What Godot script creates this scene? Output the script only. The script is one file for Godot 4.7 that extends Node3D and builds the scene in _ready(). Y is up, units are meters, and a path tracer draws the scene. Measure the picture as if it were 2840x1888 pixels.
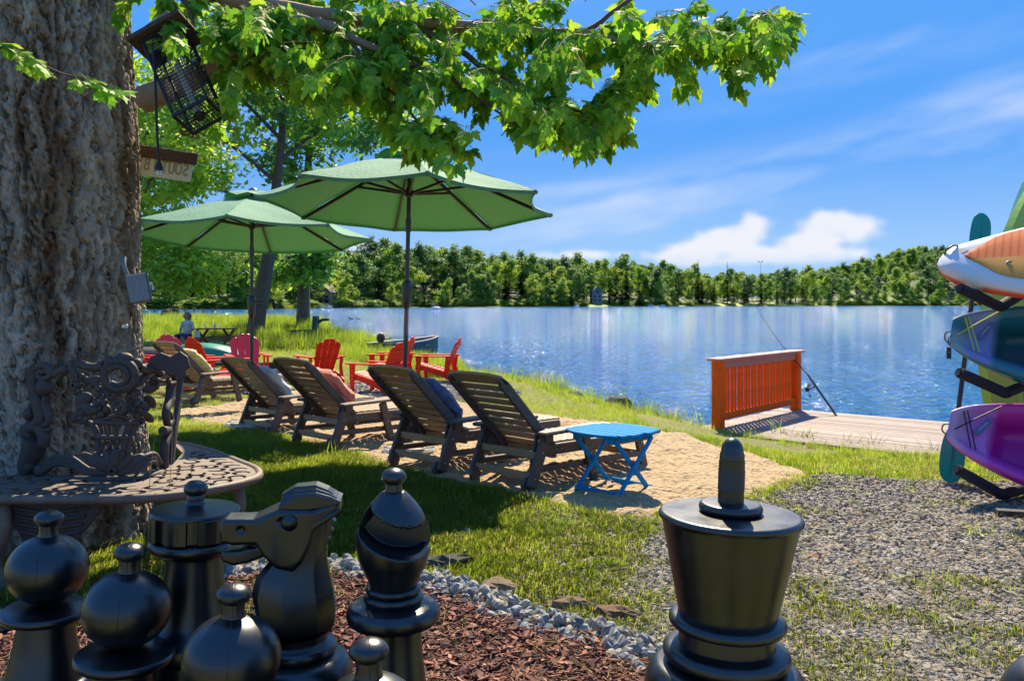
extends Node3D
# A lakeside garden: maple with iron bench, giant chess men, chaises, umbrellas, red chairs, pier, kayak rack, lake and wooded far shore.

const EYE := 1.28
const LAKE := -0.5
var rng := RandomNumberGenerator.new()
var M := {}
var used := {}
var sand_edge := PackedVector2Array()
var gravel_edge := PackedVector2Array()
var mulch_edge := PackedVector2Array()
var fire_edge := PackedVector2Array()
var shore_edge := PackedVector2Array()


class Mb:
	var v := PackedVector3Array()
	var n := PackedVector3Array()
	var u := PackedVector2Array()
	var c := PackedColorArray()
	var ix := PackedInt32Array()
	var col := Color(1, 1, 1)

	func vert(p: Vector3, nn: Vector3, uv := Vector2.ZERO) -> int:
		v.append(p)
		n.append(nn)
		u.append(uv)
		c.append(col)
		return v.size() - 1

	func t(a: int, b: int, d: int) -> void:
		var g := (v[b] - v[a]).cross(v[d] - v[a])
		if g.dot(n[a] + n[b] + n[d]) > 0.0:
			ix.append(a); ix.append(d); ix.append(b)
		else:
			ix.append(a); ix.append(b); ix.append(d)

	# flat polygon, corners counter-clockwise seen from outside
	func face(p: Array) -> void:
		var nn := Vector3.ZERO
		for i in range(1, p.size() - 1):
			nn += (p[i] - p[0]).cross(p[i + 1] - p[0])
		nn = nn.normalized()
		var f := v.size()
		for q in p:
			vert(q, nn)
		for i in range(1, p.size() - 1):
			t(f, f + i, f + i + 1)

	func grid(rows: Array, closed: bool, flip := 1.0, uvs := Vector2(1, 1)) -> void:
		var m: int = rows.size()
		var k: int = rows[0].size()
		var nn: Array = []
		var total := 0.0
		for i in m:
			var r: PackedVector3Array = rows[i]
			var up: PackedVector3Array = rows[mini(i + 1, m - 1)]
			var dn: PackedVector3Array = rows[maxi(i - 1, 0)]
			var mid := Vector3.ZERO
			for p in r:
				mid += p
			mid /= k
			var line := PackedVector3Array()
			for j in k:
				var j0 := (j + k - 1) % k if closed else maxi(j - 1, 0)
				var j1 := (j + 1) % k if closed else mini(j + 1, k - 1)
				var g := (r[j1] - r[j0]).cross(up[j] - dn[j])
				line.append(g.normalized())
				total += g.dot(r[j] - mid)
			nn.append(line)
		var s := flip
		if closed and total < 0.0:
			s = -flip
		var first := v.size()
		for i in m:
			var r: PackedVector3Array = rows[i]
			var line: PackedVector3Array = nn[i]
			for j in k:
				vert(r[j], line[j] * s, Vector2(float(j) / (k - 1) * uvs.x, float(i) / maxi(m - 1, 1) * uvs.y))
		for i in m - 1:
			for j in (k if closed else k - 1):
				var a := first + i * k + j
				var b := first + i * k + (j + 1) % k
				t(a, b, b + k)
				t(a, b + k, a + k)

	func tube(path: PackedVector3Array, radii: Array, sides := 8, caps := true) -> void:
		var m := path.size()
		var rows: Array = []
		var side := Vector3.ZERO
		for i in m:
			var dir := (path[mini(i + 1, m - 1)] - path[maxi(i - 1, 0)]).normalized()
			if i == 0:
				side = dir.cross(Vector3.UP if absf(dir.y) < 0.9 else Vector3.RIGHT).normalized()
			side = (side - dir * side.dot(dir)).normalized()
			var other := dir.cross(side)
			var r: float = lerpf(radii[0], radii[1], float(i) / (m - 1)) if radii.size() == 2 else radii[i]
			var row := PackedVector3Array()
			for j in sides:
				var a := TAU * j / sides
				row.append(path[i] + (side * cos(a) + other * sin(a)) * r)
			rows.append(row)
		grid(rows, true)
		if caps:
			cap(rows[0], path[0] - path[1])
			cap(rows[m - 1], path[m - 1] - path[m - 2])

	func cap(row: PackedVector3Array, out: Vector3) -> void:
		var mid := Vector3.ZERO
		for p in row:
			mid += p
		mid /= row.size()
		var f := vert(mid, out.normalized())
		for p in row:
			vert(p, out.normalized())
		for j in row.size():
			t(f, f + 1 + j, f + 1 + (j + 1) % row.size())

	func lathe(p: PackedVector2Array, sides := 32, xf := Transform3D()) -> void:
		var runs: Array = [[0]]
		for i in range(1, p.size()):
			runs[-1].append(i)
			if i < p.size() - 1 and absf((p[i] - p[i - 1]).angle_to(p[i + 1] - p[i])) > 0.6:
				runs.append([i])
		for run in runs:
			var first := v.size()
			for k in run.size():
				var d: Vector2 = p[run[mini(k + 1, run.size() - 1)]] - p[run[maxi(k - 1, 0)]]
				var nn := Vector2(d.y, -d.x).normalized()
				for j in sides + 1:
					var a := TAU * j / sides
					var q: Vector2 = p[run[k]]
					vert(xf * Vector3(cos(a) * q.x, q.y, sin(a) * q.x), (xf.basis * Vector3(cos(a) * nn.x, nn.y, sin(a) * nn.x)).normalized(), Vector2(float(j) / sides, q.y))
			for k in run.size() - 1:
				for j in sides:
					var a: int = first + k * (sides + 1) + j
					t(a, a + 1, a + sides + 2)
					t(a, a + sides + 2, a + sides + 1)

	func ball(mid: Vector3, r: Vector3, seg := 12, rings := 8, b := Basis()) -> void:
		var first := v.size()
		for i in rings + 1:
			var e := PI * i / rings - PI / 2
			for j in seg + 1:
				var a := TAU * j / seg
				var d := Vector3(cos(a) * cos(e), sin(e), sin(a) * cos(e))
				vert(mid + b * (d * r), (b * (d / r)).normalized(), Vector2(float(j) / seg, float(i) / rings))
		for i in rings:
			for j in seg:
				var a := first + i * (seg + 1) + j
				t(a, a + 1, a + seg + 2)
				t(a, a + seg + 2, a + seg + 1)

	func box(xf: Transform3D, s: Vector3, e := 0.003) -> void:
		var h := s / 2
		e = minf(e, minf(h.x, minf(h.y, h.z)) * 0.8)
		var P := func(sx: float, sy: float, sz: float, ax: int) -> Vector3:
			var q := Vector3(sx * (h.x - e), sy * (h.y - e), sz * (h.z - e))
			q[ax] = [sx, sy, sz][ax] * h[ax]
			return xf * q
		for ax in 3:
			var b := (ax + 1) % 3
			var d := (ax + 2) % 3
			for sg in [-1.0, 1.0]:
				var ring: Array = []
				for k in [[-1.0, -1.0], [1.0, -1.0], [1.0, 1.0], [-1.0, 1.0]]:
					var w := [0.0, 0.0, 0.0]
					w[ax] = sg
					w[b] = k[0]
					w[d] = k[1]
					ring.append(P.call(w[0], w[1], w[2], ax))
				if sg * xf.basis.determinant() < 0:
					ring.reverse()
				face(ring)
			for k in [[-1.0, -1.0], [1.0, -1.0], [1.0, 1.0], [-1.0, 1.0]]:
				var w0 := [0.0, 0.0, 0.0]
				w0[b] = k[0]
				w0[d] = k[1]
				w0[ax] = -1.0
				var w1 := w0.duplicate()
				w1[ax] = 1.0
				var out := xf.basis * Vector3(w0[0] + w1[0], w0[1] + w1[1], w0[2] + w1[2])
				oriented([P.call(w0[0], w0[1], w0[2], b), P.call(w1[0], w1[1], w1[2], b), P.call(w1[0], w1[1], w1[2], d), P.call(w0[0], w0[1], w0[2], d)], out)

	func oriented(p: Array, out: Vector3) -> void:
		if (p[1] - p[0]).cross(p[2] - p[0]).dot(out) < 0:
			p.reverse()
		face(p)

	# a board from a to b: w across, h thick towards up
	func bar(a: Vector3, b: Vector3, w: float, h: float, up := Vector3.UP, e := 0.003) -> void:
		var x := (b - a).normalized()
		var z := x.cross(up).normalized()
		box(Transform3D(Basis(x, z.cross(x), z), (a + b) / 2), Vector3((b - a).length(), h, w), e)

	# a plate with the outline p (counter-clockwise, in xf's xy plane), thick along z, its edges chamfered by e
	func slab(p: PackedVector2Array, thick: float, xf := Transform3D(), e := 0.003) -> void:
		if Geometry2D.is_polygon_clockwise(p):
			p = p.duplicate()
			p.reverse()
		var k := p.size()
		var inner := PackedVector2Array()
		for i in k:
			var d0 := (p[i] - p[(i + k - 1) % k]).normalized()
			var d1 := (p[(i + 1) % k] - p[i]).normalized()
			var m := Vector2(-d0.y - d1.y, d0.x + d1.x)
			inner.append(p[i] + m / maxf(m.length_squared() / 2.0, 0.4) * e)
		var tr := Geometry2D.triangulate_polygon(inner)
		var h := thick / 2
		for s in [-1.0, 1.0]:
			var f := v.size()
			for q in inner:
				vert(xf * Vector3(q.x, q.y, s * h), (xf.basis.z * s).normalized())
			for i in range(0, tr.size(), 3):
				t(f + tr[i], f + tr[i + 1], f + tr[i + 2])
		for i in k:
			var j := (i + 1) % k
			var d0 := p[j] - p[i]
			var out := xf.basis * Vector3(d0.y, -d0.x, 0)
			oriented([xf * Vector3(p[i].x, p[i].y, -h + e), xf * Vector3(p[j].x, p[j].y, -h + e), xf * Vector3(p[j].x, p[j].y, h - e), xf * Vector3(p[i].x, p[i].y, h - e)], out)
			for s in [-1.0, 1.0]:
				oriented([xf * Vector3(p[i].x, p[i].y, s * (h - e)), xf * Vector3(p[j].x, p[j].y, s * (h - e)), xf * Vector3(inner[j].x, inner[j].y, s * h), xf * Vector3(inner[i].x, inner[i].y, s * h)], out + xf.basis.z * s * d0.length())

	func mesh() -> ArrayMesh:
		var a: Array = []
		a.resize(Mesh.ARRAY_MAX)
		a[Mesh.ARRAY_VERTEX] = v
		a[Mesh.ARRAY_NORMAL] = n
		a[Mesh.ARRAY_TEX_UV] = u
		a[Mesh.ARRAY_COLOR] = c
		a[Mesh.ARRAY_INDEX] = ix
		var m := ArrayMesh.new()
		m.add_surface_from_arrays(Mesh.PRIMITIVE_TRIANGLES, a)
		return m


func mat(c: Color, rough := 0.6, o := {}) -> StandardMaterial3D:
	var m := StandardMaterial3D.new()
	m.albedo_color = c.linear_to_srgb()
	m.roughness = rough
	for k in o:
		m.set(k, o[k])
	return m


func noise(kind: int, freq: float, oct := 4, sd := 1) -> FastNoiseLite:
	var f := FastNoiseLite.new()
	f.noise_type = kind
	f.frequency = freq
	f.fractal_octaves = oct
	f.seed = sd
	return f


# a seamless noise texture through a ramp of linear colours
func ntex(f: FastNoiseLite, cols: Array, size := 512, offs: Array = []) -> NoiseTexture2D:
	var g := Gradient.new()
	var pc := PackedColorArray()
	var po := PackedFloat32Array()
	for i in cols.size():
		pc.append((cols[i] as Color).linear_to_srgb())
		po.append(offs[i] if offs else float(i) / (cols.size() - 1))
	g.colors = pc
	g.offsets = po
	var t := NoiseTexture2D.new()
	t.width = size
	t.height = size
	t.seamless = true
	t.noise = f
	t.color_ramp = g
	return t


func htex(f: FastNoiseLite, size := 512) -> NoiseTexture2D:
	var t := NoiseTexture2D.new()
	t.width = size
	t.height = size
	t.seamless = true
	t.noise = f
	return t


func grey(a: float) -> Color:
	return Color(a, a, a)


func numbered(called: String) -> String:
	var k: int = used.get(called, 0)
	used[called] = k + 1
	return called if k == 0 else "%s_%03d" % [called, k]


func tag(o: Node, label: String, category: String, group := "") -> Node3D:
	o.set_meta("label", label)
	o.set_meta("category", category)
	if group:
		o.set_meta("group", group)
	return o


func thing(called: String, label: String, category: String, at := Vector3.ZERO, turn := 0.0, group := "") -> Node3D:
	var o := Node3D.new()
	o.name = numbered(called)
	add_child(o)
	o.position = at
	o.rotation.y = turn
	tag(o, label, category, group)
	return o


func part(called: String, mb: Mb, m: Material, parent: Node) -> MeshInstance3D:
	return place(called, mb.mesh(), m, parent)


func place(called: String, mesh: Mesh, m: Material, parent: Node, xf := Transform3D()) -> MeshInstance3D:
	var o := MeshInstance3D.new()
	o.name = numbered(called) if parent == self else called
	if parent != self:
		var k := 0
		while parent.has_node(NodePath(o.name)):
			k += 1
			o.name = "%s_%03d" % [called, k]
	o.mesh = mesh

	for i in mesh.get_surface_count():
		o.set_surface_override_material(i, m)
	o.transform = xf
	parent.add_child(o)
	return o


func structure(o: Node) -> Node:
	o.set_meta("kind", "structure")
	return o


func stuff(o: Node) -> Node:
	o.set_meta("kind", "stuff")
	return o


func many(called: String, mesh: Mesh, m: Material, where: Array, tints: Array, parent: Node) -> MultiMeshInstance3D:
	var mm := MultiMesh.new()
	mm.transform_format = MultiMesh.TRANSFORM_3D
	mm.use_colors = tints.size() > 0
	mm.mesh = mesh
	mm.instance_count = where.size()
	for i in where.size():
		mm.set_instance_transform(i, where[i])
		if tints.size() > 0:
			mm.set_instance_color(i, tints[i])
	mesh.surface_set_material(0, m)
	var o := MultiMeshInstance3D.new()
	o.name = numbered(called) if parent == self else called
	o.multimesh = mm
	parent.add_child(o)
	stuff(o)
	return o


func copy(o: Node3D, label: String, at: Vector3, turn: float) -> Node3D:
	var r: Node3D = o.duplicate()
	var base := str(o.name)
	var rx := base.rfind("_")
	if rx > 0 and base.substr(rx + 1).is_valid_int():
		base = base.substr(0, rx)
	r.name = numbered(base)
	add_child(r)
	r.position = at
	r.rotation.y = turn
	r.set_meta("label", label)
	return r


func curve(p: Array, k := 6) -> PackedVector3Array:
	var out := PackedVector3Array()
	for i in p.size() - 1:
		var a: Vector3 = p[maxi(i - 1, 0)]
		var b: Vector3 = p[i]
		var c: Vector3 = p[i + 1]
		var d: Vector3 = p[mini(i + 2, p.size() - 1)]
		for j in k:
			out.append(b.cubic_interpolate(c, a, d, float(j) / k))
	out.append(p[-1])
	return out


func curve2(p: Array, k := 5, closed := true) -> PackedVector2Array:
	var out := PackedVector2Array()
	var m: int = p.size()
	for i in (m if closed else m - 1):
		var a: Vector2 = p[(i + m - 1) % m] if closed else p[maxi(i - 1, 0)]
		var c: Vector2 = p[(i + 1) % m]
		var d: Vector2 = p[(i + 2) % m] if closed else p[mini(i + 2, m - 1)]
		for j in k:
			out.append((p[i] as Vector2).cubic_interpolate(c, a, d, float(j) / k))
	if not closed:
		out.append(p[-1])
	return out


func steps(t: float, xs: Array, ys: Array) -> float:
	for i in range(1, xs.size()):
		if t < xs[i]:
			return lerpf(ys[i - 1], ys[i], clampf((t - xs[i - 1]) / (xs[i] - xs[i - 1]), 0, 1))
	return ys[-1]


func edge_distance(q: Vector2, poly: PackedVector2Array) -> float:
	var best := 1e9
	for i in poly.size():
		best = minf(best, q.distance_squared_to(Geometry2D.get_closest_point_to_segment(q, poly[i], poly[(i + 1) % poly.size()])))
	return sqrt(best)


func inside(q: Vector2, poly: PackedVector2Array) -> bool:
	return Geometry2D.is_point_in_polygon(q, poly)


# height of dry land at x and distance d in front of the lens
func land(x: float, d: float) -> float:
	# the bank dips towards the pier on the right
	return steps(d, [0.0, 3.0, 5.0, 7.5, 10.0, 13.0, 16.0, 22.0, 60.0], [0.06, 0.02, 0.0, -0.02, -0.12, -0.30, -0.36, -0.40, -0.42]) - smoothstep(1.3, 3.2, x) * steps(d, [6.3, 8.2, 10.0, 12.0, 13.5], [0.0, 0.19, 0.32, 0.16, 0.10])


func ground(x: float, d: float) -> float:
	var y := land(x, d)
	var q := Vector2(x, d)
	if d > 8.0:
		var far := edge_distance(q, shore_edge)
		if inside(q, shore_edge):
			y = lerpf(-0.52, y, smoothstep(0.0, 0.9, far))
		else:
			y = -0.52 - minf(far * 0.35, 2.0)
	return y


func spot(x: float, d: float, up := 0.0) -> Vector3:
	return Vector3(x, ground(x, d) + up, -d)

func _ready() -> void:
	rng.seed = 20240607
	var cam := Camera3D.new()
	cam.name = "camera"
	cam.projection = Camera3D.PROJECTION_FRUSTUM
	cam.near = 0.05
	cam.far = 3000.0
	cam.size = 2.0 * 944.0 / 2408.0 * 0.05
	cam.frustum_offset = Vector2(0, -106.0 / 2408.0 * 0.05)
	cam.position = Vector3(0, EYE, 0)
	add_child(cam)
	cam.make_current()
	var env := Environment.new()
	env.background_mode = Environment.BG_SKY
	env.sky = Sky.new()
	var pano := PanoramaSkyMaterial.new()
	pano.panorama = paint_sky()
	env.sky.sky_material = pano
	env.tonemap_mode = Environment.TONE_MAPPER_LINEAR
	env.tonemap_exposure = 2.3
	env.sdfgi_enabled = true
	env.ssao_enabled = true
	env.ssil_enabled = true
	var we := WorldEnvironment.new()
	we.name = "environment"
	we.environment = env
	add_child(we)
	var sun := DirectionalLight3D.new()
	sun.name = "sun"
	sun.light_energy = 1.45
	sun.light_color = Color(1.0, 0.94, 0.82)
	sun.light_angular_distance = 0.5
	sun.shadow_enabled = true
	add_child(sun)
	sun.look_at_from_position(Vector3(0.12, 1.02, -1.0) * 50.0, Vector3.ZERO)

	make_materials()
	sand_edge = curve2([Vector2(-4.806, 12.412), Vector2(-4.489, 13.614), Vector2(-4.216, 15.629), Vector2(-3.375, 16.091), Vector2(-2.062, 14.756), Vector2(-0.835, 13.975), Vector2(0.356, 11.772), Vector2(1.131, 10.262), Vector2(1.630, 9.574), Vector2(2.020, 8.775), Vector2(2.198, 8.133), Vector2(2.263, 7.296), Vector2(2.362, 6.651), Vector2(2.196, 6.361), Vector2(1.769, 5.796), Vector2(1.398, 5.476), Vector2(0.806, 5.032), Vector2(0.566, 5.136), Vector2(0.271, 5.393), Vector2(-0.145, 5.864), Vector2(-0.562, 6.264), Vector2(-1.154, 7.008), Vector2(-2.007, 8.200), Vector2(-3.061, 9.574), Vector2(-4.134, 10.745)], 3)
	gravel_edge = curve2([Vector2(1.587, 5.663), Vector2(1.850, 5.963), Vector2(2.339, 6.494), Vector2(2.637, 6.202), Vector2(3.026, 6.110), Vector2(3.725, 6.006), Vector2(3.945, 5.189), Vector2(2.115, 2.782), Vector2(1.224, 2.660), Vector2(0.844, 2.720), Vector2(0.671, 2.914), Vector2(0.507, 3.263), Vector2(0.483, 3.705), Vector2(0.702, 4.523), Vector2(1.054, 5.136)], 3)
	mulch_edge = curve2([Vector2(-2.481, 3.597), Vector2(-1.916, 3.912), Vector2(-1.509, 3.975), Vector2(-1.106, 4.101), Vector2(-0.866, 4.128), Vector2(-0.595, 3.975), Vector2(-0.347, 3.869), Vector2(-0.183, 3.678), Vector2(0.001, 3.495), Vector2(0.183, 3.316), Vector2(0.337, 3.204), Vector2(0.459, 3.053), Vector2(0.573, 2.863), Vector2(0.575, 2.497), Vector2(0.379, 1.455), Vector2(-1.076, 1.455)], 3)
	fire_edge = curve2([Vector2(-3.200, 15.629), Vector2(-3.283, 17.769), Vector2(-2.636, 18.862), Vector2(-1.523, 17.977), Vector2(-0.163, 16.705), Vector2(0.151, 14.756), Vector2(-0.835, 13.975), Vector2(-2.062, 14.756)], 3)
	shore_edge = PackedVector2Array([Vector2(300, -300), Vector2(300, 4), Vector2(40, 5.0), Vector2(12, 6.6), Vector2(7.5, 8.0), Vector2(5.2, 9.6), Vector2(2.75, 12.2), Vector2(2.35, 12.7), Vector2(2.15, 13.6), Vector2(1.65, 15.0), Vector2(1.35, 16.6), Vector2(1.0, 17.9), Vector2(0.55, 19.3), Vector2(-0.3, 20.8), Vector2(-1.6, 23.5), Vector2(-3.4, 27.5), Vector2(-4.8, 33), Vector2(-7.5, 40), Vector2(-9.6, 45.5), Vector2(-10.6, 50), Vector2(-13, 60), Vector2(-19, 72), Vector2(-36, 82), Vector2(-80, 86), Vector2(-300, 90), Vector2(-300, -300)])

	make_ground()
	make_lake()
	make_far_shore()
	make_surfaces()
	make_maple()
	make_back_trees()
	make_pier()
	make_bench()
	make_chess()
	make_loungers()
	make_umbrellas()
	make_table()
	make_red_chairs()
	make_rack()
	make_trunk_fittings()
	make_lawn_far()
	make_edging()
	make_grass()
	make_gravel_and_mulch()
	make_shore_bits()


# air and clouds only: blue deepening upwards, thin streaks, a low band of small heaps of cloud
func paint_sky() -> ImageTexture:
	var w := 2048
	var h := 1024
	var f := PackedFloat32Array()
	f.resize(w * h * 3)
	var wisp := noise(FastNoiseLite.TYPE_SIMPLEX_SMOOTH, 1.0, 5, 3)
	var puff := noise(FastNoiseLite.TYPE_SIMPLEX_SMOOTH, 1.0, 5, 17)
	var heaps: Array = []
	for a in [[1590, 572, 60, 22], [1660, 540, 55, 30], [1735, 510, 42, 30], [1570, 592, 80, 16], [1690, 580, 110, 22], [1905, 500, 52, 34], [1965, 520, 60, 30], [1850, 552, 60, 24], [1900, 585, 120, 16], [2160, 592, 42, 17], [1330, 585, 120, 12], [820, 560, 60, 18]]:
		var az := atan((a[0] - 1180.0) / 2000.0)
		heaps.append([az, atan((696.0 - a[1]) / 2000.0 * cos(az)), a[2] / 2000.0, a[3] / 2000.0])
	var roll := noise(FastNoiseLite.TYPE_SIMPLEX, 1.0, 3, 21)
	for k in 26:
		var az := 0.75 + k * 0.2 + roll.get_noise_1d(k * 7.3) * 0.1
		heaps.append([wrapf(az, -PI, PI), 0.07 + roll.get_noise_1d(k * 3.1 + 50) * 0.03, 0.06, 0.02])
	var top := Vector3(0.036, 0.135, 0.37)
	var mid := Vector3(0.044, 0.165, 0.42)
	var low := Vector3(0.175, 0.285, 0.43)
	for y in h:
		var el := PI / 2 - (y + 0.5) / h * PI
		var base: Vector3
		if el <= 0:
			base = Vector3(0.20, 0.24, 0.22)
		elif el < 0.20:
			base = low.lerp(mid, smoothstep(0.0, 0.20, el) * 0.85 + 0.15 * el / 0.20)
		else:
			base = mid.lerp(top, smoothstep(0.20, 0.75, el))
		for x in w:
			var i := (y * w + x) * 3
			var cl := base
			if el > 0:
				var az := wrapf((x + 0.5) / w * TAU, -PI, PI)
				if el < 0.8:
					# streaks that climb to the right
					var s := el - 0.17 * az
					var d := wisp.get_noise_3d(cos(az) * 2.2, s * 15.0, sin(az) * 2.2)
					var d2 := wisp.get_noise_3d(cos(az) * 9.0 + 40.0, s * 40.0, sin(az) * 9.0)
					var veil := smoothstep(0.1, 0.7, d + d2 * 0.22) * 0.22 * smoothstep(0.02, 0.12, el)
					for b in [[0.105, 0.022, 0.42], [0.072, 0.012, 0.40], [0.178, 0.02, 0.12]]:
						veil += b[2] * exp(-pow((s - b[0] + d2 * 0.008) / b[1], 2.0)) * clampf(0.55 + d * 0.9 + d2 * 0.7, 0.0, 1.2) * smoothstep(-0.1, 0.15, az)
					cl = cl.lerp(Vector3(0.30, 0.35, 0.44), clampf(veil, 0, 0.6))
				if el < 0.22:
					var q := puff.get_noise_3d(cos(az) * 22.0, el * 30.0, sin(az) * 22.0)
					var den := 0.0
					for p in heaps:
						var da: float = (az - p[0]) / p[2]
						var de: float = (el - p[1]) / p[3]
						if absf(da) < 4.0 and absf(de) < 4.0:
							den += exp(-da * da - de * de * (2.2 if de > 0 else 0.5))
					var c := smoothstep(0.26, 0.92, minf(den, 0.95) * 0.95 + q * 0.6 - 0.04) * smoothstep(0.06, 0.3, den)
					cl = cl.lerp(Vector3(0.405, 0.405, 0.425), c * 0.9 * smoothstep(0.015, 0.06, el))
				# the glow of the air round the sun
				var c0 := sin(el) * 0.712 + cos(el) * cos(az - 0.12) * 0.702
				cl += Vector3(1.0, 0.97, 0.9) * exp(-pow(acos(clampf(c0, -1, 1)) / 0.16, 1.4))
			f[i] = cl.x
			f[i + 1] = cl.y
			f[i + 2] = cl.z
	var im := Image.create_from_data(w, h, false, Image.FORMAT_RGBF, f.to_byte_array())
	return ImageTexture.create_from_image(im)


func tri(scale: Vector3, more := {}) -> Dictionary:
	var d := {"uv1_triplanar": true, "uv1_scale": scale}
	d.merge(more)
	return d


func make_materials() -> void:
	var fine := noise(FastNoiseLite.TYPE_SIMPLEX_SMOOTH, 0.02, 5, 5)
	var coarse := noise(FastNoiseLite.TYPE_SIMPLEX_SMOOTH, 0.008, 4, 9)
	var speck := noise(FastNoiseLite.TYPE_SIMPLEX, 0.09, 3, 12)
	var grain := noise(FastNoiseLite.TYPE_SIMPLEX_SMOOTH, 0.012, 5, 31)
	var tone := ntex(fine, [grey(0.72), grey(1.0)])
	var streak := ntex(grain, [grey(0.5), grey(0.8), grey(1.0), grey(0.7)], 512, [0.0, 0.35, 0.6, 1.0])
	var bump := htex(fine)
	var specks := htex(speck)
	var scuff := ntex(coarse, [grey(0.75), grey(1.0)])
	M.soil = mat(Color(0.20, 0.20, 0.06), 0.95, tri(Vector3.ONE * 0.8, {"uv1_world_triplanar": true, "albedo_texture": ntex(speck, [Color(0.55, 0.5, 0.45), Color(1, 1, 1), Color(1, 0.9, 0.5)]), "heightmap_enabled": true, "heightmap_texture": specks, "heightmap_scale": 2.0}))
	M.sand = mat(Color(0.43, 0.30, 0.165), 0.95, tri(Vector3.ONE * 1.1, {"uv1_world_triplanar": true, "albedo_texture": ntex(noise(FastNoiseLite.TYPE_SIMPLEX, 0.05, 5, 14), [Color(0.62, 0.6, 0.58), Color(0.95, 0.95, 0.95), Color(1, 1, 1)]), "heightmap_enabled": true, "heightmap_texture": htex(noise(FastNoiseLite.TYPE_SIMPLEX, 0.03, 5, 15)), "heightmap_scale": 2.2}))
	M.gravel_bed = mat(Color(0.15, 0.13, 0.105), 0.95, tri(Vector3.ONE * 2.0, {"uv1_world_triplanar": true, "albedo_texture": ntex(noise(FastNoiseLite.TYPE_CELLULAR, 0.08, 1, 2), [grey(0.4), grey(1.0)]), "heightmap_enabled": true, "heightmap_texture": specks, "heightmap_scale": 1.5}))
	M.mulch_bed = mat(Color(0.075, 0.03, 0.02), 0.95, tri(Vector3.ONE * 3.0, {"uv1_world_triplanar": true, "heightmap_enabled": true, "heightmap_texture": specks, "heightmap_scale": 2.0}))
	var wave := noise(FastNoiseLite.TYPE_SIMPLEX_SMOOTH, 0.03, 5, 77)
	M.lake = mat(Color(0.025, 0.165, 0.42), 0.05, tri(Vector3(0.06, 0.1, 0.085), {"uv1_world_triplanar": true, "heightmap_enabled": true, "heightmap_texture": htex(wave, 1024), "heightmap_scale": 20.0, "metallic_specular": 0.36}))
	var crack := noise(FastNoiseLite.TYPE_CELLULAR, 0.022, 3, 43)
	crack.cellular_return_type = FastNoiseLite.RETURN_DISTANCE2_SUB
	crack.domain_warp_enabled = true
	crack.domain_warp_amplitude = 18.0
	crack.domain_warp_frequency = 0.02
	M.bark = mat(Color(1.0, 0.93, 0.83), 0.95, tri(Vector3(3.0, 0.8, 3.0), {"vertex_color_use_as_albedo": true, "albedo_texture": ntex(noise(FastNoiseLite.TYPE_SIMPLEX, 0.03, 5, 41), [grey(0.6), grey(1.0)]), "heightmap_enabled": true, "heightmap_texture": htex(crack, 1024), "heightmap_scale": 2.2}))
	M.far_bark = mat(Color(0.17, 0.125, 0.09), 0.95, tri(Vector3(2.0, 0.5, 2.0), {"albedo_texture": streak, "heightmap_enabled": true, "heightmap_texture": bump, "heightmap_scale": 6.0}))
	M.limb = mat(Color(0.34, 0.22, 0.13), 0.85, tri(Vector3(4.0, 4.0, 4.0), {"albedo_texture": tone, "heightmap_enabled": true, "heightmap_texture": bump, "heightmap_scale": 0.8}))
	M.twig = mat(Color(0.16, 0.085, 0.045), 0.8, tri(Vector3.ONE * 6.0, {"albedo_texture": tone}))
	var leaf_back := Color(0.30, 0.66, 0.04).linear_to_srgb()
	for k in 4:
		M["leaf%d" % k] = mat([Color(0.17, 0.33, 0.035), Color(0.24, 0.40, 0.035), Color(0.12, 0.27, 0.035), Color(0.30, 0.42, 0.045)][k], 0.6, {"metallic_specular": 0.3, "backlight_enabled": true, "backlight": [leaf_back, Color(0.42, 0.74, 0.04).linear_to_srgb(), Color(0.16, 0.50, 0.04).linear_to_srgb(), Color(0.56, 0.76, 0.06).linear_to_srgb()][k]})
	M.leaves = mat(Color(1, 1, 1), 0.55, {"vertex_color_use_as_albedo": true, "backlight_enabled": true, "backlight": Color(1, 1, 0.8).linear_to_srgb()})
	M.grass = mat(Color(1, 1, 1), 0.6, {"vertex_color_use_as_albedo": true, "backlight_enabled": true, "backlight": Color(1, 1, 0.8).linear_to_srgb()})
	M.stones = mat(Color(1, 1, 1), 0.85, {"vertex_color_use_as_albedo": true})
	M.chess = mat(Color(0.018, 0.018, 0.023), 0.36, {"metallic_specular": 0.66, "albedo_texture": ntex(noise(FastNoiseLite.TYPE_SIMPLEX, 0.014, 5, 23), [grey(0.12), grey(0.3), Color(1, 0.93, 0.85)], 512, [0.0, 0.6, 1.0]), "uv1_triplanar": true, "uv1_scale": Vector3.ONE * 1.5, "roughness_texture": ntex(noise(FastNoiseLite.TYPE_SIMPLEX, 0.012, 5, 19), [grey(0.5), grey(0.8), grey(1.0)]), "heightmap_enabled": true, "heightmap_texture": specks, "heightmap_scale": 0.012})
	M.iron = mat(Color(0.085, 0.064, 0.058), 0.62, tri(Vector3.ONE * 4.0, {"albedo_texture": ntex(fine, [grey(0.6), Color(1, 0.93, 0.85)]), "heightmap_enabled": true, "heightmap_texture": specks, "heightmap_scale": 0.12}))
	M.iron_seat = mat(Color(0.21, 0.15, 0.11), 0.62, tri(Vector3.ONE * 3.0, {"albedo_texture": ntex(coarse, [grey(0.55), Color(1, 0.95, 0.9)]), "heightmap_enabled": true, "heightmap_texture": specks, "heightmap_scale": 0.12}))
	M.chaise = mat(Color(0.10, 0.072, 0.058), 0.55, tri(Vector3(1.2, 9.0, 9.0), {"albedo_texture": streak, "heightmap_enabled": true, "heightmap_texture": bump, "heightmap_scale": 0.08}))
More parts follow.
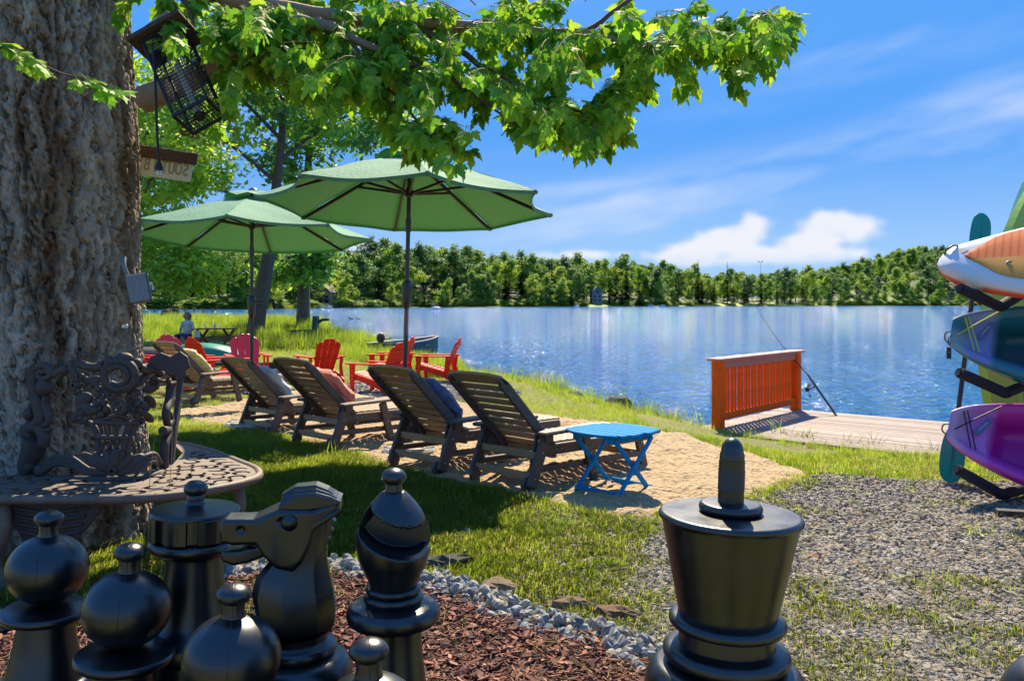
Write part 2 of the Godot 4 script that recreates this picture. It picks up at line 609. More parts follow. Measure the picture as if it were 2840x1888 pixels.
	M.chaise_slat = mat(Color(0.40, 0.245, 0.12), 0.5, tri(Vector3(9.0, 9.0, 1.5), {"albedo_texture": streak, "heightmap_enabled": true, "heightmap_texture": bump, "heightmap_scale": 0.08}))
	M.bolt = mat(Color(0.6, 0.6, 0.58), 0.3, {"metallic": 0.9})
	M.red = mat(Color(0.85, 0.035, 0.012), 0.5, tri(Vector3.ONE * 3.0, {"metallic_specular": 0.3, "albedo_texture": scuff}))
	M.red_pale = mat(Color(0.75, 0.04, 0.05), 0.34, tri(Vector3.ONE * 3.0, {"albedo_texture": scuff}))
	M.canopy = mat(Color(0.12, 0.30, 0.18), 0.85, {"backlight_enabled": true, "backlight": Color(0.06, 0.17, 0.05).linear_to_srgb(), "uv1_triplanar": true, "uv1_scale": Vector3.ONE * 2.0, "albedo_texture": ntex(fine, [grey(0.86), grey(1.0)]), "heightmap_enabled": true, "heightmap_texture": bump, "heightmap_scale": 0.5})
	M.pole = mat(Color(0.018, 0.017, 0.02), 0.32, {"metallic_specular": 0.6})
	M.rib = mat(Color(0.016, 0.012, 0.010), 0.5)
	M.blue = mat(Color(0.010, 0.25, 0.58), 0.8, tri(Vector3.ONE * 4.0, {"metallic_specular": 0.25, "albedo_texture": scuff}))
	M.stain = mat(Color(0.88, 0.13, 0.010), 0.85, tri(Vector3(9.0, 1.2, 9.0), {"metallic_specular": 0.25, "albedo_texture": streak, "heightmap_enabled": true, "heightmap_texture": bump, "heightmap_scale": 0.08}))
	M.rail_top = mat(Color(0.50, 0.17, 0.10), 0.6, tri(Vector3(1.2, 9.0, 9.0), {"albedo_texture": streak}))
	for k in 4:
		M["deck%d" % k] = mat([Color(0.30, 0.235, 0.20), Color(0.35, 0.28, 0.245), Color(0.25, 0.19, 0.16), Color(0.32, 0.245, 0.20)][k], 0.8, tri(Vector3(0.6, 10.0, 7.0), {"uv1_offset": Vector3(k * 0.37, k * 0.21, 0), "albedo_texture": streak, "heightmap_enabled": true, "heightmap_texture": streak, "heightmap_scale": 0.5}))
	M.grey_wood = mat(Color(0.22, 0.19, 0.16), 0.85, tri(Vector3(1.0, 8.0, 8.0), {"albedo_texture": streak, "heightmap_enabled": true, "heightmap_texture": streak, "heightmap_scale": 0.5}))
	M.brown_wood = mat(Color(0.11, 0.06, 0.035), 0.85, tri(Vector3(2.0, 16.0, 16.0), {"albedo_texture": ntex(grain, [grey(0.15), grey(1.0), grey(0.5)]), "heightmap_enabled": true, "heightmap_texture": streak, "heightmap_scale": 0.9}))
	M.concrete = mat(Color(0.40, 0.38, 0.35), 0.8, tri(Vector3.ONE * 5.0, {"albedo_texture": tone, "heightmap_enabled": true, "heightmap_texture": specks, "heightmap_scale": 0.2}))
	M.steel = mat(Color(0.26, 0.27, 0.27), 0.5, tri(Vector3.ONE * 4.0, {"metallic": 0.55, "albedo_texture": tone}))
	M.cage = mat(Color(0.014, 0.012, 0.012), 0.5)
	M.plate = mat(Color(0.58, 0.68, 0.58), 0.5, tri(Vector3.ONE * 5.0, {"albedo_texture": ntex(noise(FastNoiseLite.TYPE_SIMPLEX, 0.03, 5, 61), [Color(0.35, 0.22, 0.1), Color(0.95, 0.95, 0.9), Color(1, 1, 1)], 512, [0.0, 0.33, 1.0])}))
	M.letter = mat(Color(0.36, 0.33, 0.17), 0.55, tri(Vector3.ONE * 8.0, {"albedo_texture": tone}))
	M.paint = mat(Color(1, 1, 1), 0.33, {"vertex_color_use_as_albedo": true, "metallic_specular": 0.5})
	M.matte = mat(Color(1, 1, 1), 0.85, {"vertex_color_use_as_albedo": true})
	M.black = mat(Color(0.012, 0.011, 0.014), 0.5)
	M.pad = mat(Color(0.02, 0.014, 0.024), 0.7, tri(Vector3.ONE * 10.0, {"heightmap_enabled": true, "heightmap_texture": specks, "heightmap_scale": 0.15}))
	M.teal = mat(Color(0.0, 0.20, 0.21), 0.3, {"backlight_enabled": true, "backlight": Color(0.0, 0.25, 0.25).linear_to_srgb()})
	M.lime = mat(Color(0.55, 0.62, 0.03), 0.6)
	M.white = mat(Color(0.62, 0.62, 0.60), 0.45)
	M.glass = mat(Color(0.8, 0.86, 0.86, 0.25), 0.08, {"transparency": BaseMaterial3D.TRANSPARENCY_ALPHA})
	M.dark_green = mat(Color(0.012, 0.07, 0.05), 0.5, tri(Vector3.ONE * 3.0, {"albedo_texture": tone}))
	M.jade = mat(Color(0.005, 0.20, 0.12), 0.35)
	M.dry = mat(Color(0.42, 0.27, 0.10), 0.8, {"backlight_enabled": true, "backlight": Color(0.4, 0.25, 0.08).linear_to_srgb()})
	M.bird = mat(Color(1, 1, 1), 0.8, {"vertex_color_use_as_albedo": true})

func make_ground() -> void:
	var xs: Array = []
	var ds: Array = []
	for a in [[-300.0, -60.0, 30.0], [-60.0, -16.0, 4.0], [-16.0, -6.0, 0.7], [-6.0, 7.0, 0.22], [7.0, 16.0, 0.9], [16.0, 60.0, 6.0], [60.0, 301.0, 30.0]]:
		var x: float = a[0]
		while x < a[1] - 0.01:
			xs.append(x)
			x += a[2]
	for a in [[-300.0, -20.0, 28.0], [-20.0, 0.0, 2.5], [0.0, 24.0, 0.25], [24.0, 50.0, 1.0], [50.0, 98.0, 2.5]]:
		var d: float = a[0]
		while d < a[1] - 0.01:
			ds.append(d)
			d += a[2]
	var rough := noise(FastNoiseLite.TYPE_SIMPLEX_SMOOTH, 0.9, 3, 4)
	var rows: Array = []
	for d in ds:
		var r := PackedVector3Array()
		for x in xs:
			var y := ground(x, d)
			if d < 30 and d > 2.5:
				y += rough.get_noise_2d(x, d) * 0.018
			var q := Vector2(x, d)
			if absf(x) < 7 and (inside(q, sand_edge) or inside(q, gravel_edge) or inside(q, mulch_edge)):
				y -= 0.06
			r.append(Vector3(x, y, -d))
		rows.append(r)
	var mb := Mb.new()
	mb.grid(rows, false, -1.0)
	structure(part("ground", mb, M.soil, self))


func sheet(called: String, poly: PackedVector2Array, step: float, m: Material, wave: Callable, dmin := 1.5, dmax := 60.0) -> void:
	var lo := Vector2(1e9, 1e9)
	var hi := -lo
	for q in poly:
		lo = lo.min(q)
		hi = hi.max(q)
	lo.y = maxf(lo.y, dmin)
	hi.y = minf(hi.y, dmax)
	hi.x = minf(hi.x, 7.0)
	lo.x = maxf(lo.x, -7.0)
	var ragged := noise(FastNoiseLite.TYPE_SIMPLEX_SMOOTH, 2.2, 3, 66)
	var mb := Mb.new()
	var nx := int((hi.x - lo.x) / step) + 3
	var nd := int((hi.y - lo.y) / step) + 3
	var at := PackedInt32Array()
	at.resize(nx * nd)
	var hh := PackedFloat32Array()
	hh.resize(nx * nd)
	for j in nd:
		for i in nx:
			var q := Vector2(lo.x + (i - 1) * step, lo.y + (j - 1) * step)
			var e := edge_distance(q, poly) * (1.0 if inside(q, poly) else -1.0) + ragged.get_noise_2dv(q) * 0.10
			var k := j * nx + i
			at[k] = -1
			hh[k] = ground(q.x, q.y) + lerpf(-0.07, 0.012, smoothstep(-0.12, 0.16, e)) + wave.call(q.x, q.y) * smoothstep(-0.05, 0.25, e)
			if e > -0.14:
				at[k] = 0
	for j in nd:
		for i in nx:
			var k := j * nx + i
			if at[k] < 0:
				continue
			var i0 := maxi(i - 1, 0)
			var i1 := mini(i + 1, nx - 1)
			var j0 := maxi(j - 1, 0)
			var j1 := mini(j + 1, nd - 1)
			var nn := Vector3(-(hh[j * nx + i1] - hh[j * nx + i0]) / (step * (i1 - i0)), 1, (hh[j1 * nx + i] - hh[j0 * nx + i]) / (step * (j1 - j0))).normalized()
			at[k] = mb.vert(Vector3(lo.x + (i - 1) * step, hh[k], -(lo.y + (j - 1) * step)), nn)
	for j in nd - 1:
		for i in nx - 1:
			var a := at[j * nx + i]
			var b := at[j * nx + i + 1]
			var c := at[(j + 1) * nx + i + 1]
			var d := at[(j + 1) * nx + i]
			if a >= 0 and b >= 0 and c >= 0 and d >= 0:
				mb.t(a, b, c)
				mb.t(a, c, d)
	structure(part(called, mb, m, self))


func make_surfaces() -> void:
	var dune := noise(FastNoiseLite.TYPE_SIMPLEX_SMOOTH, 1.5, 3, 51)
	var foot := noise(FastNoiseLite.TYPE_CELLULAR, 2.6, 1, 52)
	foot.cellular_return_type = FastNoiseLite.RETURN_DISTANCE
	var rip := noise(FastNoiseLite.TYPE_SIMPLEX_SMOOTH, 9.0, 3, 53)
	sheet("sand_patch", sand_edge, 0.035, M.sand, func(x, d): return dune.get_noise_2d(x, d) * 0.04 + maxf(0.0, foot.get_noise_2d(x, d) + 0.55) * 0.085 + rip.get_noise_2d(x, d) * 0.018)
	sheet("gravel_path", gravel_edge, 0.1, M.gravel_bed, func(x, d): return dune.get_noise_2d(x, d) * 0.01)
	sheet("fire_pit_gravel", fire_edge, 0.2, M.gravel_bed, func(_x, _d): return 0.0)
	sheet("mulch_bed", mulch_edge, 0.1, M.mulch_bed, func(x, d): return dune.get_noise_2d(x, d) * 0.015)


func make_lake() -> void:
	# swell near the shore is real relief; farther out the sheet carries fine relief only
	var mb := Mb.new()
	mb.face([Vector3(-2500, LAKE, 40), Vector3(2500, LAKE, 40), Vector3(2500, LAKE, -2500), Vector3(-2500, LAKE, -2500)])
	structure(part("lake", mb, M.lake, self))


# distance of the far waterline in the direction az (right positive)
func far_line(az: float) -> float:
	return steps(az, [-1.3, -0.9, -0.5, -0.40, -0.29, -0.17, -0.03, 0.2, 0.42, 0.55, 0.9, 1.3], [190, 200, 222, 236, 230, 285, 308, 388, 470, 520, 560, 520])


func hill(az: float, back: float) -> float:
	var mid := steps(az, [-1.3, -0.5, -0.36, -0.2, -0.1, 0.0, 0.07, 0.13, 0.2, 0.33, 0.38, 0.42, 0.5, 0.9, 1.3], [4, 3.5, 2.5, 5.5, 6.5, 4.0, 4.5, 4.5, 2.2, 2.2, 6, 11, 12, 9, 7])
	return steps(back, [-8.0, 0.0, 2.0, 12.0, 40.0, 90.0, 200.0, 700.0], [-3.0, -0.52, -0.1, 0.8, mid, mid * 1.6, mid * 2.2, mid * 2.4])


func make_far_shore() -> void:
	var rows: Array = []
	for b in [-8.0, 0.0, 2.0, 12.0, 30.0, 50.0, 80.0, 120.0, 160.0, 200.0, 260.0, 320.0, 700.0]:
		var r := PackedVector3Array()
		for k in 105:
			var az := -1.3 + k * 0.025
			var d: float = far_line(az) + b
			r.append(Vector3(sin(az) * d, hill(az, b), -cos(az) * d))
		rows.append(r)
	var mb := Mb.new()
	mb.grid(rows, false, -1.0)
	for i in mb.v.size():
		var back: int = i / 105
		mb.c[i] = Color(0.24, 0.30, 0.045) if back < 4 else Color(0.05, 0.085, 0.018)
	structure(part("far_shore", mb, M.matte, self))


func on_far(az: float, back: float) -> Vector3:
	var d := far_line(az) + back
	return Vector3(sin(az) * d, hill(az, back), -cos(az) * d)

func leaf_outline() -> PackedVector2Array:
	var h := [Vector2(0.0, 0.0), Vector2(0.16, 0.0), Vector2(0.30, 0.07), Vector2(0.44, 0.07), Vector2(0.40, 0.20), Vector2(0.54, 0.36), Vector2(0.42, 0.38), Vector2(0.36, 0.46), Vector2(0.20, 0.40), Vector2(0.25, 0.56), Vector2(0.17, 0.66), Vector2(0.12, 0.80), Vector2(0.0, 1.0)]
	var p := PackedVector2Array(h)
	for i in range(h.size() - 2, 0, -1):
		p.append(Vector2(-h[i].x, h[i].y))
	return p


# a maple leaf one unit long, stem at the origin, tip along y, face along z
func leaf_mesh(k: int) -> ArrayMesh:
	var r := RandomNumberGenerator.new()
	r.seed = 100 + k
	var o := leaf_outline()
	var fold := r.randf_range(0.12, 0.38)
	var droop := r.randf_range(0.1, 0.45)
	var twist := r.randf_range(-0.25, 0.25)
	var lift := func(q: Vector2) -> Vector3:
		return Vector3(q.x * (1.0 - 0.25 * fold), q.y - 0.1 * droop * q.y * q.y, -absf(q.x) * fold - droop * q.y * q.y * 0.5 + twist * q.x * q.y + 0.05 * sin(q.x * 17.0) * q.y)
	var mb := Mb.new()
	var mid := [Vector2(0, 0.1), Vector2(0, 0.3), Vector2(0, 0.55)]
	var m := o.size()
	for s in [1, -1]:
		var chain: Array = []
		for i in 13:
			chain.append(o[i if s > 0 else (m - i) % m])
		# fan from the midrib points
		for i in 12:
			var c: Vector2 = mid[0] if i < 3 else (mid[1] if i < 9 else mid[2])
			var pts := [lift.call(c), lift.call(chain[i]), lift.call(chain[i + 1])]
			if s < 0:
				pts.reverse()
			mb.face(pts)
		for pr in [[0, 1, 3], [1, 2, 9]]:
			var pts := [lift.call(mid[pr[0]]), lift.call(chain[pr[2]]), lift.call(mid[pr[1]])]
			if s < 0:
				pts.reverse()
			mb.face(pts)
	# petiole
	var st := Vector3(0, -0.55, 0.12)
	for a in 3:
		var w0 := Vector3(cos(a * TAU / 3), 0, sin(a * TAU / 3)) * 0.012
		var w1 := Vector3(cos((a + 1) * TAU / 3), 0, sin((a + 1) * TAU / 3)) * 0.012
		mb.face([st + w1, st + w0, Vector3(0, 0.1, 0) + w0, Vector3(0, 0.1, 0) + w1])
	return mb.mesh()


func bark_at(a: float, y: float, plates: FastNoiseLite, lumps: FastNoiseLite) -> Array:
	var r := 0.455 + 0.05 * exp(-y * 1.6) + 0.02 * sin(a * 3.0 + 1.0) + 0.012 * sin(a * 5.0 + y)
	r -= 0.035 * smoothstep(1.3, 2.6, y)
	var q := Vector3(cos(a) * 0.46 * 20.0, y * 1.35, sin(a) * 0.46 * 20.0)
	q.x += lumps.get_noise_2d(y * 5.0, a * 5.0) * 0.9
	q.z += lumps.get_noise_2d(y * 5.0 + 60.0, a * 5.0) * 0.9
	# interlaced ridges: furrows run where the two noises cross zero, short cracks break the ridges
	var e := absf(plates.get_noise_3dv(q))
	var e2 := absf(plates.get_noise_3d(q.x * 2.1 + 40.0, q.y * 2.2, q.z * 2.1))
	var e3 := absf(plates.get_noise_3d(q.x * 1.6 - 70.0, q.y * 11.0, q.z * 1.6))
	var h := smoothstep(0.01, 0.15, e) * 0.040 + smoothstep(0.0, 0.16, e2) * 0.020 + smoothstep(0.0, 0.07, e3) * 0.006 + lumps.get_noise_3d(q.x * 5.0, q.y * 9.0, q.z * 5.0) * 0.007 + lumps.get_noise_2d(cos(a) * 2.0 + 9.0, y * 1.1) * 0.035
	return [r + h, lumps.get_noise_3d(q.x * 0.6, q.y * 0.6, q.z * 0.6 + 30.0), lumps.get_noise_3dv(q * 4.0)]


func make_maple() -> void:
	var tree := thing("maple_tree", "huge old maple with furrowed grey bark and a leafy overhanging branch", "tree", Vector3(-2.575, 0, -4.78))
	var plates := noise(FastNoiseLite.TYPE_SIMPLEX, 0.55, 2, 71)
	var lumps := noise(FastNoiseLite.TYPE_SIMPLEX_SMOOTH, 0.5, 4, 72)
	var mb := Mb.new()
	var ys: Array = []
	var y := -0.15
	while y < 3.0:
		ys.append(y)
		y += 0.0095
	while y < 11.0:
		ys.append(y)
		y += 0.25
	var k := 330
	var rows: Array = []
	var shade: Array = []
	for yy in ys:
		var r := PackedVector3Array()
		for j in k:
			var a := TAU * j / k
			var b := bark_at(a, yy, plates, lumps)
			var rr: float = b[0] * (1.0 if yy < 3 else lerpf(1.0, 0.55, (yy - 3) / 8.0))
			r.append(Vector3(cos(a) * rr - 0.02 * yy, yy, sin(a) * rr))
			shade.append([b[1], b[2]])
		rows.append(r)
	mb.grid(rows, true)
	for i in shade.size():
		var base := Color(0.40, 0.32, 0.24).lerp(Color(0.60, 0.54, 0.46), smoothstep(-0.15, 0.35, shade[i][0])).lerp(Color(0.22, 0.125, 0.07), smoothstep(0.1, 0.4, -shade[i][0]) * 0.8)
		mb.c[i] = base * (1.0 + shade[i][1] * 0.5)
		mb.c[i].a = 1.0
	part("trunk", mb, M.bark, tree)

	var base := tree.position
	var limbs: Array = [
		[[Vector3(-1.932, 2.340, -4.550), Vector3(-1.690, 2.406, -4.450), Vector3(-1.473, 2.503, -4.400), Vector3(-1.326, 2.576, -4.350), Vector3(-1.203, 2.630, -4.300), Vector3(-1.040, 2.649, -4.250), Vector3(-0.881, 2.611, -4.200), Vector3(-0.757, 2.526, -4.100), Vector3(-0.559, 2.422, -4.000)], 0.072, 0.014],
		[[Vector3(-2.184, 3.198, -4.700), Vector3(-1.609, 2.915, -4.600), Vector3(-1.326, 2.824, -4.500), Vector3(-1.067, 2.766, -4.450), Vector3(-0.747, 2.706, -4.400), Vector3(-0.543, 2.685, -4.350), Vector3(-0.257, 2.643, -4.300), Vector3(0.001, 2.626, -4.300), Vector3(0.352, 2.593, -4.250), Vector3(0.526, 2.536, -4.200), Vector3(0.749, 2.477, -4.100), Vector3(0.953, 2.430, -4.050), Vector3(1.121, 2.416, -4.000), Vector3(1.206, 2.437, -3.950)], 0.05, 0.006],
		[[Vector3(-0.553, 2.685, -4.350), Vector3(-0.386, 2.594, -4.300), Vector3(-0.286, 2.530, -4.250), Vector3(-0.125, 2.410, -4.200), Vector3(0.043, 2.293, -4.150), Vector3(0.278, 2.194, -4.100), Vector3(0.421, 2.092, -4.000)], 0.022, 0.005],
		[[Vector3(-0.599, 2.412, -4.000), Vector3(-0.433, 2.358, -3.950), Vector3(-0.256, 2.289, -3.950), Vector3(-0.136, 2.189, -3.900), Vector3(0.020, 2.062, -3.850)], 0.014, 0.004],
		[[Vector3(0.341, 2.593, -4.250), Vector3(0.517, 2.733, -4.300), Vector3(0.697, 2.881, -4.350)], 0.014, 0.008],
		[[Vector3(-0.942, 2.904, -4.600), Vector3(-0.629, 2.812, -4.500), Vector3(-0.404, 2.711, -4.500)], 0.02, 0.01],
		[[Vector3(0.739, 2.477, -4.100), Vector3(0.881, 2.522, -4.000), Vector3(1.028, 2.566, -3.950), Vector3(1.151, 2.579, -3.900)], 0.011, 0.004],
		[[Vector3(-0.757, 2.526, -4.100), Vector3(-0.659, 2.332, -4.000), Vector3(-0.493, 2.181, -3.950), Vector3(-0.399, 2.052, -3.900)], 0.012, 0.004],
		[[Vector3(-1.326, 2.576, -4.350), Vector3(-1.217, 2.427, -4.200), Vector3(-1.106, 2.317, -4.100)], 0.012, 0.004],
		[[Vector3(-1.931, 2.973, -4.600), Vector3(-1.686, 2.824, -4.500), Vector3(-1.627, 2.613, -4.400), Vector3(-1.649, 2.481, -4.400)], 0.018, 0.008],
	]
	var lines: Array = []
	for l in limbs:
		var path := curve(l[0], 5)
		lines.append(path)
		var own := PackedVector3Array()
		for i in path.size():
			own.append(path[i] - base + Vector3(rng.randf_range(-1, 1), rng.randf_range(-1, 1), 0) * 0.006)
		var lb := Mb.new()
		lb.tube(own, [l[1], l[2]], 9)
		part("limb", lb, M.twig if l[1] < 0.03 else M.limb, tree)

	# twigs fan out from the limbs through the hanging masses of leaves; leaves sit along the twigs
	var clumps: Array = [
		[Vector3(-1.278, 2.701, -4.300), 0.25, 0.2, 9], [Vector3(-1.587, 2.729, -4.350), 0.24, 0.13, 6], [Vector3(-1.052, 2.561, -4.300), 0.28, 0.2, 12], [Vector3(-0.835, 2.679, -4.400), 0.32, 0.2, 11], [Vector3(-0.576, 2.500, -4.200), 0.3, 0.24, 14], [Vector3(-0.429, 2.272, -4.000), 0.2, 0.22, 12], [Vector3(-0.379, 2.062, -3.900), 0.13, 0.12, 10], [Vector3(-0.262, 2.004, -3.900), 0.11, 0.09, 8],
		[Vector3(-0.257, 2.583, -4.300), 0.32, 0.24, 14], [Vector3(-0.060, 2.297, -4.100), 0.26, 0.22, 16], [Vector3(0.141, 2.132, -4.000), 0.2, 0.14, 14], [Vector3(0.381, 2.072, -4.000), 0.15, 0.13, 12], [Vector3(0.253, 2.448, -4.200), 0.34, 0.26, 18], [Vector3(0.493, 2.287, -4.100), 0.2, 0.18, 12], [Vector3(0.568, 2.584, -4.200), 0.3, 0.22, 14], [Vector3(0.749, 2.420, -4.100), 0.22, 0.16, 10], [Vector3(0.882, 2.584, -4.100), 0.25, 0.16, 10],
		[Vector3(1.041, 2.452, -4.000), 0.19, 0.16, 9], [Vector3(1.166, 2.507, -3.950), 0.13, 0.16, 8], [Vector3(1.220, 2.530, -3.900), 0.07, 0.12, 4], [Vector3(-0.860, 2.317, -4.100), 0.14, 0.14, 6], [Vector3(-0.708, 2.264, -4.050), 0.16, 0.12, 7], [Vector3(-1.301, 2.427, -4.200), 0.12, 0.12, 4], [Vector3(0.001, 2.745, -4.400), 0.4, 0.2, 12], [Vector3(-0.516, 2.801, -4.500), 0.4, 0.18, 10],
		[Vector3(-1.434, 2.663, -4.350), 0.16, 0.13, 7], [Vector3(-1.187, 2.723, -4.400), 0.22, 0.14, 9], [Vector3(-1.133, 2.490, -4.200), 0.22, 0.16, 9], [Vector3(-0.933, 2.392, -4.150), 0.2, 0.14, 9], [Vector3(-1.332, 2.615, -4.300), 0.18, 0.14, 7], [Vector3(-0.655, 2.358, -4.100), 0.2, 0.16, 9], [Vector3(-1.497, 2.143, -4.250), 0.1, 0.06, 2], [Vector3(-1.396, 2.293, -4.300), 0.07, 0.1, 3], [Vector3(-1.629, 2.563, -4.100), 0.06, 0.06, 2], [Vector3(-1.103, 3.088, -4.600), 0.8, 0.25, 6], [Vector3(0.047, 3.134, -4.600), 1.1, 0.3, 6], [Vector3(-1.908, 3.019, -4.600), 0.3, 0.25, 5],
	]
	var twigs := Mb.new()
	var spots: Array = []
	for c in clumps:
		var near: Vector3 = c[0]
		var best := 1e9
		for line in lines:
			for p in line:
				var dd: float = p.distance_squared_to(c[0])
				if dd < best:
					best = dd
					near = p
		for q in c[3]:
			var d := Vector3(rng.randfn(0, 0.5), rng.randfn(0, 0.5), rng.randfn(0, 0.5))
			if d.length() > 1.0:
				d = d.normalized()
			var tip: Vector3 = c[0] + Vector3(d.x * c[1], d.y * c[2], d.z * 0.75)
			# drooping sprays keep to the slope of the branch as they come forward or go back
			var slope := -tip.z / -(c[0] as Vector3).z
			tip = Vector3(tip.x * slope, EYE + (tip.y - EYE) * slope, tip.z)
			var from: Vector3 = near + Vector3(rng.randf_range(-0.12, 0.12), 0.0, rng.randf_range(-0.05, 0.05))
			from = from.lerp(tip, 0.2)
			var mid: Vector3 = from.lerp(tip, 0.5) + Vector3(0, 0.04, 0)
			var path := curve([from, mid, tip], 4)
			var local := PackedVector3Array()
			for p in path:
				local.append(p - base)
			twigs.tube(local, [0.0035, 0.0012], 4, false)
			for i in range(2, path.size()):
				for e in (3 if i < path.size() - 1 else 4):
					spots.append([path[i], (path[i] - path[i - 1]).normalized()])
	stuff(part("twigs", twigs, M.twig, tree))
	var sprig: Array = [Vector3(-1.797, 2.173, -2.900), Vector3(-1.740, 2.159, -2.950), Vector3(-1.679, 2.129, -3.000), Vector3(-1.559, 2.072, -3.000), Vector3(-1.469, 2.054, -3.000), Vector3(-1.372, 2.017, -3.000)]
	var sb := Mb.new()
	var sp := curve(sprig, 4)
	var so := PackedVector3Array()
	for p in sp:
		so.append(p - base)
	sb.tube(so, [0.004, 0.0015], 5)
	part("sprig", sb, M.twig, tree)
	var meshes: Array = []
	for i in 5:
		meshes.append(leaf_mesh(i))
	var todo: Array = []
	for s in spots:
		var side := Vector3(rng.randfn(0, 1), rng.randfn(0, 0.4), rng.randfn(0, 1)).normalized()
		var tip: Vector3 = (s[1] * 0.35 + side * 0.55 + Vector3(0, -0.85, 0) * rng.randf_range(0.4, 1.3)).normalized()
		var up := (Vector3(rng.randfn(0, 0.55), 1.0, rng.randfn(0, 0.55)) + side * 0.3).normalized()
		todo.append([s[0], tip, up, rng.randf_range(0.052, 0.092)])
	for i in sp.size():
		if i < 2 or (i > 10 and i < 14):
			continue
		for e in 2:
			var side := Vector3(rng.randfn(0, 0.6), rng.randfn(-0.3, 0.4), 0.5).normalized()
			todo.append([sp[i], (Vector3(0.8, -0.35, 0.1) + side * 0.6).normalized(), Vector3(rng.randfn(0, 0.3), 1.0, 0.35 + rng.randfn(0, 0.4)).normalized(), rng.randf_range(0.05, 0.085)])
	var placed: Array = []
	for w in todo:
		var tip: Vector3 = w[1]
		var z: Vector3 = (w[2] - tip * tip.dot(w[2])).normalized()
		var x := tip.cross(z)
		var size: float = w[3]
		var at: Vector3 = w[0] - base + tip * size * 0.5
		placed.append([size / ((w[0] as Vector3).distance_to(Vector3(0, EYE, 0))), Transform3D(Basis(x, tip, z) * Basis.from_scale(Vector3.ONE * size), at), w[0]])
	# the 290 leaves that show largest are parts of their own
	var seen: Array = []
	var rest: Array = []
	for p in placed:
		var q: Vector3 = p[2]
		var px := 1420 + 2408 * q.x / -q.z
		var py := 838 - 2408 * (q.y - EYE) / -q.z
		(seen if px > 0 and px < 2840 and py > 0 else rest).append(p)
	seen.sort_custom(func(a, b): return a[0] > b[0])
	for i in seen.size():
		if i < 290:
			place("leaf", meshes[rng.randi() % 5], M["leaf%d" % [0, 0, 1, 1, 2, 3][rng.randi() % 6]], tree, seen[i][1])
		else:
			rest.append(seen[i])
	for k2 in 5:
		var where: Array = []
		var tint: Array = []
		for i in range(k2, rest.size(), 5):
			where.append(rest[i][1])
			tint.append([Color(0.20, 0.42, 0.035), Color(0.30, 0.52, 0.035), Color(0.13, 0.32, 0.035), Color(0.40, 0.56, 0.05)][rng.randi() % 4])
		many("leaves" if k2 == 0 else "leaves_%03d" % k2, meshes[k2], M["leaf_mass"] if M.has("leaf_mass") else leaf_mass(), where, tint, tree)


func leaf_mass() -> StandardMaterial3D:
	M.leaf_mass = mat(Color(1, 1, 1), 0.6, {"vertex_color_use_as_albedo": true, "metallic_specular": 0.3, "backlight_enabled": true, "backlight": Color(1, 1, 0.8).linear_to_srgb()})
	return M.leaf_mass


# foliage: leaf-sized faces in clumps spread through and over the given blobs [centre, radii, clumps]
func crown(blobs: Array, per: int, size: float, spread: float, cols: Array, sd: int, gain := 1.0) -> ArrayMesh:
	var r := RandomNumberGenerator.new()
	r.seed = sd
	var mb := Mb.new()
	for b in blobs:
		for k in b[2]:
			var d := Vector3(r.randfn(0, 1), r.randfn(0, 1), r.randfn(0, 1)).normalized()
			var c: Vector3 = b[0] + d * b[1] * lerpf(0.35, 1.0, sqrt(r.randf()))
			var base: Color = cols[r.randi() % cols.size()]
			for i in per:
				var g := Vector3(r.randfn(0, 0.5), r.randfn(0, 0.32), r.randfn(0, 0.5)) * spread
				var p := c + g
				var n := (Vector3(r.randfn(0, 0.8), 0.9, r.randfn(0, 0.8)) + d * 0.5).normalized()
				var a := n.cross(Vector3(r.randfn(0, 1), r.randfn(0, 1), r.randfn(0, 1))).normalized()
				var o := n.cross(a)
				var s := size * r.randf_range(0.6, 1.3)
				mb.col = base * r.randf_range(2.1, 3.2) * gain
				var f := mb.v.size()
				mb.vert(p - a * s, n)
				mb.vert(p + o * s * 0.45 - n * s * 0.15, n)
				mb.vert(p + a * s, n)
				mb.vert(p - o * s * 0.45 - n * s * 0.15, n)
				mb.ix.append(f); mb.ix.append(f + 1); mb.ix.append(f + 2)
				mb.ix.append(f); mb.ix.append(f + 2); mb.ix.append(f + 3)
	return mb.mesh()


const BRIGHT := [Color(0.17, 0.24, 0.022), Color(0.13, 0.21, 0.022), Color(0.21, 0.27, 0.025), Color(0.10, 0.17, 0.02)]
const MIDDLE := [Color(0.10, 0.18, 0.025), Color(0.07, 0.14, 0.022), Color(0.14, 0.21, 0.025), Color(0.05, 0.10, 0.02)]
const RUST := [Color(0.22, 0.12, 0.02), Color(0.25, 0.19, 0.025), Color(0.16, 0.09, 0.02)]


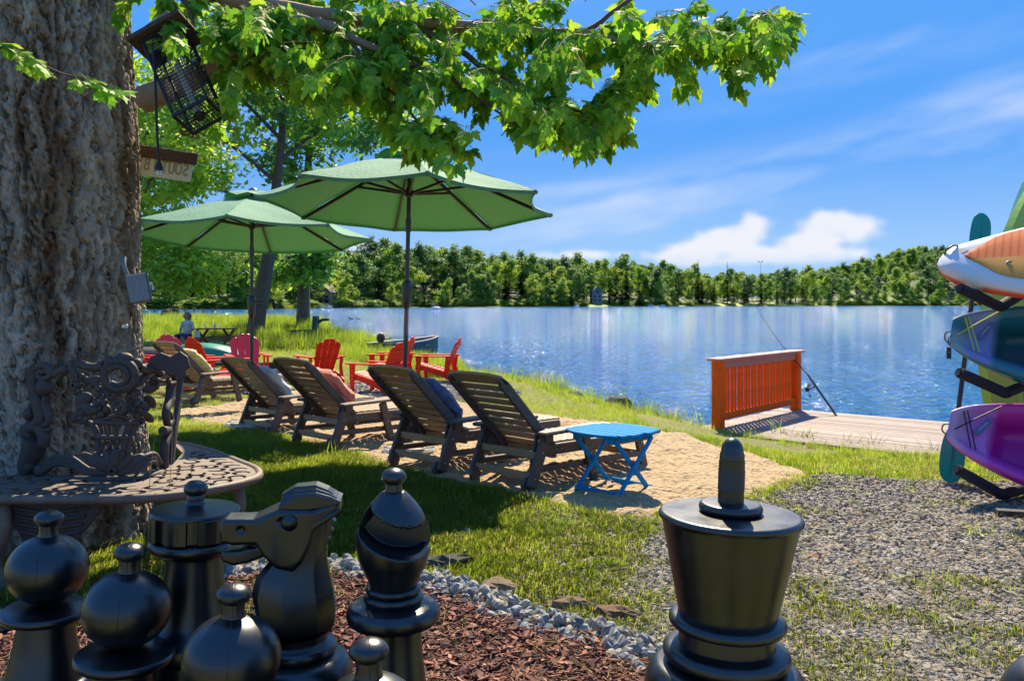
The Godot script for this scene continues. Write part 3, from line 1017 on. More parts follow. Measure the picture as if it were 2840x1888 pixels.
func make_back_trees() -> void:
	# the two that stand by the water behind the chairs
	var t := thing("shore_tree", "tall tree with leaning grey trunk behind the farther green umbrella", "tree", Vector3(-12.4, -0.42, -42.0))
	var mb := Mb.new()
	mb.tube(curve([Vector3(-0.05, -0.2, 0), Vector3(0.1, 1.2, 0), Vector3(0.45, 3.0, 0), Vector3(0.75, 5.0, 0), Vector3(1.0, 7.5, 0), Vector3(1.3, 10.5, 0), Vector3(1.2, 14.5, 0)], 4), [0.46, 0.1], 14)
	part("trunk", mb, M.far_bark, t)
	for l in [[Vector3(1.0, 7.5, 0), Vector3(-1.5, 9.5, 0.5), Vector3(-4.0, 10.5, 0.8)], [Vector3(1.1, 8.5, 0), Vector3(3.4, 10.4, -0.5), Vector3(5.5, 11.2, -0.6)], [Vector3(1.2, 9.6, 0), Vector3(-0.6, 11.5, 0.4), Vector3(-2.0, 13.2, 0.3)], [Vector3(0.9, 6.4, 0), Vector3(-1.5, 7.0, 1.0), Vector3(-4.5, 7.2, 1.5)]]:
		var lb := Mb.new()
		lb.tube(curve(l, 4), [0.11, 0.03], 8)
		part("limb", lb, M.far_bark, t)
	place("crown", crown([[Vector3(-0.5, 11.5, 0), Vector3(4.0, 2.2, 3.0), 62], [Vector3(4.6, 10.6, 0), Vector3(2.4, 1.6, 2.0), 26], [Vector3(-4.6, 9.6, 1), Vector3(2.4, 1.5, 2.0), 30], [Vector3(0.5, 14.6, 0), Vector3(4.5, 1.6, 3.0), 44], [Vector3(-4.0, 7.2, 1.5), Vector3(1.6, 0.7, 1.4), 10]], 46, 0.21, 0.95, MIDDLE, 5), M.leaves, t)
	place("rusty_leaves", crown([[Vector3(-2.2, 10.2, 2.2), Vector3(1.6, 1.9, 0.9), 22]], 40, 0.17, 0.7, RUST, 6), M.leaves, t)

	t = thing("shore_tree", "tall straight-trunked tree at the water edge beside the small grey float", "tree", Vector3(-11.6, -0.45, -48.2))
	mb = Mb.new()
	mb.tube(curve([Vector3(0, -0.2, 0), Vector3(0.0, 1.5, 0), Vector3(0.05, 4.0, 0), Vector3(0.15, 7.0, 0), Vector3(0.35, 11.0, 0), Vector3(0.3, 16.0, 0)], 4), [0.42, 0.12], 14)
	part("trunk", mb, M.far_bark, t)
	for l in [[Vector3(0.05, 4.5, 0.3), Vector3(-1.2, 3.9, 0.8), Vector3(-2.6, 3.3, 1.0)], [Vector3(0.1, 4.2, 0.3), Vector3(0.9, 3.6, 0.8), Vector3(1.8, 4.3, 0.9)], [Vector3(0.3, 9.5, 0), Vector3(2.5, 11.5, 0.4), Vector3(4.8, 12.2, 0.3)], [Vector3(0.3, 10.2, 0), Vector3(-2.0, 12.4, 0), Vector3(-3.5, 13.4, 0.3)]]:
		var lb := Mb.new()
		lb.tube(curve(l, 4), [0.10, 0.03], 8)
		part("limb", lb, M.far_bark, t)
	place("crown", crown([[Vector3(1.5, 12.6, 0), Vector3(4.4, 2.4, 3.0), 62], [Vector3(5.3, 11.8, 0), Vector3(1.8, 2.4, 1.6), 24], [Vector3(0.5, 16.0, 0), Vector3(5.0, 1.6, 3.0), 40], [Vector3(-0.2, 9.6, 1.0), Vector3(2.6, 1.4, 1.0), 26], [Vector3(0.2, 3.6, 1.0), Vector3(1.5, 0.6, 0.5), 22], [Vector3(1.1, 4.5, 1.0), Vector3(1.0, 0.6, 0.6), 10], [Vector3(-1.5, 3.2, 1.0), Vector3(0.9, 0.4, 0.5), 9]], 46, 0.21, 0.85, MIDDLE, 15), M.leaves, t)

	t = thing("lawn_tree", "bright yellow-green tree behind the big maple trunk and the mirrored sign", "tree", Vector3(-15.2, -0.4, -33.0))
	mb = Mb.new()
	mb.tube(curve([Vector3(0, -0.2, 0), Vector3(0.1, 2.5, 0), Vector3(0.5, 5.0, 0), Vector3(0.8, 8.5, 0)], 4), [0.3, 0.08], 12)
	part("trunk", mb, M.far_bark, t)
	for l in [[Vector3(0.2, 3.0, 0), Vector3(1.5, 4.6, 0.3), Vector3(3.2, 5.2, 0.5)], [Vector3(0.4, 4.4, 0), Vector3(1.6, 6.4, 0.3), Vector3(2.2, 8.4, 0.5)], [Vector3(0.1, 2.6, 0), Vector3(1.4, 2.9, 0.6), Vector3(3.0, 2.6, 0.8)]]:
		var lb := Mb.new()
		lb.tube(curve(l, 4), [0.1, 0.025], 8)
		part("limb", lb, M.far_bark, t)
	place("crown", crown([[Vector3(1.6, 3.3, 0.3), Vector3(2.2, 0.9, 1.6), 36], [Vector3(3.1, 2.9, 0.4), Vector3(1.3, 1.0, 1.0), 18], [Vector3(1.0, 5.0, 0), Vector3(2.0, 1.2, 1.6), 26], [Vector3(1.6, 7.3, 0), Vector3(2.7, 1.8, 2.0), 46], [Vector3(3.6, 6.6, 0), Vector3(1.2, 1.0, 1.0), 12], [Vector3(1.5, 9.7, 0), Vector3(3.0, 1.4, 2.0), 36]], 50, 0.16, 0.7, BRIGHT, 25), M.leaves, t)

	t = thing("lawn_tree", "small tree with many upright bare stems under the mirrored sign", "tree", Vector3(-16.7, -0.4, -36.5))
	for l in 6:
		mb = Mb.new()
		var a := -0.5 + l * 0.2
		mb.tube(curve([Vector3(a * 0.4, -0.2, 0), Vector3(a * 1.6, 4.0, 0.2 * (l % 3)), Vector3(a * 3.0 + 1.2, 7.6, 0.2), Vector3(a * 4.0 + 2.6, 10.5, 0)], 4), [0.09, 0.03], 7)
		part("stem", mb, M.far_bark, t)
	place("crown", crown([[Vector3(2.6, 10.2, 0), Vector3(2.4, 1.6, 1.6), 26], [Vector3(1.2, 8.2, 0), Vector3(1.8, 0.9, 1.4), 14]], 46, 0.17, 0.7, BRIGHT, 35), M.leaves, t)

func make_pier() -> void:
	var o := thing("pier", "weathered wooden pier deck reaching over the lake beside the orange railing", "pier", Vector3(2.72, -0.42, -11.75), -0.7077)
	for k in 23:
		var mb := Mb.new()
		mb.box(Transform3D(Basis(), Vector3.ZERO), Vector3(6.8, 0.035, 0.125), 0.004)
		var warp := rng.randf_range(-0.003, 0.003)
		place("plank", mb.mesh(), M["deck%d" % (rng.randi() % 4)], o, Transform3D(Basis(Vector3(0, 0, 1), rng.randf_range(-0.0006, 0.0006)), Vector3(3.2 + rng.randf_range(-0.02, 0.02), -0.0175 + warp, 0.284 - k * 0.132)))
	for z in [0.0, -1.3, -2.6]:
		var mb := Mb.new()
		mb.box(Transform3D(Basis(), Vector3(3.2, -0.11, z)), Vector3(6.7, 0.14, 0.045))
		part("joist", mb, M.grey_wood, o)
	for x in [0.6, 3.2, 6.0]:
		for z in [-0.1, -2.55]:
			var mb := Mb.new()
			mb.tube(PackedVector3Array([Vector3(x, -1.4, z), Vector3(x, -0.1, z)]), [0.07, 0.07], 10)
			part("pile", mb, M.grey_wood, o)

	var r := thing("railing", "orange stained wooden railing with square balusters along the pier edge", "railing", Vector3(2.72, -0.42, -11.75), -0.7077)
	for z in [-0.02, -2.62]:
		var mb := Mb.new()
		mb.box(Transform3D(Basis(), Vector3(0.07, 0.385, z)), Vector3(0.135, 1.05, 0.135), 0.006)
		part("post", mb, M.stain, r)
	var top := Mb.new()
	top.box(Transform3D(Basis(Vector3(0, 0, -1), Vector3.UP, Vector3(1, 0, 0)), Vector3(0.07, 0.928, -1.32)), Vector3(2.86, 0.036, 0.21), 0.006)
	part("cap_rail", top, M.rail_top, r)
	for y in [0.855, 0.15]:
		var mb := Mb.new()
		mb.box(Transform3D(Basis(Vector3(0, 0, -1), Vector3.UP, Vector3(1, 0, 0)), Vector3(0.085, y, -1.32)), Vector3(2.46, 0.1, 0.04), 0.004)
		part("rail", mb, M.rail_top if y > 0.5 else M.stain, r)
	for k in 23:
		var mb := Mb.new()
		mb.box(Transform3D(Basis(), Vector3(0.045 + 0.002 * (k % 2), 0.49, -0.14 - k * 0.1075)), Vector3(0.024, 0.74, 0.062), 0.003)
		part("baluster", mb, M.stain, r)

	# rod resting against the far post
	var a := Vector3(4.864, -0.421, -13.000)
	var b := Vector3(3.868, 1.650, -14.600)
	var rod := thing("fishing_rod", "black fishing rod with spinning reel leaning on the orange railing", "fishing rod", a)
	var dir := (b - a)
	var mb := Mb.new()
	mb.tube(PackedVector3Array([Vector3.ZERO, dir * 0.10, dir * 0.28]), [0.017, 0.016, 0.014], 10)
	part("handle", mb, M.black, rod)
	mb = Mb.new()
	var bl := PackedVector3Array()
	for i in 13:
		var t := 0.28 + 0.72 * i / 12.0
		bl.append(dir * t + Vector3(-0.05, -0.06, 0) * sin((t - 0.28) / 0.72 * PI))
	mb.tube(bl, [0.0085, 0.0028], 6)
	part("blank", mb, M.black, rod)
	for i in [1, 3, 5, 7, 9, 12]:
		mb = Mb.new()
		var ring := PackedVector3Array()
		for j in 9:
			ring.append(bl[i] + Vector3(-0.02, -0.012, 0) + Vector3(cos(j * TAU / 8), sin(j * TAU / 8) * 0.6, sin(j * TAU / 8) * 0.6) * 0.012)
		mb.tube(ring, [0.0016, 0.0016], 4, false)
		part("line_guide", mb, M.steel, rod)
	mb = Mb.new()
	var seat := dir * 0.2 + Vector3(-0.13, -0.05, 0)
	mb.ball(seat, Vector3(0.038, 0.038, 0.03), 10, 6)
	mb.tube(PackedVector3Array([dir * 0.2, seat]), [0.012, 0.014], 6)
	part("reel_body", mb, M.black, rod)
	mb = Mb.new()
	mb.lathe(PackedVector2Array([Vector2(0.0, 0), Vector2(0.036, 0), Vector2(0.036, 0.01), Vector2(0.024, 0.015), Vector2(0.024, 0.045), Vector2(0.034, 0.05), Vector2(0.034, 0.06), Vector2(0, 0.06)]), 14, Transform3D(Basis(Vector3(0, 0, 1), -0.5), seat + Vector3(0.0, 0.02, 0.01)))
	part("spool", mb, M.steel, rod)
	mb = Mb.new()
	mb.tube(PackedVector3Array([seat, seat + Vector3(0.01, -0.05, 0.04), seat + Vector3(0.03, -0.09, 0.04)]), [0.005, 0.005], 5)
	mb.ball(seat + Vector3(0.03, -0.1, 0.04), Vector3(0.014, 0.02, 0.014), 8, 5)
	part("crank", mb, M.black, rod)


func petal(mb: Mb, a: Vector3, b: Vector3, w: float, thick := 0.5) -> void:
	var x := (b - a).normalized()
	var z := x.cross(Vector3(0, 0, 1)).cross(x).normalized()
	mb.ball((a + b) / 2, Vector3((b - a).length() * 0.55, w, w * thick), 10, 6, Basis(x, z.cross(x), z))


func flower(c: Vector3, r: float, parent: Node) -> void:
	var mb := Mb.new()
	var start := rng.randf() * TAU
	for k in 5:
		var d := Vector3(cos(start + k * TAU / 5), sin(start + k * TAU / 5), 0)
		mb.ball(c + d * r * 0.6, Vector3(r * 0.42, r * 0.42, r * 0.3), 9, 6)
	mb.ball(c + Vector3(0, 0, r * 0.2), Vector3.ONE * r * 0.24, 8, 6)
	part("flower", mb, M.iron, parent)


func swirl(p: Array, r0: float, r1: float, called: String, parent: Node) -> void:
	var mb := Mb.new()
	mb.tube(curve(p, 5), [r0, r1], 9)
	part(called, mb, M.iron, parent)


func make_bench() -> void:
	var o := thing("tree_bench", "cast iron garden bench with pierced scrollwork seat and flower basket back", "bench")
	# the seat: one plate pierced with C scrolls
	var outer := curve2([Vector2(-3.3, 3.79), Vector2(-2.4, 3.78), Vector2(-1.75, 3.79), Vector2(-1.52, 3.85), Vector2(-1.34, 4.02), Vector2(-1.25, 4.22), Vector2(-1.30, 4.43), Vector2(-1.46, 4.65), Vector2(-1.68, 4.93), Vector2(-1.92, 5.18), Vector2(-2.06, 5.26)], 5, false)
	var outline := outer.duplicate()
	for q in [Vector2(-1.86, 4.9), Vector2(-1.78, 4.55), Vector2(-1.86, 4.32), Vector2(-2.02, 4.22), Vector2(-2.5, 4.33), Vector2(-3.3, 4.42)]:
		outline.append(q)
	var csg := CSGCombiner3D.new()
	csg.name = "plate_builder"
	var plate := CSGPolygon3D.new()
	plate.name = "plate"
	plate.polygon = outline
	plate.depth = 0.016
	csg.add_child(plate)
	var band := PackedVector2Array()
	for i in 15:
		var a := -2.3 + i * 4.6 / 14
		var w := 0.011 * sin(PI * i / 14.0) + 0.004
		band.append(Vector2(cos(a), sin(a)) * (0.036 + w))
	for i in range(14, -1, -1):
		var a := -2.3 + i * 4.6 / 14
		var w := 0.009 * sin(PI * i / 14.0) + 0.002
		band.append(Vector2(cos(a), sin(a)) * (0.034 - w))
	var tear := curve2([Vector2(-0.03, -0.012), Vector2(0.0, 0.004), Vector2(0.034, -0.01), Vector2(0.0, -0.004)], 3)
	var row := 0
	for off in [0.085, 0.185, 0.285, 0.385]:
		var ring := Geometry2D.offset_polygon(outline, -off)
		if ring.is_empty():
			continue
		var p: PackedVector2Array = ring[0]
		var left := 0.05 * row
		for i in p.size():
			var q0 := p[i]
			var q1 := p[(i + 1) % p.size()]
			var len := q0.distance_to(q1)
			while left < len:
				var at := q0.lerp(q1, left / len)
				if edge_distance(at, outline) > off - 0.004 and at.x > -2.75:
					var dir := (q1 - q0).angle()
					for e in [[band, dir + (0.6 if row % 2 == 0 else 3.7)], [tear, dir + 1.2]]:
						var cut := CSGPolygon3D.new()
						cut.polygon = e[0]
						cut.name = "piercing"
						cut.depth = 0.06
						cut.operation = CSGShape3D.OPERATION_SUBTRACTION
						cut.position = Vector3(at.x, at.y, 0.02) + (Vector3.ZERO if e[0] == band else Vector3(cos(dir) * 0.05, sin(dir) * 0.05, 0))
						cut.rotation.z = e[1]
						csg.add_child(cut, true)
				left += 0.103
			left -= len
		row += 1
	# the polygon lies in x and d; stand it flat at seat height
	csg.name = "seat"
	csg.material_override = M.iron_seat
	csg.transform = Transform3D(Basis(Vector3(1, 0, 0), Vector3(0, 0, -1), Vector3(0, 1, 0)), Vector3(0, 0.43, 0))
	o.add_child(csg)
	var rim := PackedVector3Array()
	for q in outer:
		rim.append(Vector3(q.x, 0.420, -q.y))
	var mb := Mb.new()
	mb.tube(rim, [0.021, 0.021], 10)
	part("seat_rim", mb, M.iron_seat, o)
	for l in [[Vector3(-1.33, 0.40, -4.2), Vector3(-1.30, 0.28, -4.16), Vector3(-1.37, 0.12, -4.2), Vector3(-1.36, 0.0, -4.18)], [Vector3(-2.25, 0.40, -3.84), Vector3(-2.22, 0.27, -3.80), Vector3(-2.28, 0.12, -3.86), Vector3(-2.25, 0.0, -3.84)], [Vector3(-1.95, 0.40, -5.15), Vector3(-1.93, 0.2, -5.18), Vector3(-1.96, -0.02, -5.16)]]:
		mb = Mb.new()
		mb.tube(curve(l, 5), [0.034, 0.03, 0.028, 0.026, 0.024, 0.022, 0.02, 0.018, 0.017, 0.017, 0.018, 0.018, 0.019, 0.02, 0.022, 0.024].slice(0, (l.size() - 1) * 5 + 1), 9)
		part("leg", mb, M.iron_seat, o)
	mb = Mb.new()
	mb.slab(curve2([Vector2(-0.22, 0.0), Vector2(0.22, 0.0), Vector2(0.15, -0.14), Vector2(0.06, -0.24), Vector2(-0.06, -0.24), Vector2(-0.15, -0.14)], 4), 0.02, Transform3D(Basis(), Vector3(-2.05, 0.405, -3.86)), 0.006)
	for k in 5:
		mb.tube(PackedVector3Array([Vector3(-2.22 + k * 0.012, 0.37 - k * 0.035, -3.845), Vector3(-2.05, 0.345 - k * 0.035, -3.838), Vector3(-1.88 - k * 0.012, 0.37 - k * 0.035, -3.845)]), [0.008, 0.008], 6)
	part("apron", mb, M.iron, o)

	var back := Node3D.new()
	back.name = "backrest"
	o.add_child(back)
	swirl([Vector3(-2.462, 0.415, -4.315), Vector3(-2.276, 0.420, -4.244), Vector3(-2.095, 0.427, -4.183), Vector3(-1.908, 0.436, -4.136), Vector3(-1.786, 0.433, -4.195), Vector3(-1.765, 0.427, -4.313), Vector3(-1.805, 0.394, -4.567)], 0.020, 0.016, "bottom_rail", back)
	# figures at the ends
	swirl([Vector3(-2.351, 0.951, -4.273), Vector3(-2.353, 0.869, -4.273), Vector3(-2.327, 0.778, -4.264), Vector3(-2.310, 0.709, -4.257), Vector3(-2.338, 0.680, -4.268)], 0.036, 0.032, "cherub_figure", back)
	swirl([Vector3(-2.273, 0.824, -4.243), Vector3(-2.290, 0.780, -4.249), Vector3(-2.263, 0.716, -4.239), Vector3(-2.280, 0.683, -4.245), Vector3(-2.324, 0.678, -4.262)], 0.020, 0.017, "cherub_figure", back)
	swirl([Vector3(-2.393, 0.612, -4.289), Vector3(-2.379, 0.656, -4.283), Vector3(-2.324, 0.665, -4.262), Vector3(-2.293, 0.623, -4.251), Vector3(-2.303, 0.579, -4.255)], 0.034, 0.030, "cherub_figure", back)
	swirl([Vector3(-2.345, 0.609, -4.270), Vector3(-2.369, 0.542, -4.280), Vector3(-2.396, 0.481, -4.290), Vector3(-2.400, 0.437, -4.291)], 0.060, 0.040, "cherub_figure", back)
	for q in [[Vector3(-2.285, 0.867, -4.241), Vector3(0.042, 0.045, 0.038)], [Vector3(-2.384, 0.729, -4.286), Vector3(0.03, 0.036, 0.03)], [Vector3(-2.276, 0.656, -4.244), Vector3(0.028, 0.014, 0.02)], [Vector3(-2.311, 0.455, -4.251), Vector3(0.032, 0.034, 0.03)], [Vector3(-2.380, 0.479, -4.271), Vector3(0.034, 0.045, 0.03)]]:
		mb = Mb.new()
		mb.ball(q[0], q[1], 12, 8)
		part("cherub_figure", mb, M.iron, back)
	swirl([Vector3(-2.281, 0.932, -4.233), Vector3(-2.298, 0.945, -4.240), Vector3(-2.322, 0.931, -4.249), Vector3(-2.305, 0.910, -4.243), Vector3(-2.261, 0.912, -4.225), Vector3(-2.234, 0.939, -4.215), Vector3(-2.261, 0.968, -4.225), Vector3(-2.308, 0.969, -4.244), Vector3(-2.343, 0.947, -4.257)], 0.014, 0.018, "scroll", back)
	swirl([Vector3(-2.269, 0.953, -4.241), Vector3(-2.222, 0.933, -4.223), Vector3(-2.182, 0.951, -4.207), Vector3(-2.149, 0.957, -4.197)], 0.028, 0.02, "scroll", back)
	swirl([Vector3(-2.208, 0.907, -4.218), Vector3(-2.175, 0.940, -4.205), Vector3(-2.131, 0.962, -4.192)], 0.018, 0.014, "scroll", back)
	swirl([Vector3(-2.131, 1.000, -4.192), Vector3(-2.125, 0.963, -4.191), Vector3(-2.101, 0.931, -4.185), Vector3(-2.079, 0.926, -4.179)], 0.014, 0.024, "leaf_scroll", back)
	swirl([Vector3(-2.088, 0.985, -4.181), Vector3(-2.040, 0.972, -4.169), Vector3(-1.992, 0.968, -4.157), Vector3(-1.947, 0.979, -4.146)], 0.020, 0.024, "top_rail", back)
	swirl([Vector3(-1.797, 0.965, -4.189), Vector3(-1.775, 0.952, -4.219), Vector3(-1.761, 0.953, -4.276), Vector3(-1.774, 0.915, -4.377)], 0.022, 0.022, "top_rail", back)
	swirl([Vector3(-1.783, 0.958, -4.432), Vector3(-1.780, 0.929, -4.415), Vector3(-1.771, 0.900, -4.355), Vector3(-1.763, 0.894, -4.268)], 0.010, 0.022, "leaf_scroll", back)
	mb = Mb.new()
	mb.ball(Vector3(-1.920, 0.995, -4.139), Vector3(0.027, 0.032, 0.025), 12, 8)
	mb.ball(Vector3(-1.855, 1.010, -4.150), Vector3(0.045, 0.03, 0.028), 12, 8)
	mb.ball(Vector3(-1.807, 0.983, -4.182), Vector3(0.026, 0.028, 0.024), 12, 8)
	part("shell_crest", mb, M.iron, back)
	mb = Mb.new()
	var ring := PackedVector3Array()
	var ring2 := PackedVector3Array()
	for k in 25:
		var a := TAU * k / 24.0
		ring.append(Vector3(-1.872, 0.932, -4.138) + Vector3(cos(a) * 0.073, sin(a) * 0.068, 0))
	for k in 20:
		var a := 2.6 - 4.9 * k / 19.0
		ring2.append(Vector3(-1.875, 0.931, -4.126) + Vector3(cos(a) * 0.048, sin(a) * 0.043, 0))
	mb.tube(ring, [0.021, 0.021], 9, false)
	mb.tube(ring2, [0.016, 0.012], 8)
	part("ring", mb, M.iron, back)
	swirl([Vector3(-1.853, 0.907, -4.131), Vector3(-1.850, 0.883, -4.133), Vector3(-1.873, 0.866, -4.117), Vector3(-1.915, 0.886, -4.124), Vector3(-1.930, 0.915, -4.127)], 0.013, 0.016, "scroll", back)
	for f in [[Vector3(-1.954, 0.851, -4.134), 0.040], [Vector3(-1.816, 0.846, -4.155), 0.040], [Vector3(-2.069, 0.903, -4.170), 0.036], [Vector3(-1.959, 0.778, -4.128), 0.048], [Vector3(-1.789, 0.766, -4.163), 0.050], [Vector3(-2.047, 0.735, -4.157), 0.036], [Vector3(-1.758, 0.886, -4.266), 0.032], [Vector3(-2.091, 0.863, -4.175), 0.026], [Vector3(-1.934, 0.877, -4.135), 0.030]]:
		flower(f[0], f[1], back)
	mb = Mb.new()
	ring = PackedVector3Array()
	for k in 17:
		var a := TAU * k / 16.0
		ring.append(Vector3(-1.863, 0.783, -4.113) + Vector3(cos(a) * 0.028, sin(a) * 0.028, 0))
	mb.tube(ring, [0.011, 0.011], 8, false)
	mb.ball(Vector3(-1.863, 0.782, -4.113), Vector3.ONE * 0.014, 8, 6)
	part("flower", mb, M.iron, back)
	for l in [[Vector3(-2.052, 0.900, -4.172), Vector3(-1.962, 0.913, -4.150), 0.022], [Vector3(-2.022, 0.912, -4.165), Vector3(-1.971, 0.876, -4.152), 0.02], [Vector3(-1.823, 0.879, -4.171), Vector3(-1.773, 0.928, -4.227), 0.024], [Vector3(-1.811, 0.910, -4.179), Vector3(-1.832, 0.864, -4.166), 0.016], [Vector3(-1.786, 0.861, -4.195), Vector3(-1.765, 0.849, -4.313), 0.024], [Vector3(-2.107, 0.798, -4.186), Vector3(-2.016, 0.827, -4.163), 0.036], [Vector3(-2.101, 0.766, -4.185), Vector3(-2.034, 0.789, -4.168), 0.03], [Vector3(-2.125, 0.702, -4.191), Vector3(-2.070, 0.762, -4.177), 0.026], [Vector3(-1.926, 0.814, -4.140), Vector3(-1.880, 0.851, -4.133), 0.02], [Vector3(-1.890, 0.752, -4.131), Vector3(-1.840, 0.722, -4.160), 0.02], [Vector3(-1.852, 0.749, -4.152), Vector3(-1.823, 0.805, -4.171), 0.02], [Vector3(-1.775, 0.826, -4.219), Vector3(-1.764, 0.762, -4.264), 0.028], [Vector3(-1.777, 0.742, -4.211), Vector3(-1.767, 0.693, -4.252), 0.022], [Vector3(-1.799, 0.723, -4.187), Vector3(-1.786, 0.690, -4.195), 0.018], [Vector3(-1.938, 0.792, -4.143), Vector3(-1.923, 0.730, -4.140), 0.018], [Vector3(-1.864, 0.866, -4.144), Vector3(-1.908, 0.825, -4.136), 0.018], [Vector3(-1.769, 0.783, -4.219), Vector3(-1.779, 0.744, -4.190), 0.018], [Vector3(-2.066, 0.789, -4.169), Vector3(-2.000, 0.749, -4.152), 0.03], [Vector3(-2.004, 0.822, -4.160), Vector3(-1.938, 0.750, -4.143), 0.03], [Vector3(-1.848, 0.833, -4.155), Vector3(-1.799, 0.787, -4.187), 0.028], [Vector3(-1.998, 0.738, -4.159), Vector3(-1.914, 0.719, -4.137), 0.022]]:
		mb = Mb.new()
		petal(mb, l[0], l[1], l[2])
		part("leaf", mb, M.iron, back)
	# basket
	swirl([Vector3(-2.082, 0.706, -4.180), Vector3(-2.034, 0.702, -4.168), Vector3(-2.000, 0.686, -4.152), Vector3(-1.979, 0.639, -4.147), Vector3(-1.973, 0.560, -4.145)], 0.014, 0.013, "basket_side", back)
	swirl([Vector3(-1.797, 0.698, -4.178), Vector3(-1.814, 0.668, -4.167), Vector3(-1.830, 0.632, -4.156), Vector3(-1.842, 0.560, -4.148)], 0.012, 0.012, "basket_side", back)
	swirl([Vector3(-1.990, 0.711, -4.143), Vector3(-1.930, 0.726, -4.127), Vector3(-1.873, 0.743, -4.117), Vector3(-1.845, 0.730, -4.136), Vector3(-1.833, 0.718, -4.144)], 0.012, 0.01, "basket_handle", back)
	swirl([Vector3(-1.996, 0.707, -4.144), Vector3(-1.877, 0.708, -4.114), Vector3(-1.794, 0.703, -4.170)], 0.011, 0.011, "basket_rim", back)
	swirl([Vector3(-1.990, 0.637, -4.143), Vector3(-1.895, 0.637, -4.118), Vector3(-1.823, 0.635, -4.151)], 0.013, 0.013, "basket_rim", back)
	for q in [[Vector3(-1.967, 0.700, -4.144), Vector3(-1.955, 0.643, -4.141)], [Vector3(-1.919, 0.702, -4.132), Vector3(-1.916, 0.643, -4.131)], [Vector3(-1.892, 0.703, -4.125), Vector3(-1.879, 0.674, -4.124)], [Vector3(-1.865, 0.702, -4.133), Vector3(-1.879, 0.674, -4.124)], [Vector3(-1.879, 0.674, -4.124), Vector3(-1.877, 0.642, -4.125)], [Vector3(-1.836, 0.699, -4.152), Vector3(-1.853, 0.640, -4.141)], [Vector3(-1.814, 0.694, -4.167), Vector3(-1.834, 0.638, -4.154)]]:
		swirl(q, 0.010, 0.009, "basket_stave", back)
	for k in 4:
		mb = Mb.new()
		var u := k / 3.0
		mb.tube(PackedVector3Array([Vector3(-1.967, 0.624, -4.144).lerp(Vector3(-1.865, 0.628, -4.133), u), Vector3(-1.934, 0.567, -4.135).lerp(Vector3(-1.842, 0.568, -4.148), u)]), [0.009, 0.009], 7)
		part("basket_weave", mb, M.iron, back)
		mb = Mb.new()
		mb.tube(PackedVector3Array([Vector3(-1.933, 0.626, -4.128).lerp(Vector3(-1.837, 0.627, -4.141), u), Vector3(-1.966, 0.567, -4.137).lerp(Vector3(-1.859, 0.571, -4.127), u)]), [0.009, 0.009], 7)
		part("basket_weave", mb, M.iron, back)
	# leaves spreading from the foot of the basket
	for l in [[Vector3(-1.907, 0.478, -4.121), Vector3(-2.065, 0.555, -4.162), 0.026], [Vector3(-1.907, 0.481, -4.121), Vector3(-2.002, 0.560, -4.146), 0.026], [Vector3(-1.900, 0.485, -4.113), Vector3(-1.935, 0.580, -4.122), 0.024], [Vector3(-1.897, 0.485, -4.112), Vector3(-1.876, 0.585, -4.107), 0.022], [Vector3(-1.898, 0.481, -4.119), Vector3(-1.855, 0.581, -4.129), 0.022], [Vector3(-1.895, 0.479, -4.118), Vector3(-1.821, 0.554, -4.152), 0.026], [Vector3(-1.892, 0.469, -4.125), Vector3(-1.779, 0.542, -4.190), 0.03], [Vector3(-1.881, 0.465, -4.122), Vector3(-1.783, 0.494, -4.187), 0.022], [Vector3(-1.928, 0.462, -4.134), Vector3(-2.078, 0.476, -4.172), 0.020]]:
		mb = Mb.new()
		petal(mb, l[0], l[1], l[2], 0.45)
		part("acanthus_leaf", mb, M.iron, back)
	for k in 4:
		swirl([Vector3(-2.285, 0.484, -4.241) + Vector3(0, 0.012 - k * 0.014, 0), Vector3(-2.218, 0.529, -4.215) + Vector3(0, -k * 0.012, 0), Vector3(-2.127, 0.532, -4.184) + Vector3(0, -k * 0.013, 0), Vector3(-2.060, 0.498, -4.167) + Vector3(-0.004 * k, -k * 0.010, 0), Vector3(-1.994, 0.464, -4.151) + Vector3(0, -k * 0.003, 0)], 0.014, 0.008, "plume", back)
	for k in 3:
		swirl([Vector3(-1.828, 0.479, -4.158) + Vector3(k * 0.01, -k * 0.012, 0), Vector3(-1.787, 0.527, -4.185) + Vector3(k * 0.008, -k * 0.016, 0), Vector3(-1.759, 0.535, -4.260) + Vector3(0, -k * 0.018, 0), Vector3(-1.769, 0.473, -4.358) + Vector3(-k * 0.012, -k * 0.01, 0)], 0.012, 0.014, "plume", back)
	mb = Mb.new()
	ring = PackedVector3Array()
	for k in 13:
		var a := TAU * k / 12.0
		ring.append(Vector3(-1.893, 0.480, -4.104) + Vector3(cos(a) * 0.016, sin(a) * 0.016, 0))
	mb.tube(ring, [0.008, 0.008], 8, false)
	part("rosette", mb, M.iron, back)
	# the far end of the back, seen edge on
	swirl([Vector3(-1.789, 0.924, -4.469), Vector3(-1.819, 0.893, -4.648), Vector3(-1.830, 0.852, -4.698), Vector3(-1.805, 0.853, -4.567), Vector3(-1.801, 0.878, -4.542)], 0.016, 0.012, "scroll", back)
	swirl([Vector3(-1.811, 0.832, -4.603), Vector3(-1.805, 0.766, -4.567), Vector3(-1.793, 0.705, -4.493), Vector3(-1.799, 0.643, -4.530), Vector3(-1.812, 0.655, -4.616), Vector3(-1.805, 0.696, -4.567)], 0.026, 0.014, "cherub_figure", back)
	swirl([Vector3(-1.780, 0.625, -4.420), Vector3(-1.801, 0.607, -4.542), Vector3(-1.789, 0.550, -4.469), Vector3(-1.787, 0.484, -4.456), Vector3(-1.789, 0.419, -4.469)], 0.024, 0.022, "cherub_figure", back)
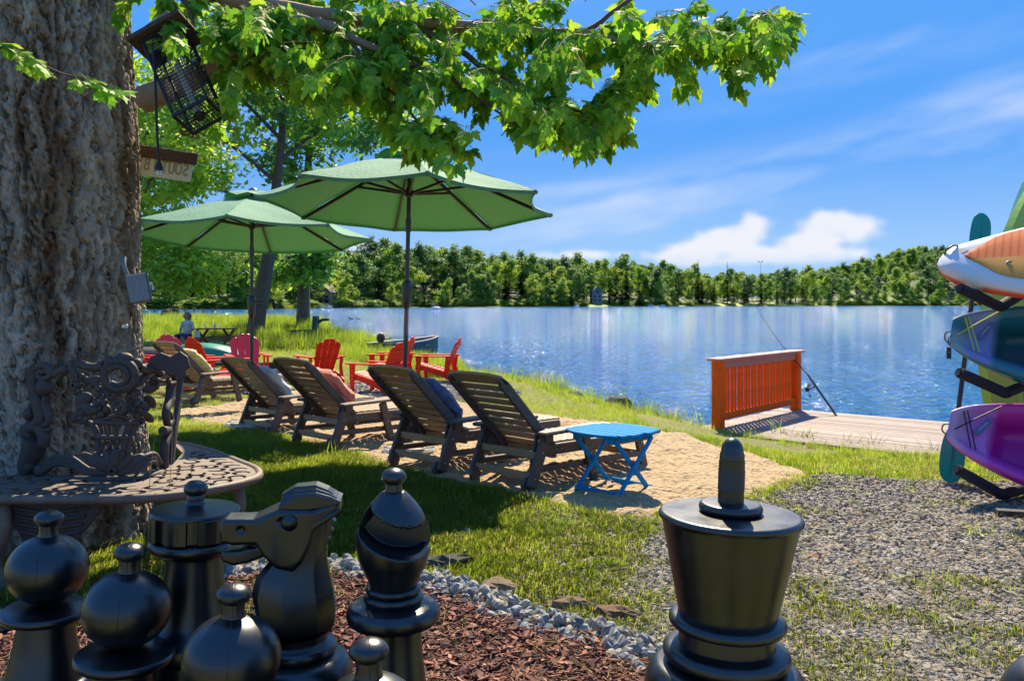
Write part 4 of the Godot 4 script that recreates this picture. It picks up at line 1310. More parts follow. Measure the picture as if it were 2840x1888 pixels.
	swirl([Vector3(-1.887, 0.930, -4.949), Vector3(-1.877, 0.791, -4.898), Vector3(-1.860, 0.664, -4.814), Vector3(-1.839, 0.534, -4.713), Vector3(-1.818, 0.385, -4.615)], 0.020, 0.016, "end_rail", back)
	mb = Mb.new()
	mb.slab(PackedVector2Array([Vector2(0, 0), Vector2(0.05, -0.012), Vector2(0.13, -0.03), Vector2(0.18, -0.075), Vector2(0.19, -0.02), Vector2(0.215, 0.0), Vector2(0.20, 0.05), Vector2(0.165, 0.075), Vector2(0.12, 0.05), Vector2(0.07, 0.07), Vector2(0.02, 0.05)]), 0.02, Transform3D(Basis(), Vector3(-1.789, 0.964, -4.247)), 0.005)
	part("crest_plate", mb, M.iron, back)
	for w in [[0.0, 0], [0.09, 1]]:
		mb = Mb.new()
		mb.tube(curve([Vector3(-1.649, 0.416, -3.950) + Vector3(w[0], -0.35, 0.1), Vector3(-1.644, 0.522, -3.950) + Vector3(w[0], 0, 0), Vector3(-1.624, 0.686, -3.950) + Vector3(w[0] * 0.9, 0.08 * w[1], 0)], 4), [0.002, 0.001], 4)
		tag(part("dry_stalk", mb, M.dry, self), ["dry grass stalk rising in front of the bench basket", "dry grass stalk rising before the right rim of the bench"][w[1]], "grass stalk", "")


# ---------- the giant chess men ----------
func turned(prof: Array, at := Vector3.ZERO) -> Mb:
	var mb := Mb.new()
	mb.lathe(PackedVector2Array(prof), 64, Transform3D(Basis(), at))
	return mb


func arc(cx: float, cy: float, rx: float, ry: float, a0: float, a1: float, k := 8) -> Array:
	var out: Array = []
	for i in k + 1:
		var a := deg_to_rad(lerpf(a0, a1, float(i) / k))
		out.append(Vector2(maxf(cx + cos(a) * rx, 0.0), cy + sin(a) * ry))
	return out


func v2(a: Array) -> Array:
	var out: Array = []
	for i in range(0, a.size(), 2):
		out.append(Vector2(a[i], a[i + 1]))
	return out


func make_pawn(label: String) -> Node3D:
	var t := thing("chess_pawn", label, "chess piece", Vector3.ZERO, 0.0, "giant black chess pawns")
	part("base", turned(v2([0, 0, 0.15, 0]) + arc(0.15, 0.03, 0.012, 0.03, -90, 90) + v2([0.13, 0.066, 0.118, 0.085]) + arc(0.118, 0.1, 0.01, 0.014, -90, 90) + v2([0.108, 0.116])), M.chess, t)
	part("stem", turned(v2([0.108, 0.115, 0.106, 0.135]) + arc(0.104, 0.155, 0.012, 0.012, -60, 90, 5) + v2([0.1, 0.17, 0.092, 0.2, 0.083, 0.24, 0.075, 0.28, 0.07, 0.325])), M.chess, t)
	part("collar", turned(v2([0.068, 0.322, 0.09, 0.332]) + arc(0.106, 0.346, 0.009, 0.012, -70, 70, 6) + v2([0.09, 0.362, 0.06, 0.37, 0.0, 0.372])), M.chess, t)
	part("head", turned(arc(0.0, 0.462, 0.103, 0.092, -74, 79, 24) + v2([0.019, 0.556])), M.chess, t)
	part("knob", turned(v2([0.026, 0.552, 0.023, 0.566, 0.024, 0.574]) + arc(0.0, 0.598, 0.037, 0.023, -50, 90, 10)), M.chess, t)
	for side in [1.35, 4.49]:
		var seam := PackedVector3Array()
		for q in arc(0.0, 0.462, 0.103, 0.092, -70, 79, 20) + v2([0.0245, 0.556, 0.023, 0.568]) + arc(0.0, 0.598, 0.037, 0.023, -50, 88, 10):
			seam.append(Vector3(cos(side) * q.x, q.y, sin(side) * q.x))
		var sb := Mb.new()
		sb.tube(seam, [0.0011, 0.0011], 5)
		part("mould_seam", sb, M.chess, t)
	return t


func make_chess() -> void:
	var pawn := make_pawn("black chess pawn farthest left, in front of the bench")
	var base := pawn
	var list: Array = [[Vector3(-1.272, 0.265, -2.350), 0.097, -0.03], [Vector3(-0.955, 0.352, -2.100), 0.078, -0.05], [Vector3(-0.611, 0.444, -1.850), 0.06, -0.03], [Vector3(-0.264, 0.541, -1.600), 0.04, 0.0]]
	var labels := ["black chess pawn farthest left, in front of the bench", "black chess pawn before the rook, second from the left", "black chess pawn before the horse-headed knight", "black chess pawn before the bishop, only its top in view"]
	for i in 4:
		var p: Vector3 = list[i][0]
		p.y = list[i][1]
		var o: Node3D = base if i == 0 else copy(base, labels[i], p, rng.randf() * TAU)
		o.position = p
		o.rotation = Vector3(0, 0, list[i][2])
	var near := copy(base, "black chess pawn at the lower right corner, only its round head in view", Vector3(1.005, 0.06, -1.6), 0.4)
	near.scale = Vector3.ONE * 1.02

	# rook
	var t := thing("chess_rook", "black chess rook with notched battlement and knob, before the iron bench", "chess piece", Vector3(-0.854, 0.333, -2.300) * Vector3(1, 0, 1) + Vector3(0, 0.012, 0))
	part("base", turned(v2([0, 0, 0.17, 0]) + arc(0.17, 0.04, 0.015, 0.04, -90, 90) + v2([0.15, 0.085, 0.13, 0.13, 0.12, 0.16, 0.118, 0.2])), M.chess, t)
	part("stem", turned(v2([0.115, 0.2]) + arc(0.112, 0.37, 0.012, 0.03, -90, 60, 6) + v2([0.1, 0.41, 0.092, 0.43, 0.085, 0.47, 0.078, 0.53, 0.073, 0.585, 0.074, 0.6, 0.09, 0.612])), M.chess, t)
	part("collar", turned(v2([0.085, 0.612, 0.108, 0.618]) + arc(0.108, 0.632, 0.009, 0.014, -80, 80, 6) + v2([0.105, 0.648])), M.chess, t)
	var plan := PackedVector2Array()
	for k in 8:
		for e in [[0.0, 0.1155], [0.13, 0.117], [0.26, 0.1175], [0.39, 0.117], [0.52, 0.1155], [0.535, 0.103], [0.65, 0.103], [0.77, 0.103]]:
			var a: float = TAU * k / 8 + e[0] + 0.42
			plan.append(Vector2(cos(a), sin(a)) * e[1])
	var mb := Mb.new()
	mb.slab(plan, 0.066, Transform3D(Basis(Vector3(1, 0, 0), Vector3(0, 0, -1), Vector3(0, 1, 0)), Vector3(0, 0.682, 0)), 0.004)
	part("battlement", mb, M.chess, t)
	part("top", turned(v2([0.114, 0.712]) + arc(0.105, 0.716, 0.01, 0.008, -20, 90, 4) + v2([0.07, 0.73, 0.04, 0.733, 0.025, 0.736])), M.chess, t)
	part("knob", turned(v2([0.03, 0.732, 0.022, 0.745, 0.023, 0.752]) + arc(0.0, 0.775, 0.031, 0.022, -48, 90, 10)), M.chess, t)
	t.rotation.z = -0.02

	# bishop
	t = thing("chess_bishop", "black chess bishop with a deep slanting cut in its mitre", "chess piece", Vector3(-0.273, 0.456, -2.000) * Vector3(1, 0, 1) + Vector3(0, 0.01, 0), -0.25)
	part("base", turned(v2([0, 0, 0.17, 0]) + arc(0.17, 0.04, 0.015, 0.04, -90, 90) + v2([0.15, 0.085, 0.12, 0.13, 0.108, 0.16])), M.chess, t)
	part("stem", turned(v2([0.105, 0.16]) + arc(0.1, 0.19, 0.012, 0.018, -90, 80, 6) + v2([0.092, 0.22, 0.085, 0.3, 0.074, 0.4, 0.066, 0.47, 0.064, 0.52, 0.07, 0.535])), M.chess, t)
	part("collar", turned(v2([0.066, 0.53, 0.09, 0.533]) + arc(0.09, 0.555, 0.018, 0.022, -85, 85, 8) + v2([0.07, 0.579, 0.064, 0.583])), M.chess, t)
	part("rings", turned(v2([0.06, 0.58]) + arc(0.06, 0.592, 0.009, 0.009, -80, 80, 6) + v2([0.06, 0.602]) + arc(0.056, 0.611, 0.008, 0.008, -80, 80, 6) + v2([0.05, 0.62])), M.chess, t)
	var prof := curve2([Vector2(0.05, 0.612), Vector2(0.064, 0.645), Vector2(0.079, 0.68), Vector2(0.0855, 0.715), Vector2(0.082, 0.75), Vector2(0.066, 0.788), Vector2(0.042, 0.82), Vector2(0.022, 0.838)], 6, false)
	var table := PackedFloat32Array()
	for i in 120:
		var yy := 0.605 + i * 0.002
		var r := 0.0
		for j in prof.size() - 1:
			if yy >= prof[j].y and yy <= prof[j + 1].y:
				r = lerpf(prof[j].x, prof[j + 1].x, (yy - prof[j].y) / maxf(prof[j + 1].y - prof[j].y, 1e-6))
		table.append(r)
	# the cut opens down to the right and towards the lens
	var o1 := Vector3(0.62, -0.50, 0.60).rotated(Vector3.UP, 0.25).normalized()
	var n1 := (Vector3.UP - o1 * o1.y).normalized()
	var mitre := net(func(p: Vector3) -> float:
		var k := clampi(int((p.y - 0.605) / 0.002), 0, 118)
		var f := (Vector2(p.x, p.z).length() - lerpf(table[k], table[k + 1], (p.y - 0.605) / 0.002 - k)) * 0.85
		f = maxf(f, maxf(0.613 - p.y, p.y - 0.838))
		var q := p - Vector3(0, 0.745, 0)
		var u := q.dot(o1)
		var h := q.dot(n1) - 0.012 - u * 0.12
		var bowl := 0.05 * maxf(0.0, 1.0 - q.length_squared() / 0.0062)
		var cut := maxf(maxf(h - 0.034, -h - 0.026 - bowl), maxf(-0.056 - u, -0.02 - p.z - p.x * 0.3))
		return maxf(f, -cut), Vector3(-0.095, 0.6, -0.095), Vector3(0.095, 0.845, 0.095), 0.0034)
	part("mitre", mitre, M.chess, t)
	part("knob", turned(v2([0.02, 0.834, 0.019, 0.846]) + arc(0.0, 0.868, 0.029, 0.021, -50, 90, 10)), M.chess, t)

	# king, its cross replaced by a plain round-topped post
	t = thing("chess_king", "large black chess king with a domed grey-banded post on its flat crown", "chess piece", Vector3(0.378, 0.589, -1.600) * Vector3(1, 0, 1) + Vector3(0, 0.06, 0))
	part("base", turned(v2([0, 0, 0.19, 0]) + arc(0.19, 0.045, 0.02, 0.045, -90, 90) + v2([0.16, 0.1, 0.13, 0.15, 0.12, 0.2])), M.chess, t)
	part("stem", turned(v2([0.115, 0.2, 0.1, 0.27, 0.09, 0.35, 0.088, 0.42, 0.096, 0.46])), M.chess, t)
	part("collar", turned(v2([0.09, 0.455, 0.12, 0.458]) + arc(0.118, 0.507, 0.03, 0.048, -85, 80, 12) + v2([0.09, 0.562])), M.chess, t)
	part("rings", turned(v2([0.085, 0.56, 0.1, 0.56]) + arc(0.1, 0.575, 0.016, 0.015, -90, 85, 8) + v2([0.088, 0.594, 0.087, 0.622]) + arc(0.094, 0.634, 0.013, 0.0115, -90, 90, 8) + v2([0.085, 0.648])), M.chess, t)
	part("crown", turned(v2([0.088, 0.642, 0.092, 0.66, 0.124, 0.815]) + arc(0.122, 0.825, 0.009, 0.008, -10, 90, 6) + v2([0.06, 0.8335, 0.0, 0.834])), M.chess, t)
	part("washer", turned(v2([0.0, 0.832, 0.054, 0.832]) + arc(0.05, 0.842, 0.008, 0.0095, -90, 90, 6) + v2([0.02, 0.852, 0.0, 0.852])), M.chess, t)
	part("post", turned(v2([0.0235, 0.852, 0.0235, 0.93, 0.0225, 0.9305, 0.0225, 0.94]) + arc(0.0, 0.945, 0.0205, 0.026, 0, 90, 8)), M.chess, t)
	mb = turned(v2([0.0238, 0.875, 0.0242, 0.8755, 0.0242, 0.912, 0.0238, 0.9125]))
	part("worn_band", mb, mat(Color(0.05, 0.045, 0.047), 0.5), t)
	t.rotation = Vector3(0.0, 0, -0.03)

	# knight
	t = thing("chess_knight", "black chess knight with horse head facing left and ridged mane", "chess piece", Vector3(-0.527, 0.415, -2.100) * Vector3(1, 0, 1) + Vector3(0, 0.05, 0), 0.12)
	part("base", turned(v2([0, 0, 0.17, 0]) + arc(0.17, 0.04, 0.015, 0.04, -90, 90) + v2([0.15, 0.085, 0.13, 0.13]) + arc(0.108, 0.33, 0.032, 0.05, -80, 85, 8) + v2([0.095, 0.385])), M.chess, t)
	part("ring", turned(v2([0.09, 0.38]) + arc(0.086, 0.398, 0.016, 0.016, -80, 85, 8) + v2([0.08, 0.42, 0.083, 0.437])), M.chess, t)
	# neck: faceted sections [height, front x, back x, half depth]
	var rows: Array = []
	for s in [[0.435, -0.075, 0.088, 0.06], [0.455, -0.085, 0.096, 0.072], [0.49, -0.094, 0.098, 0.074], [0.53, -0.1, 0.094, 0.07], [0.57, -0.09, 0.085, 0.056], [0.605, -0.06, 0.078, 0.048], [0.64, -0.02, 0.078, 0.042], [0.69, 0.01, 0.084, 0.038], [0.73, 0.03, 0.092, 0.034], [0.755, 0.04, 0.1, 0.028]]:
		var r := PackedVector3Array()
		for e in [[0.0, 0.0], [0.10, 0.55], [0.42, 1.0], [0.8, 0.72], [1.0, 0.2], [1.0, -0.2], [0.8, -0.72], [0.42, -1.0], [0.10, -0.55]]:
			r.append(Vector3(lerpf(s[1], s[2], e[0]), s[0], e[1] * s[3]))
		rows.append(r)
	mb = Mb.new()
	for j in 9:
		var strip: Array = []
		for i in rows.size():
			strip.append(PackedVector3Array([rows[i][j], rows[i][(j + 1) % 9]]))
		mb.grid(strip, false, -1.0)
	mb.cap(rows[0], Vector3.DOWN)
	mb.cap(rows[-1], Vector3.UP)
	part("neck", mb, M.chess, t)
	var flat := func(pts: Array) -> PackedVector2Array:
		var o := PackedVector2Array()
		for i in range(0, pts.size(), 2):
			o.append(Vector2((pts[i] - 1990) * 0.000351, 0.435 + (1210 - pts[i + 1]) * 0.000351))
		return o
	var head := flat.call([1545, 400, 1735, 405, 1905, 335, 2130, 345, 2300, 290, 2312, 365, 2150, 470, 2130, 560, 2060, 700, 2000, 765, 1890, 735, 1800, 650, 1745, 575, 1600, 585, 1515, 560, 1505, 480, 1515, 420])
	var jaw := flat.call([1740, 585, 1790, 620, 1830, 660, 1700, 705, 1600, 722, 1525, 690, 1513, 640, 1530, 618, 1640, 618])
	var eye := Vector3((1978 - 1990) * 0.000351, 0.435 + (1210 - 420) * 0.000351, 0.0)
	var nose := Vector3((1648 - 1990) * 0.000351, 0.435 + (1210 - 478) * 0.000351, 0.0)
	var lips := [Vector2((1500 - 1990) * 0.000351, 0.435 + (1210 - 608) * 0.000351), Vector2((1735 - 1990) * 0.000351, 0.435 + (1210 - 590) * 0.000351)]
	var moulded := net(func(p: Vector3) -> float:
		var q := Vector2(p.x, p.y)
		var z := absf(p.z)
		var half := lerpf(0.040, 0.060, smoothstep(-0.13, -0.03, p.x)) - 0.012 * smoothstep(0.03, 0.11, p.x)
		half -= 0.012 * smoothstep(0.0, -0.06, p.y - 0.62 - p.x * 0.3)
		var rd := 0.011
		var a := edge_distance(q, head) * (-1.0 if inside(q, head) else 1.0) + rd
		var b := z - half + rd
		var f := minf(maxf(a, b), 0.0) + Vector2(maxf(a, 0.0), maxf(b, 0.0)).length() - rd
		var a2 := edge_distance(q, jaw) * (-1.0 if inside(q, jaw) else 1.0) + 0.008
		var b2 := z - 0.036 + 0.008
		var f2 := minf(maxf(a2, b2), 0.0) + Vector2(maxf(a2, 0.0), maxf(b2, 0.0)).length() - 0.008
		var k := clampf(0.5 + 0.5 * (f2 - f) / 0.008, 0, 1)
		f = lerpf(f2, f, k) - 0.008 * k * (1 - k)
		# hollow cheek round the eye, nostril and lips
		f = maxf(f, -(Vector3(p.x - eye.x + 0.012, (p.y - eye.y) * 1.3, z - 0.088).length() - 0.034))
		f = minf(f, Vector3(p.x - eye.x, p.y - eye.y, z - 0.054).length() - 0.0205)
		f = maxf(f, -(Vector3(p.x - nose.x, p.y - nose.y, z - 0.048).length() - 0.013))
		var mouth := q.distance_to(Geometry2D.get_closest_point_to_segment(q, lips[0], lips[1])) - 0.0055
		return maxf(f, -maxf(mouth, 0.020 - z)), Vector3(-0.19, 0.56, -0.078), Vector3(0.13, 0.775, 0.078), 0.0034)
	part("head", moulded, M.chess, t)
	for k in 3:
		mb = Mb.new()
		mb.slab(flat.call([1905 + k * 2, 352 - k * 32, 1905 + k * 4, 312 - k * 28, 2000, 236 - k * 20 + 8, 2150 - k * 4, 226 - k * 20 + 8, 2240 - k * 8, 262 - k * 16, 2312 - k * 26, 298 - k * 20, 2300 - k * 20, 330 - k * 10, 2100, 360 - k * 20]), 0.10 - k * 0.02, Transform3D(), 0.006)
		part("mane_step", mb, M.chess, t)
	for z in [-1.0, 1.0]:
		mb = Mb.new()
		mb.slab(flat.call([2080, 470, 2120, 430, 2310, 340, 2305, 375, 2150, 470, 2140, 492]), 0.012, Transform3D(Basis(), Vector3(0, 0, z * 0.052)), 0.004)
		part("ear", mb, M.chess, t)
	var saw := PackedVector2Array([Vector2(0.03, 0.45)])
	for k in 14:
		var yy := 0.45 + k * 0.0215
		var xx := 0.094 + 0.008 * sin(k * 0.7) - 0.010 * sin(k * PI / 13.0) * 1.6
		saw.append(Vector2(xx - 0.006, yy))
		saw.append(Vector2(xx + 0.005, yy + 0.013))
	saw.append(Vector2(0.06, 0.76))
	mb = Mb.new()
	mb.slab(saw, 0.03, Transform3D(), 0.0015)
	part("mane", mb, M.chess, t)


# ---------- chaises ----------
func make_chaise(label: String) -> Node3D:
	# x runs from the wheels to the foot, y up, z across (0 = the side nearer the lens, which is +z)
	var t := thing("chaise_longue", label, "chaise longue", Vector3.ZERO, 0.0, "dark brown chaises lined up on the sand")
	var w := 0.60
	for s in [0.0, -w]:
		var mb := Mb.new()
		mb.bar(Vector3(0.0, 0.03, s), Vector3(0.15, 0.375, s), 0.034, 0.085, Vector3.LEFT, 0.006)
		part("rear_leg", mb, M.chaise, t)
		mb = Mb.new()
		mb.bar(Vector3(0.655, 0.0, s), Vector3(0.545, 0.375, s), 0.034, 0.075, Vector3.LEFT, 0.006)
		part("arm_post", mb, M.chaise, t)
		mb = Mb.new()
		mb.bar(Vector3(1.30, 0.0, s - signf(s + 0.3) * 0.04), Vector3(1.22, 0.27, s - signf(s + 0.3) * 0.04), 0.034, 0.075, Vector3.LEFT, 0.006)
		part("foot_leg", mb, M.chaise, t)
		mb = Mb.new()
		mb.bar(Vector3(0.06, 0.392, s + (0.02 if s == 0.0 else -0.02)), Vector3(0.66, 0.40, s + (0.02 if s == 0.0 else -0.02)), 0.11, 0.026, Vector3.UP, 0.008)
		part("armrest", mb, M.chaise, t)
		mb = Mb.new()
		mb.bar(Vector3(0.11, 0.355, s + (0.012 if s == 0.0 else -0.012)), Vector3(0.19, 0.355, s + (0.012 if s == 0.0 else -0.012)), 0.05, 0.05, Vector3.UP, 0.005)
		part("arm_block", mb, M.chaise, t)
		mb = Mb.new()
		var i: float = s - signf(s + 0.3) * 0.04
		mb.bar(Vector3(0.12, 0.262, i), Vector3(1.36, 0.245, i), 0.034, 0.075, Vector3.UP, 0.006)
		part("seat_rail", mb, M.chaise, t)
		mb = Mb.new()
		mb.bar(Vector3(0.06, 0.14, i), Vector3(1.24, 0.115, i), 0.03, 0.045, Vector3.UP, 0.005)
		part("side_stretcher", mb, M.chaise, t)
		mb = Mb.new()
		mb.lathe(PackedVector2Array([Vector2(0, -0.016), Vector2(0.044, -0.016), Vector2(0.05, -0.01), Vector2(0.05, 0.01), Vector2(0.044, 0.016), Vector2(0, 0.016)]), 20, Transform3D(Basis(Vector3(1, 0, 0), PI / 2), Vector3(-0.005, 0.05, s + signf(s + 0.3) * -0.036)))
		part("wheel", mb, M.chaise, t)
		mb = Mb.new()
		for q in [Vector3(0.02, 0.09, s), Vector3(0.10, 0.26, s), Vector3(0.15, 0.355, s), Vector3(0.56, 0.35, s), Vector3(0.60, 0.2, s), Vector3(0.64, 0.06, s), Vector3(0.28, 0.26, i), Vector3(0.33, 0.26, i), Vector3(1.25, 0.2, i)]:
			for side in [-1.0, 1.0]:
				mb.ball(q + Vector3(0, 0, side * 0.019 if q.y != 0.355 else side * 0.037), Vector3(0.006, 0.006, 0.003), 6, 4)
		part("bolts", mb, M.bolt, t)
		# back rails
		mb = Mb.new()
		var xf := Transform3D(Basis(Vector3(-0.7071, 0.7071, 0), Vector3(0.7071, 0.7071, 0), Vector3(0, 0, -1)), Vector3(0.27, 0.262, s - signf(s + 0.3) * 0.045))
		mb.slab(PackedVector2Array([Vector2(-0.04, -0.035), Vector2(0.69, -0.035), Vector2(0.735, -0.02), Vector2(0.745, 0.005), Vector2(0.72, 0.022), Vector2(0.66, 0.036), Vector2(-0.04, 0.036)]), 0.03, xf, 0.005)
		part("back_rail", mb, M.chaise, t)
		# prop
		mb = Mb.new()
		if s == 0.0:
			mb.bar(Vector3(0.06, 0.09, -0.07), Vector3(0.14, 0.40, -0.07), 0.022, 0.03, Vector3.LEFT, 0.004)
		else:
			mb.bar(Vector3(0.12, 0.40, -w + 0.06), Vector3(0.36, 0.16, -w + 0.06), 0.03, 0.06, Vector3.UP, 0.004)
		part("prop", mb, M.chaise, t)
	var b := Basis(Vector3(-0.7071, 0.7071, 0), Vector3(0.7071, 0.7071, 0), Vector3(0, 0, -1))
	for k in 9:
		var mb := Mb.new()
		var at := Vector3(0.27, 0.262, -w / 2) + b * Vector3(0.02 + k * 0.0745, 0.012, 0)
		mb.box(Transform3D(b, at), Vector3(0.056, 0.014, w - 0.115), 0.004)
		part("back_slat", mb, M.chaise_slat, t)
	var hd := Mb.new()
	var plan := PackedVector2Array([Vector2(-(w - 0.06) / 2, -0.035), Vector2((w - 0.06) / 2, -0.035), Vector2((w - 0.06) / 2, 0.045), Vector2(0.16, 0.064), Vector2(0, 0.07), Vector2(-0.16, 0.064), Vector2(-(w - 0.06) / 2, 0.045)])
	hd.slab(plan, 0.022, Transform3D(Basis(Vector3(0, 0, -1), b.x, b.y), Vector3(0.27, 0.262, -w / 2) + b * Vector3(0.70, 0.012, 0)), 0.005)
	part("headboard", hd, M.chaise_slat, t)
	for k in 15:
		var mb := Mb.new()
		mb.box(Transform3D(Basis(), Vector3(0.33 + k * 0.074, 0.300 - k * 0.001, -w / 2)), Vector3(0.058, 0.02, w - 0.115), 0.004)
		part("seat_slat", mb, M.chaise_slat, t)
	for q in [[Vector3(0.03, 0.10, -0.005), Vector3(0.03, 0.10, -w + 0.005)], [Vector3(0.09, 0.235, -0.005), Vector3(0.09, 0.235, -w + 0.005)], [Vector3(1.30, 0.1, -0.05), Vector3(1.30, 0.1, -w + 0.05)], [Vector3(1.365, 0.245, -0.03), Vector3(1.365, 0.245, -w + 0.03)], [Vector3(0.3, 0.22, -0.05), Vector3(0.3, 0.22, -w + 0.05)]]:
		var mb := Mb.new()
		mb.bar(q[0], q[1], 0.03, 0.05, Vector3.UP, 0.005)
		part("cross_bar", mb, M.chaise_slat, t)
	return t


func pillow_mesh(sx: float, sy: float, th: float, sd: int) -> Mb:
	var f := noise(FastNoiseLite.TYPE_SIMPLEX_SMOOTH, 4.0, 2, sd)
	var rows: Array = []
	for i in 21:
		var r := PackedVector3Array()
		for j in 40:
			var a := TAU * j / 40.0
			var e := float(i) / 20.0 * PI - PI / 2
			var c := signf(cos(a)) * pow(absf(cos(a)), 0.45)
			var s := signf(sin(a)) * pow(absf(sin(a)), 0.45)
			var k := pow(maxf(cos(e), 0.0), 0.55)
			var q := Vector3(c * sx / 2 * k, s * sy / 2 * k, sin(e) * th / 2)
			q += Vector3(0, 0, f.get_noise_3dv(q * 3.0) * 0.03) + Vector3(f.get_noise_3dv(q * 5.0) * 0.015, 0, 0)
			r.append(q)
		rows.append(r)
	var mb := Mb.new()
	mb.grid(rows, true)
	return mb


func make_loungers() -> void:
	var list: Array = [
		["dark brown chaise with a yellow pillow, farthest row end next to the bench", Vector3(-4.02, -0.03, -11.0), 0.90],
		["dark brown chaise with a pale grey pillow, second from the bench", Vector3(-2.464, -0.10, -8.92), 0.843],
		["dark brown chaise with a coral red pillow, middle of the row", Vector3(-1.576, -0.025, -7.65), 0.817],
		["dark brown chaise with a navy pillow, in front of the nearer umbrella pole", Vector3(-0.528, -0.01, -6.47), 0.79],
		["dark brown chaise nearest the blue folding table, without a pillow", Vector3(0.128, -0.01, -5.88), 0.768],
		["dark brown chaise mostly hidden behind the iron bench back", Vector3(-5.35, -0.06, -12.4), 0.93],
	]
	var first := make_chaise(list[0][0])
	for i in list.size():
		var o: Node3D = first if i == 0 else copy(first, list[i][0], Vector3.ZERO, 0.0)
		o.position = list[i][1]
		o.rotation.y = list[i][2]
	var cloth := func(c: Color, c2: Color, sd: int) -> StandardMaterial3D:
		return mat(Color(1, 1, 1), 0.85, tri(Vector3.ONE * 3.5, {"albedo_texture": ntex(noise(FastNoiseLite.TYPE_SIMPLEX_SMOOTH, 0.012, 2, sd), [c, c, c2, c2], 256, [0.0, 0.52, 0.56, 1.0]), "rim_enabled": true, "rim": 0.3, "backlight_enabled": true, "backlight": (c * 0.5).linear_to_srgb()}))
	for p in [[0, "yellow and white patterned pillow leaning on the chaise beside the bench", Color(0.62, 0.57, 0.36), Color(0.60, 0.52, 0.06), 0.50], [1, "pale grey-blue pillow leaning on the second chaise from the bench", Color(0.42, 0.47, 0.47), Color(0.48, 0.50, 0.50), 0.50], [2, "coral red pillow leaning on the middle chaise", Color(0.66, 0.20, 0.12), Color(0.68, 0.27, 0.18), 0.48], [3, "navy and white pillow on the chaise before the nearer umbrella pole", Color(0.05, 0.07, 0.15), Color(0.09, 0.11, 0.2), 0.46]]:
		var base: Array = list[p[0]]
		var root := Transform3D(Basis(Vector3.UP, base[2]), base[1])
		var xf := root * Transform3D(Basis(Vector3(0, 0, -1), Vector3(-0.7071, 0.7071, 0), Vector3(0.7071, 0.7071, 0)), Vector3(0.27, 0.262, -0.3) + Vector3(-0.7071, 0.7071, 0) * 0.26 + Vector3(0.7071, 0.7071, 0) * 0.105)
		var o := part("pillow", pillow_mesh(0.46, p[4], 0.17, 30 + p[0]), cloth.call(p[2], p[3], 80 + p[0]), self)
		o.transform = xf
		tag(o, p[1], "pillow")


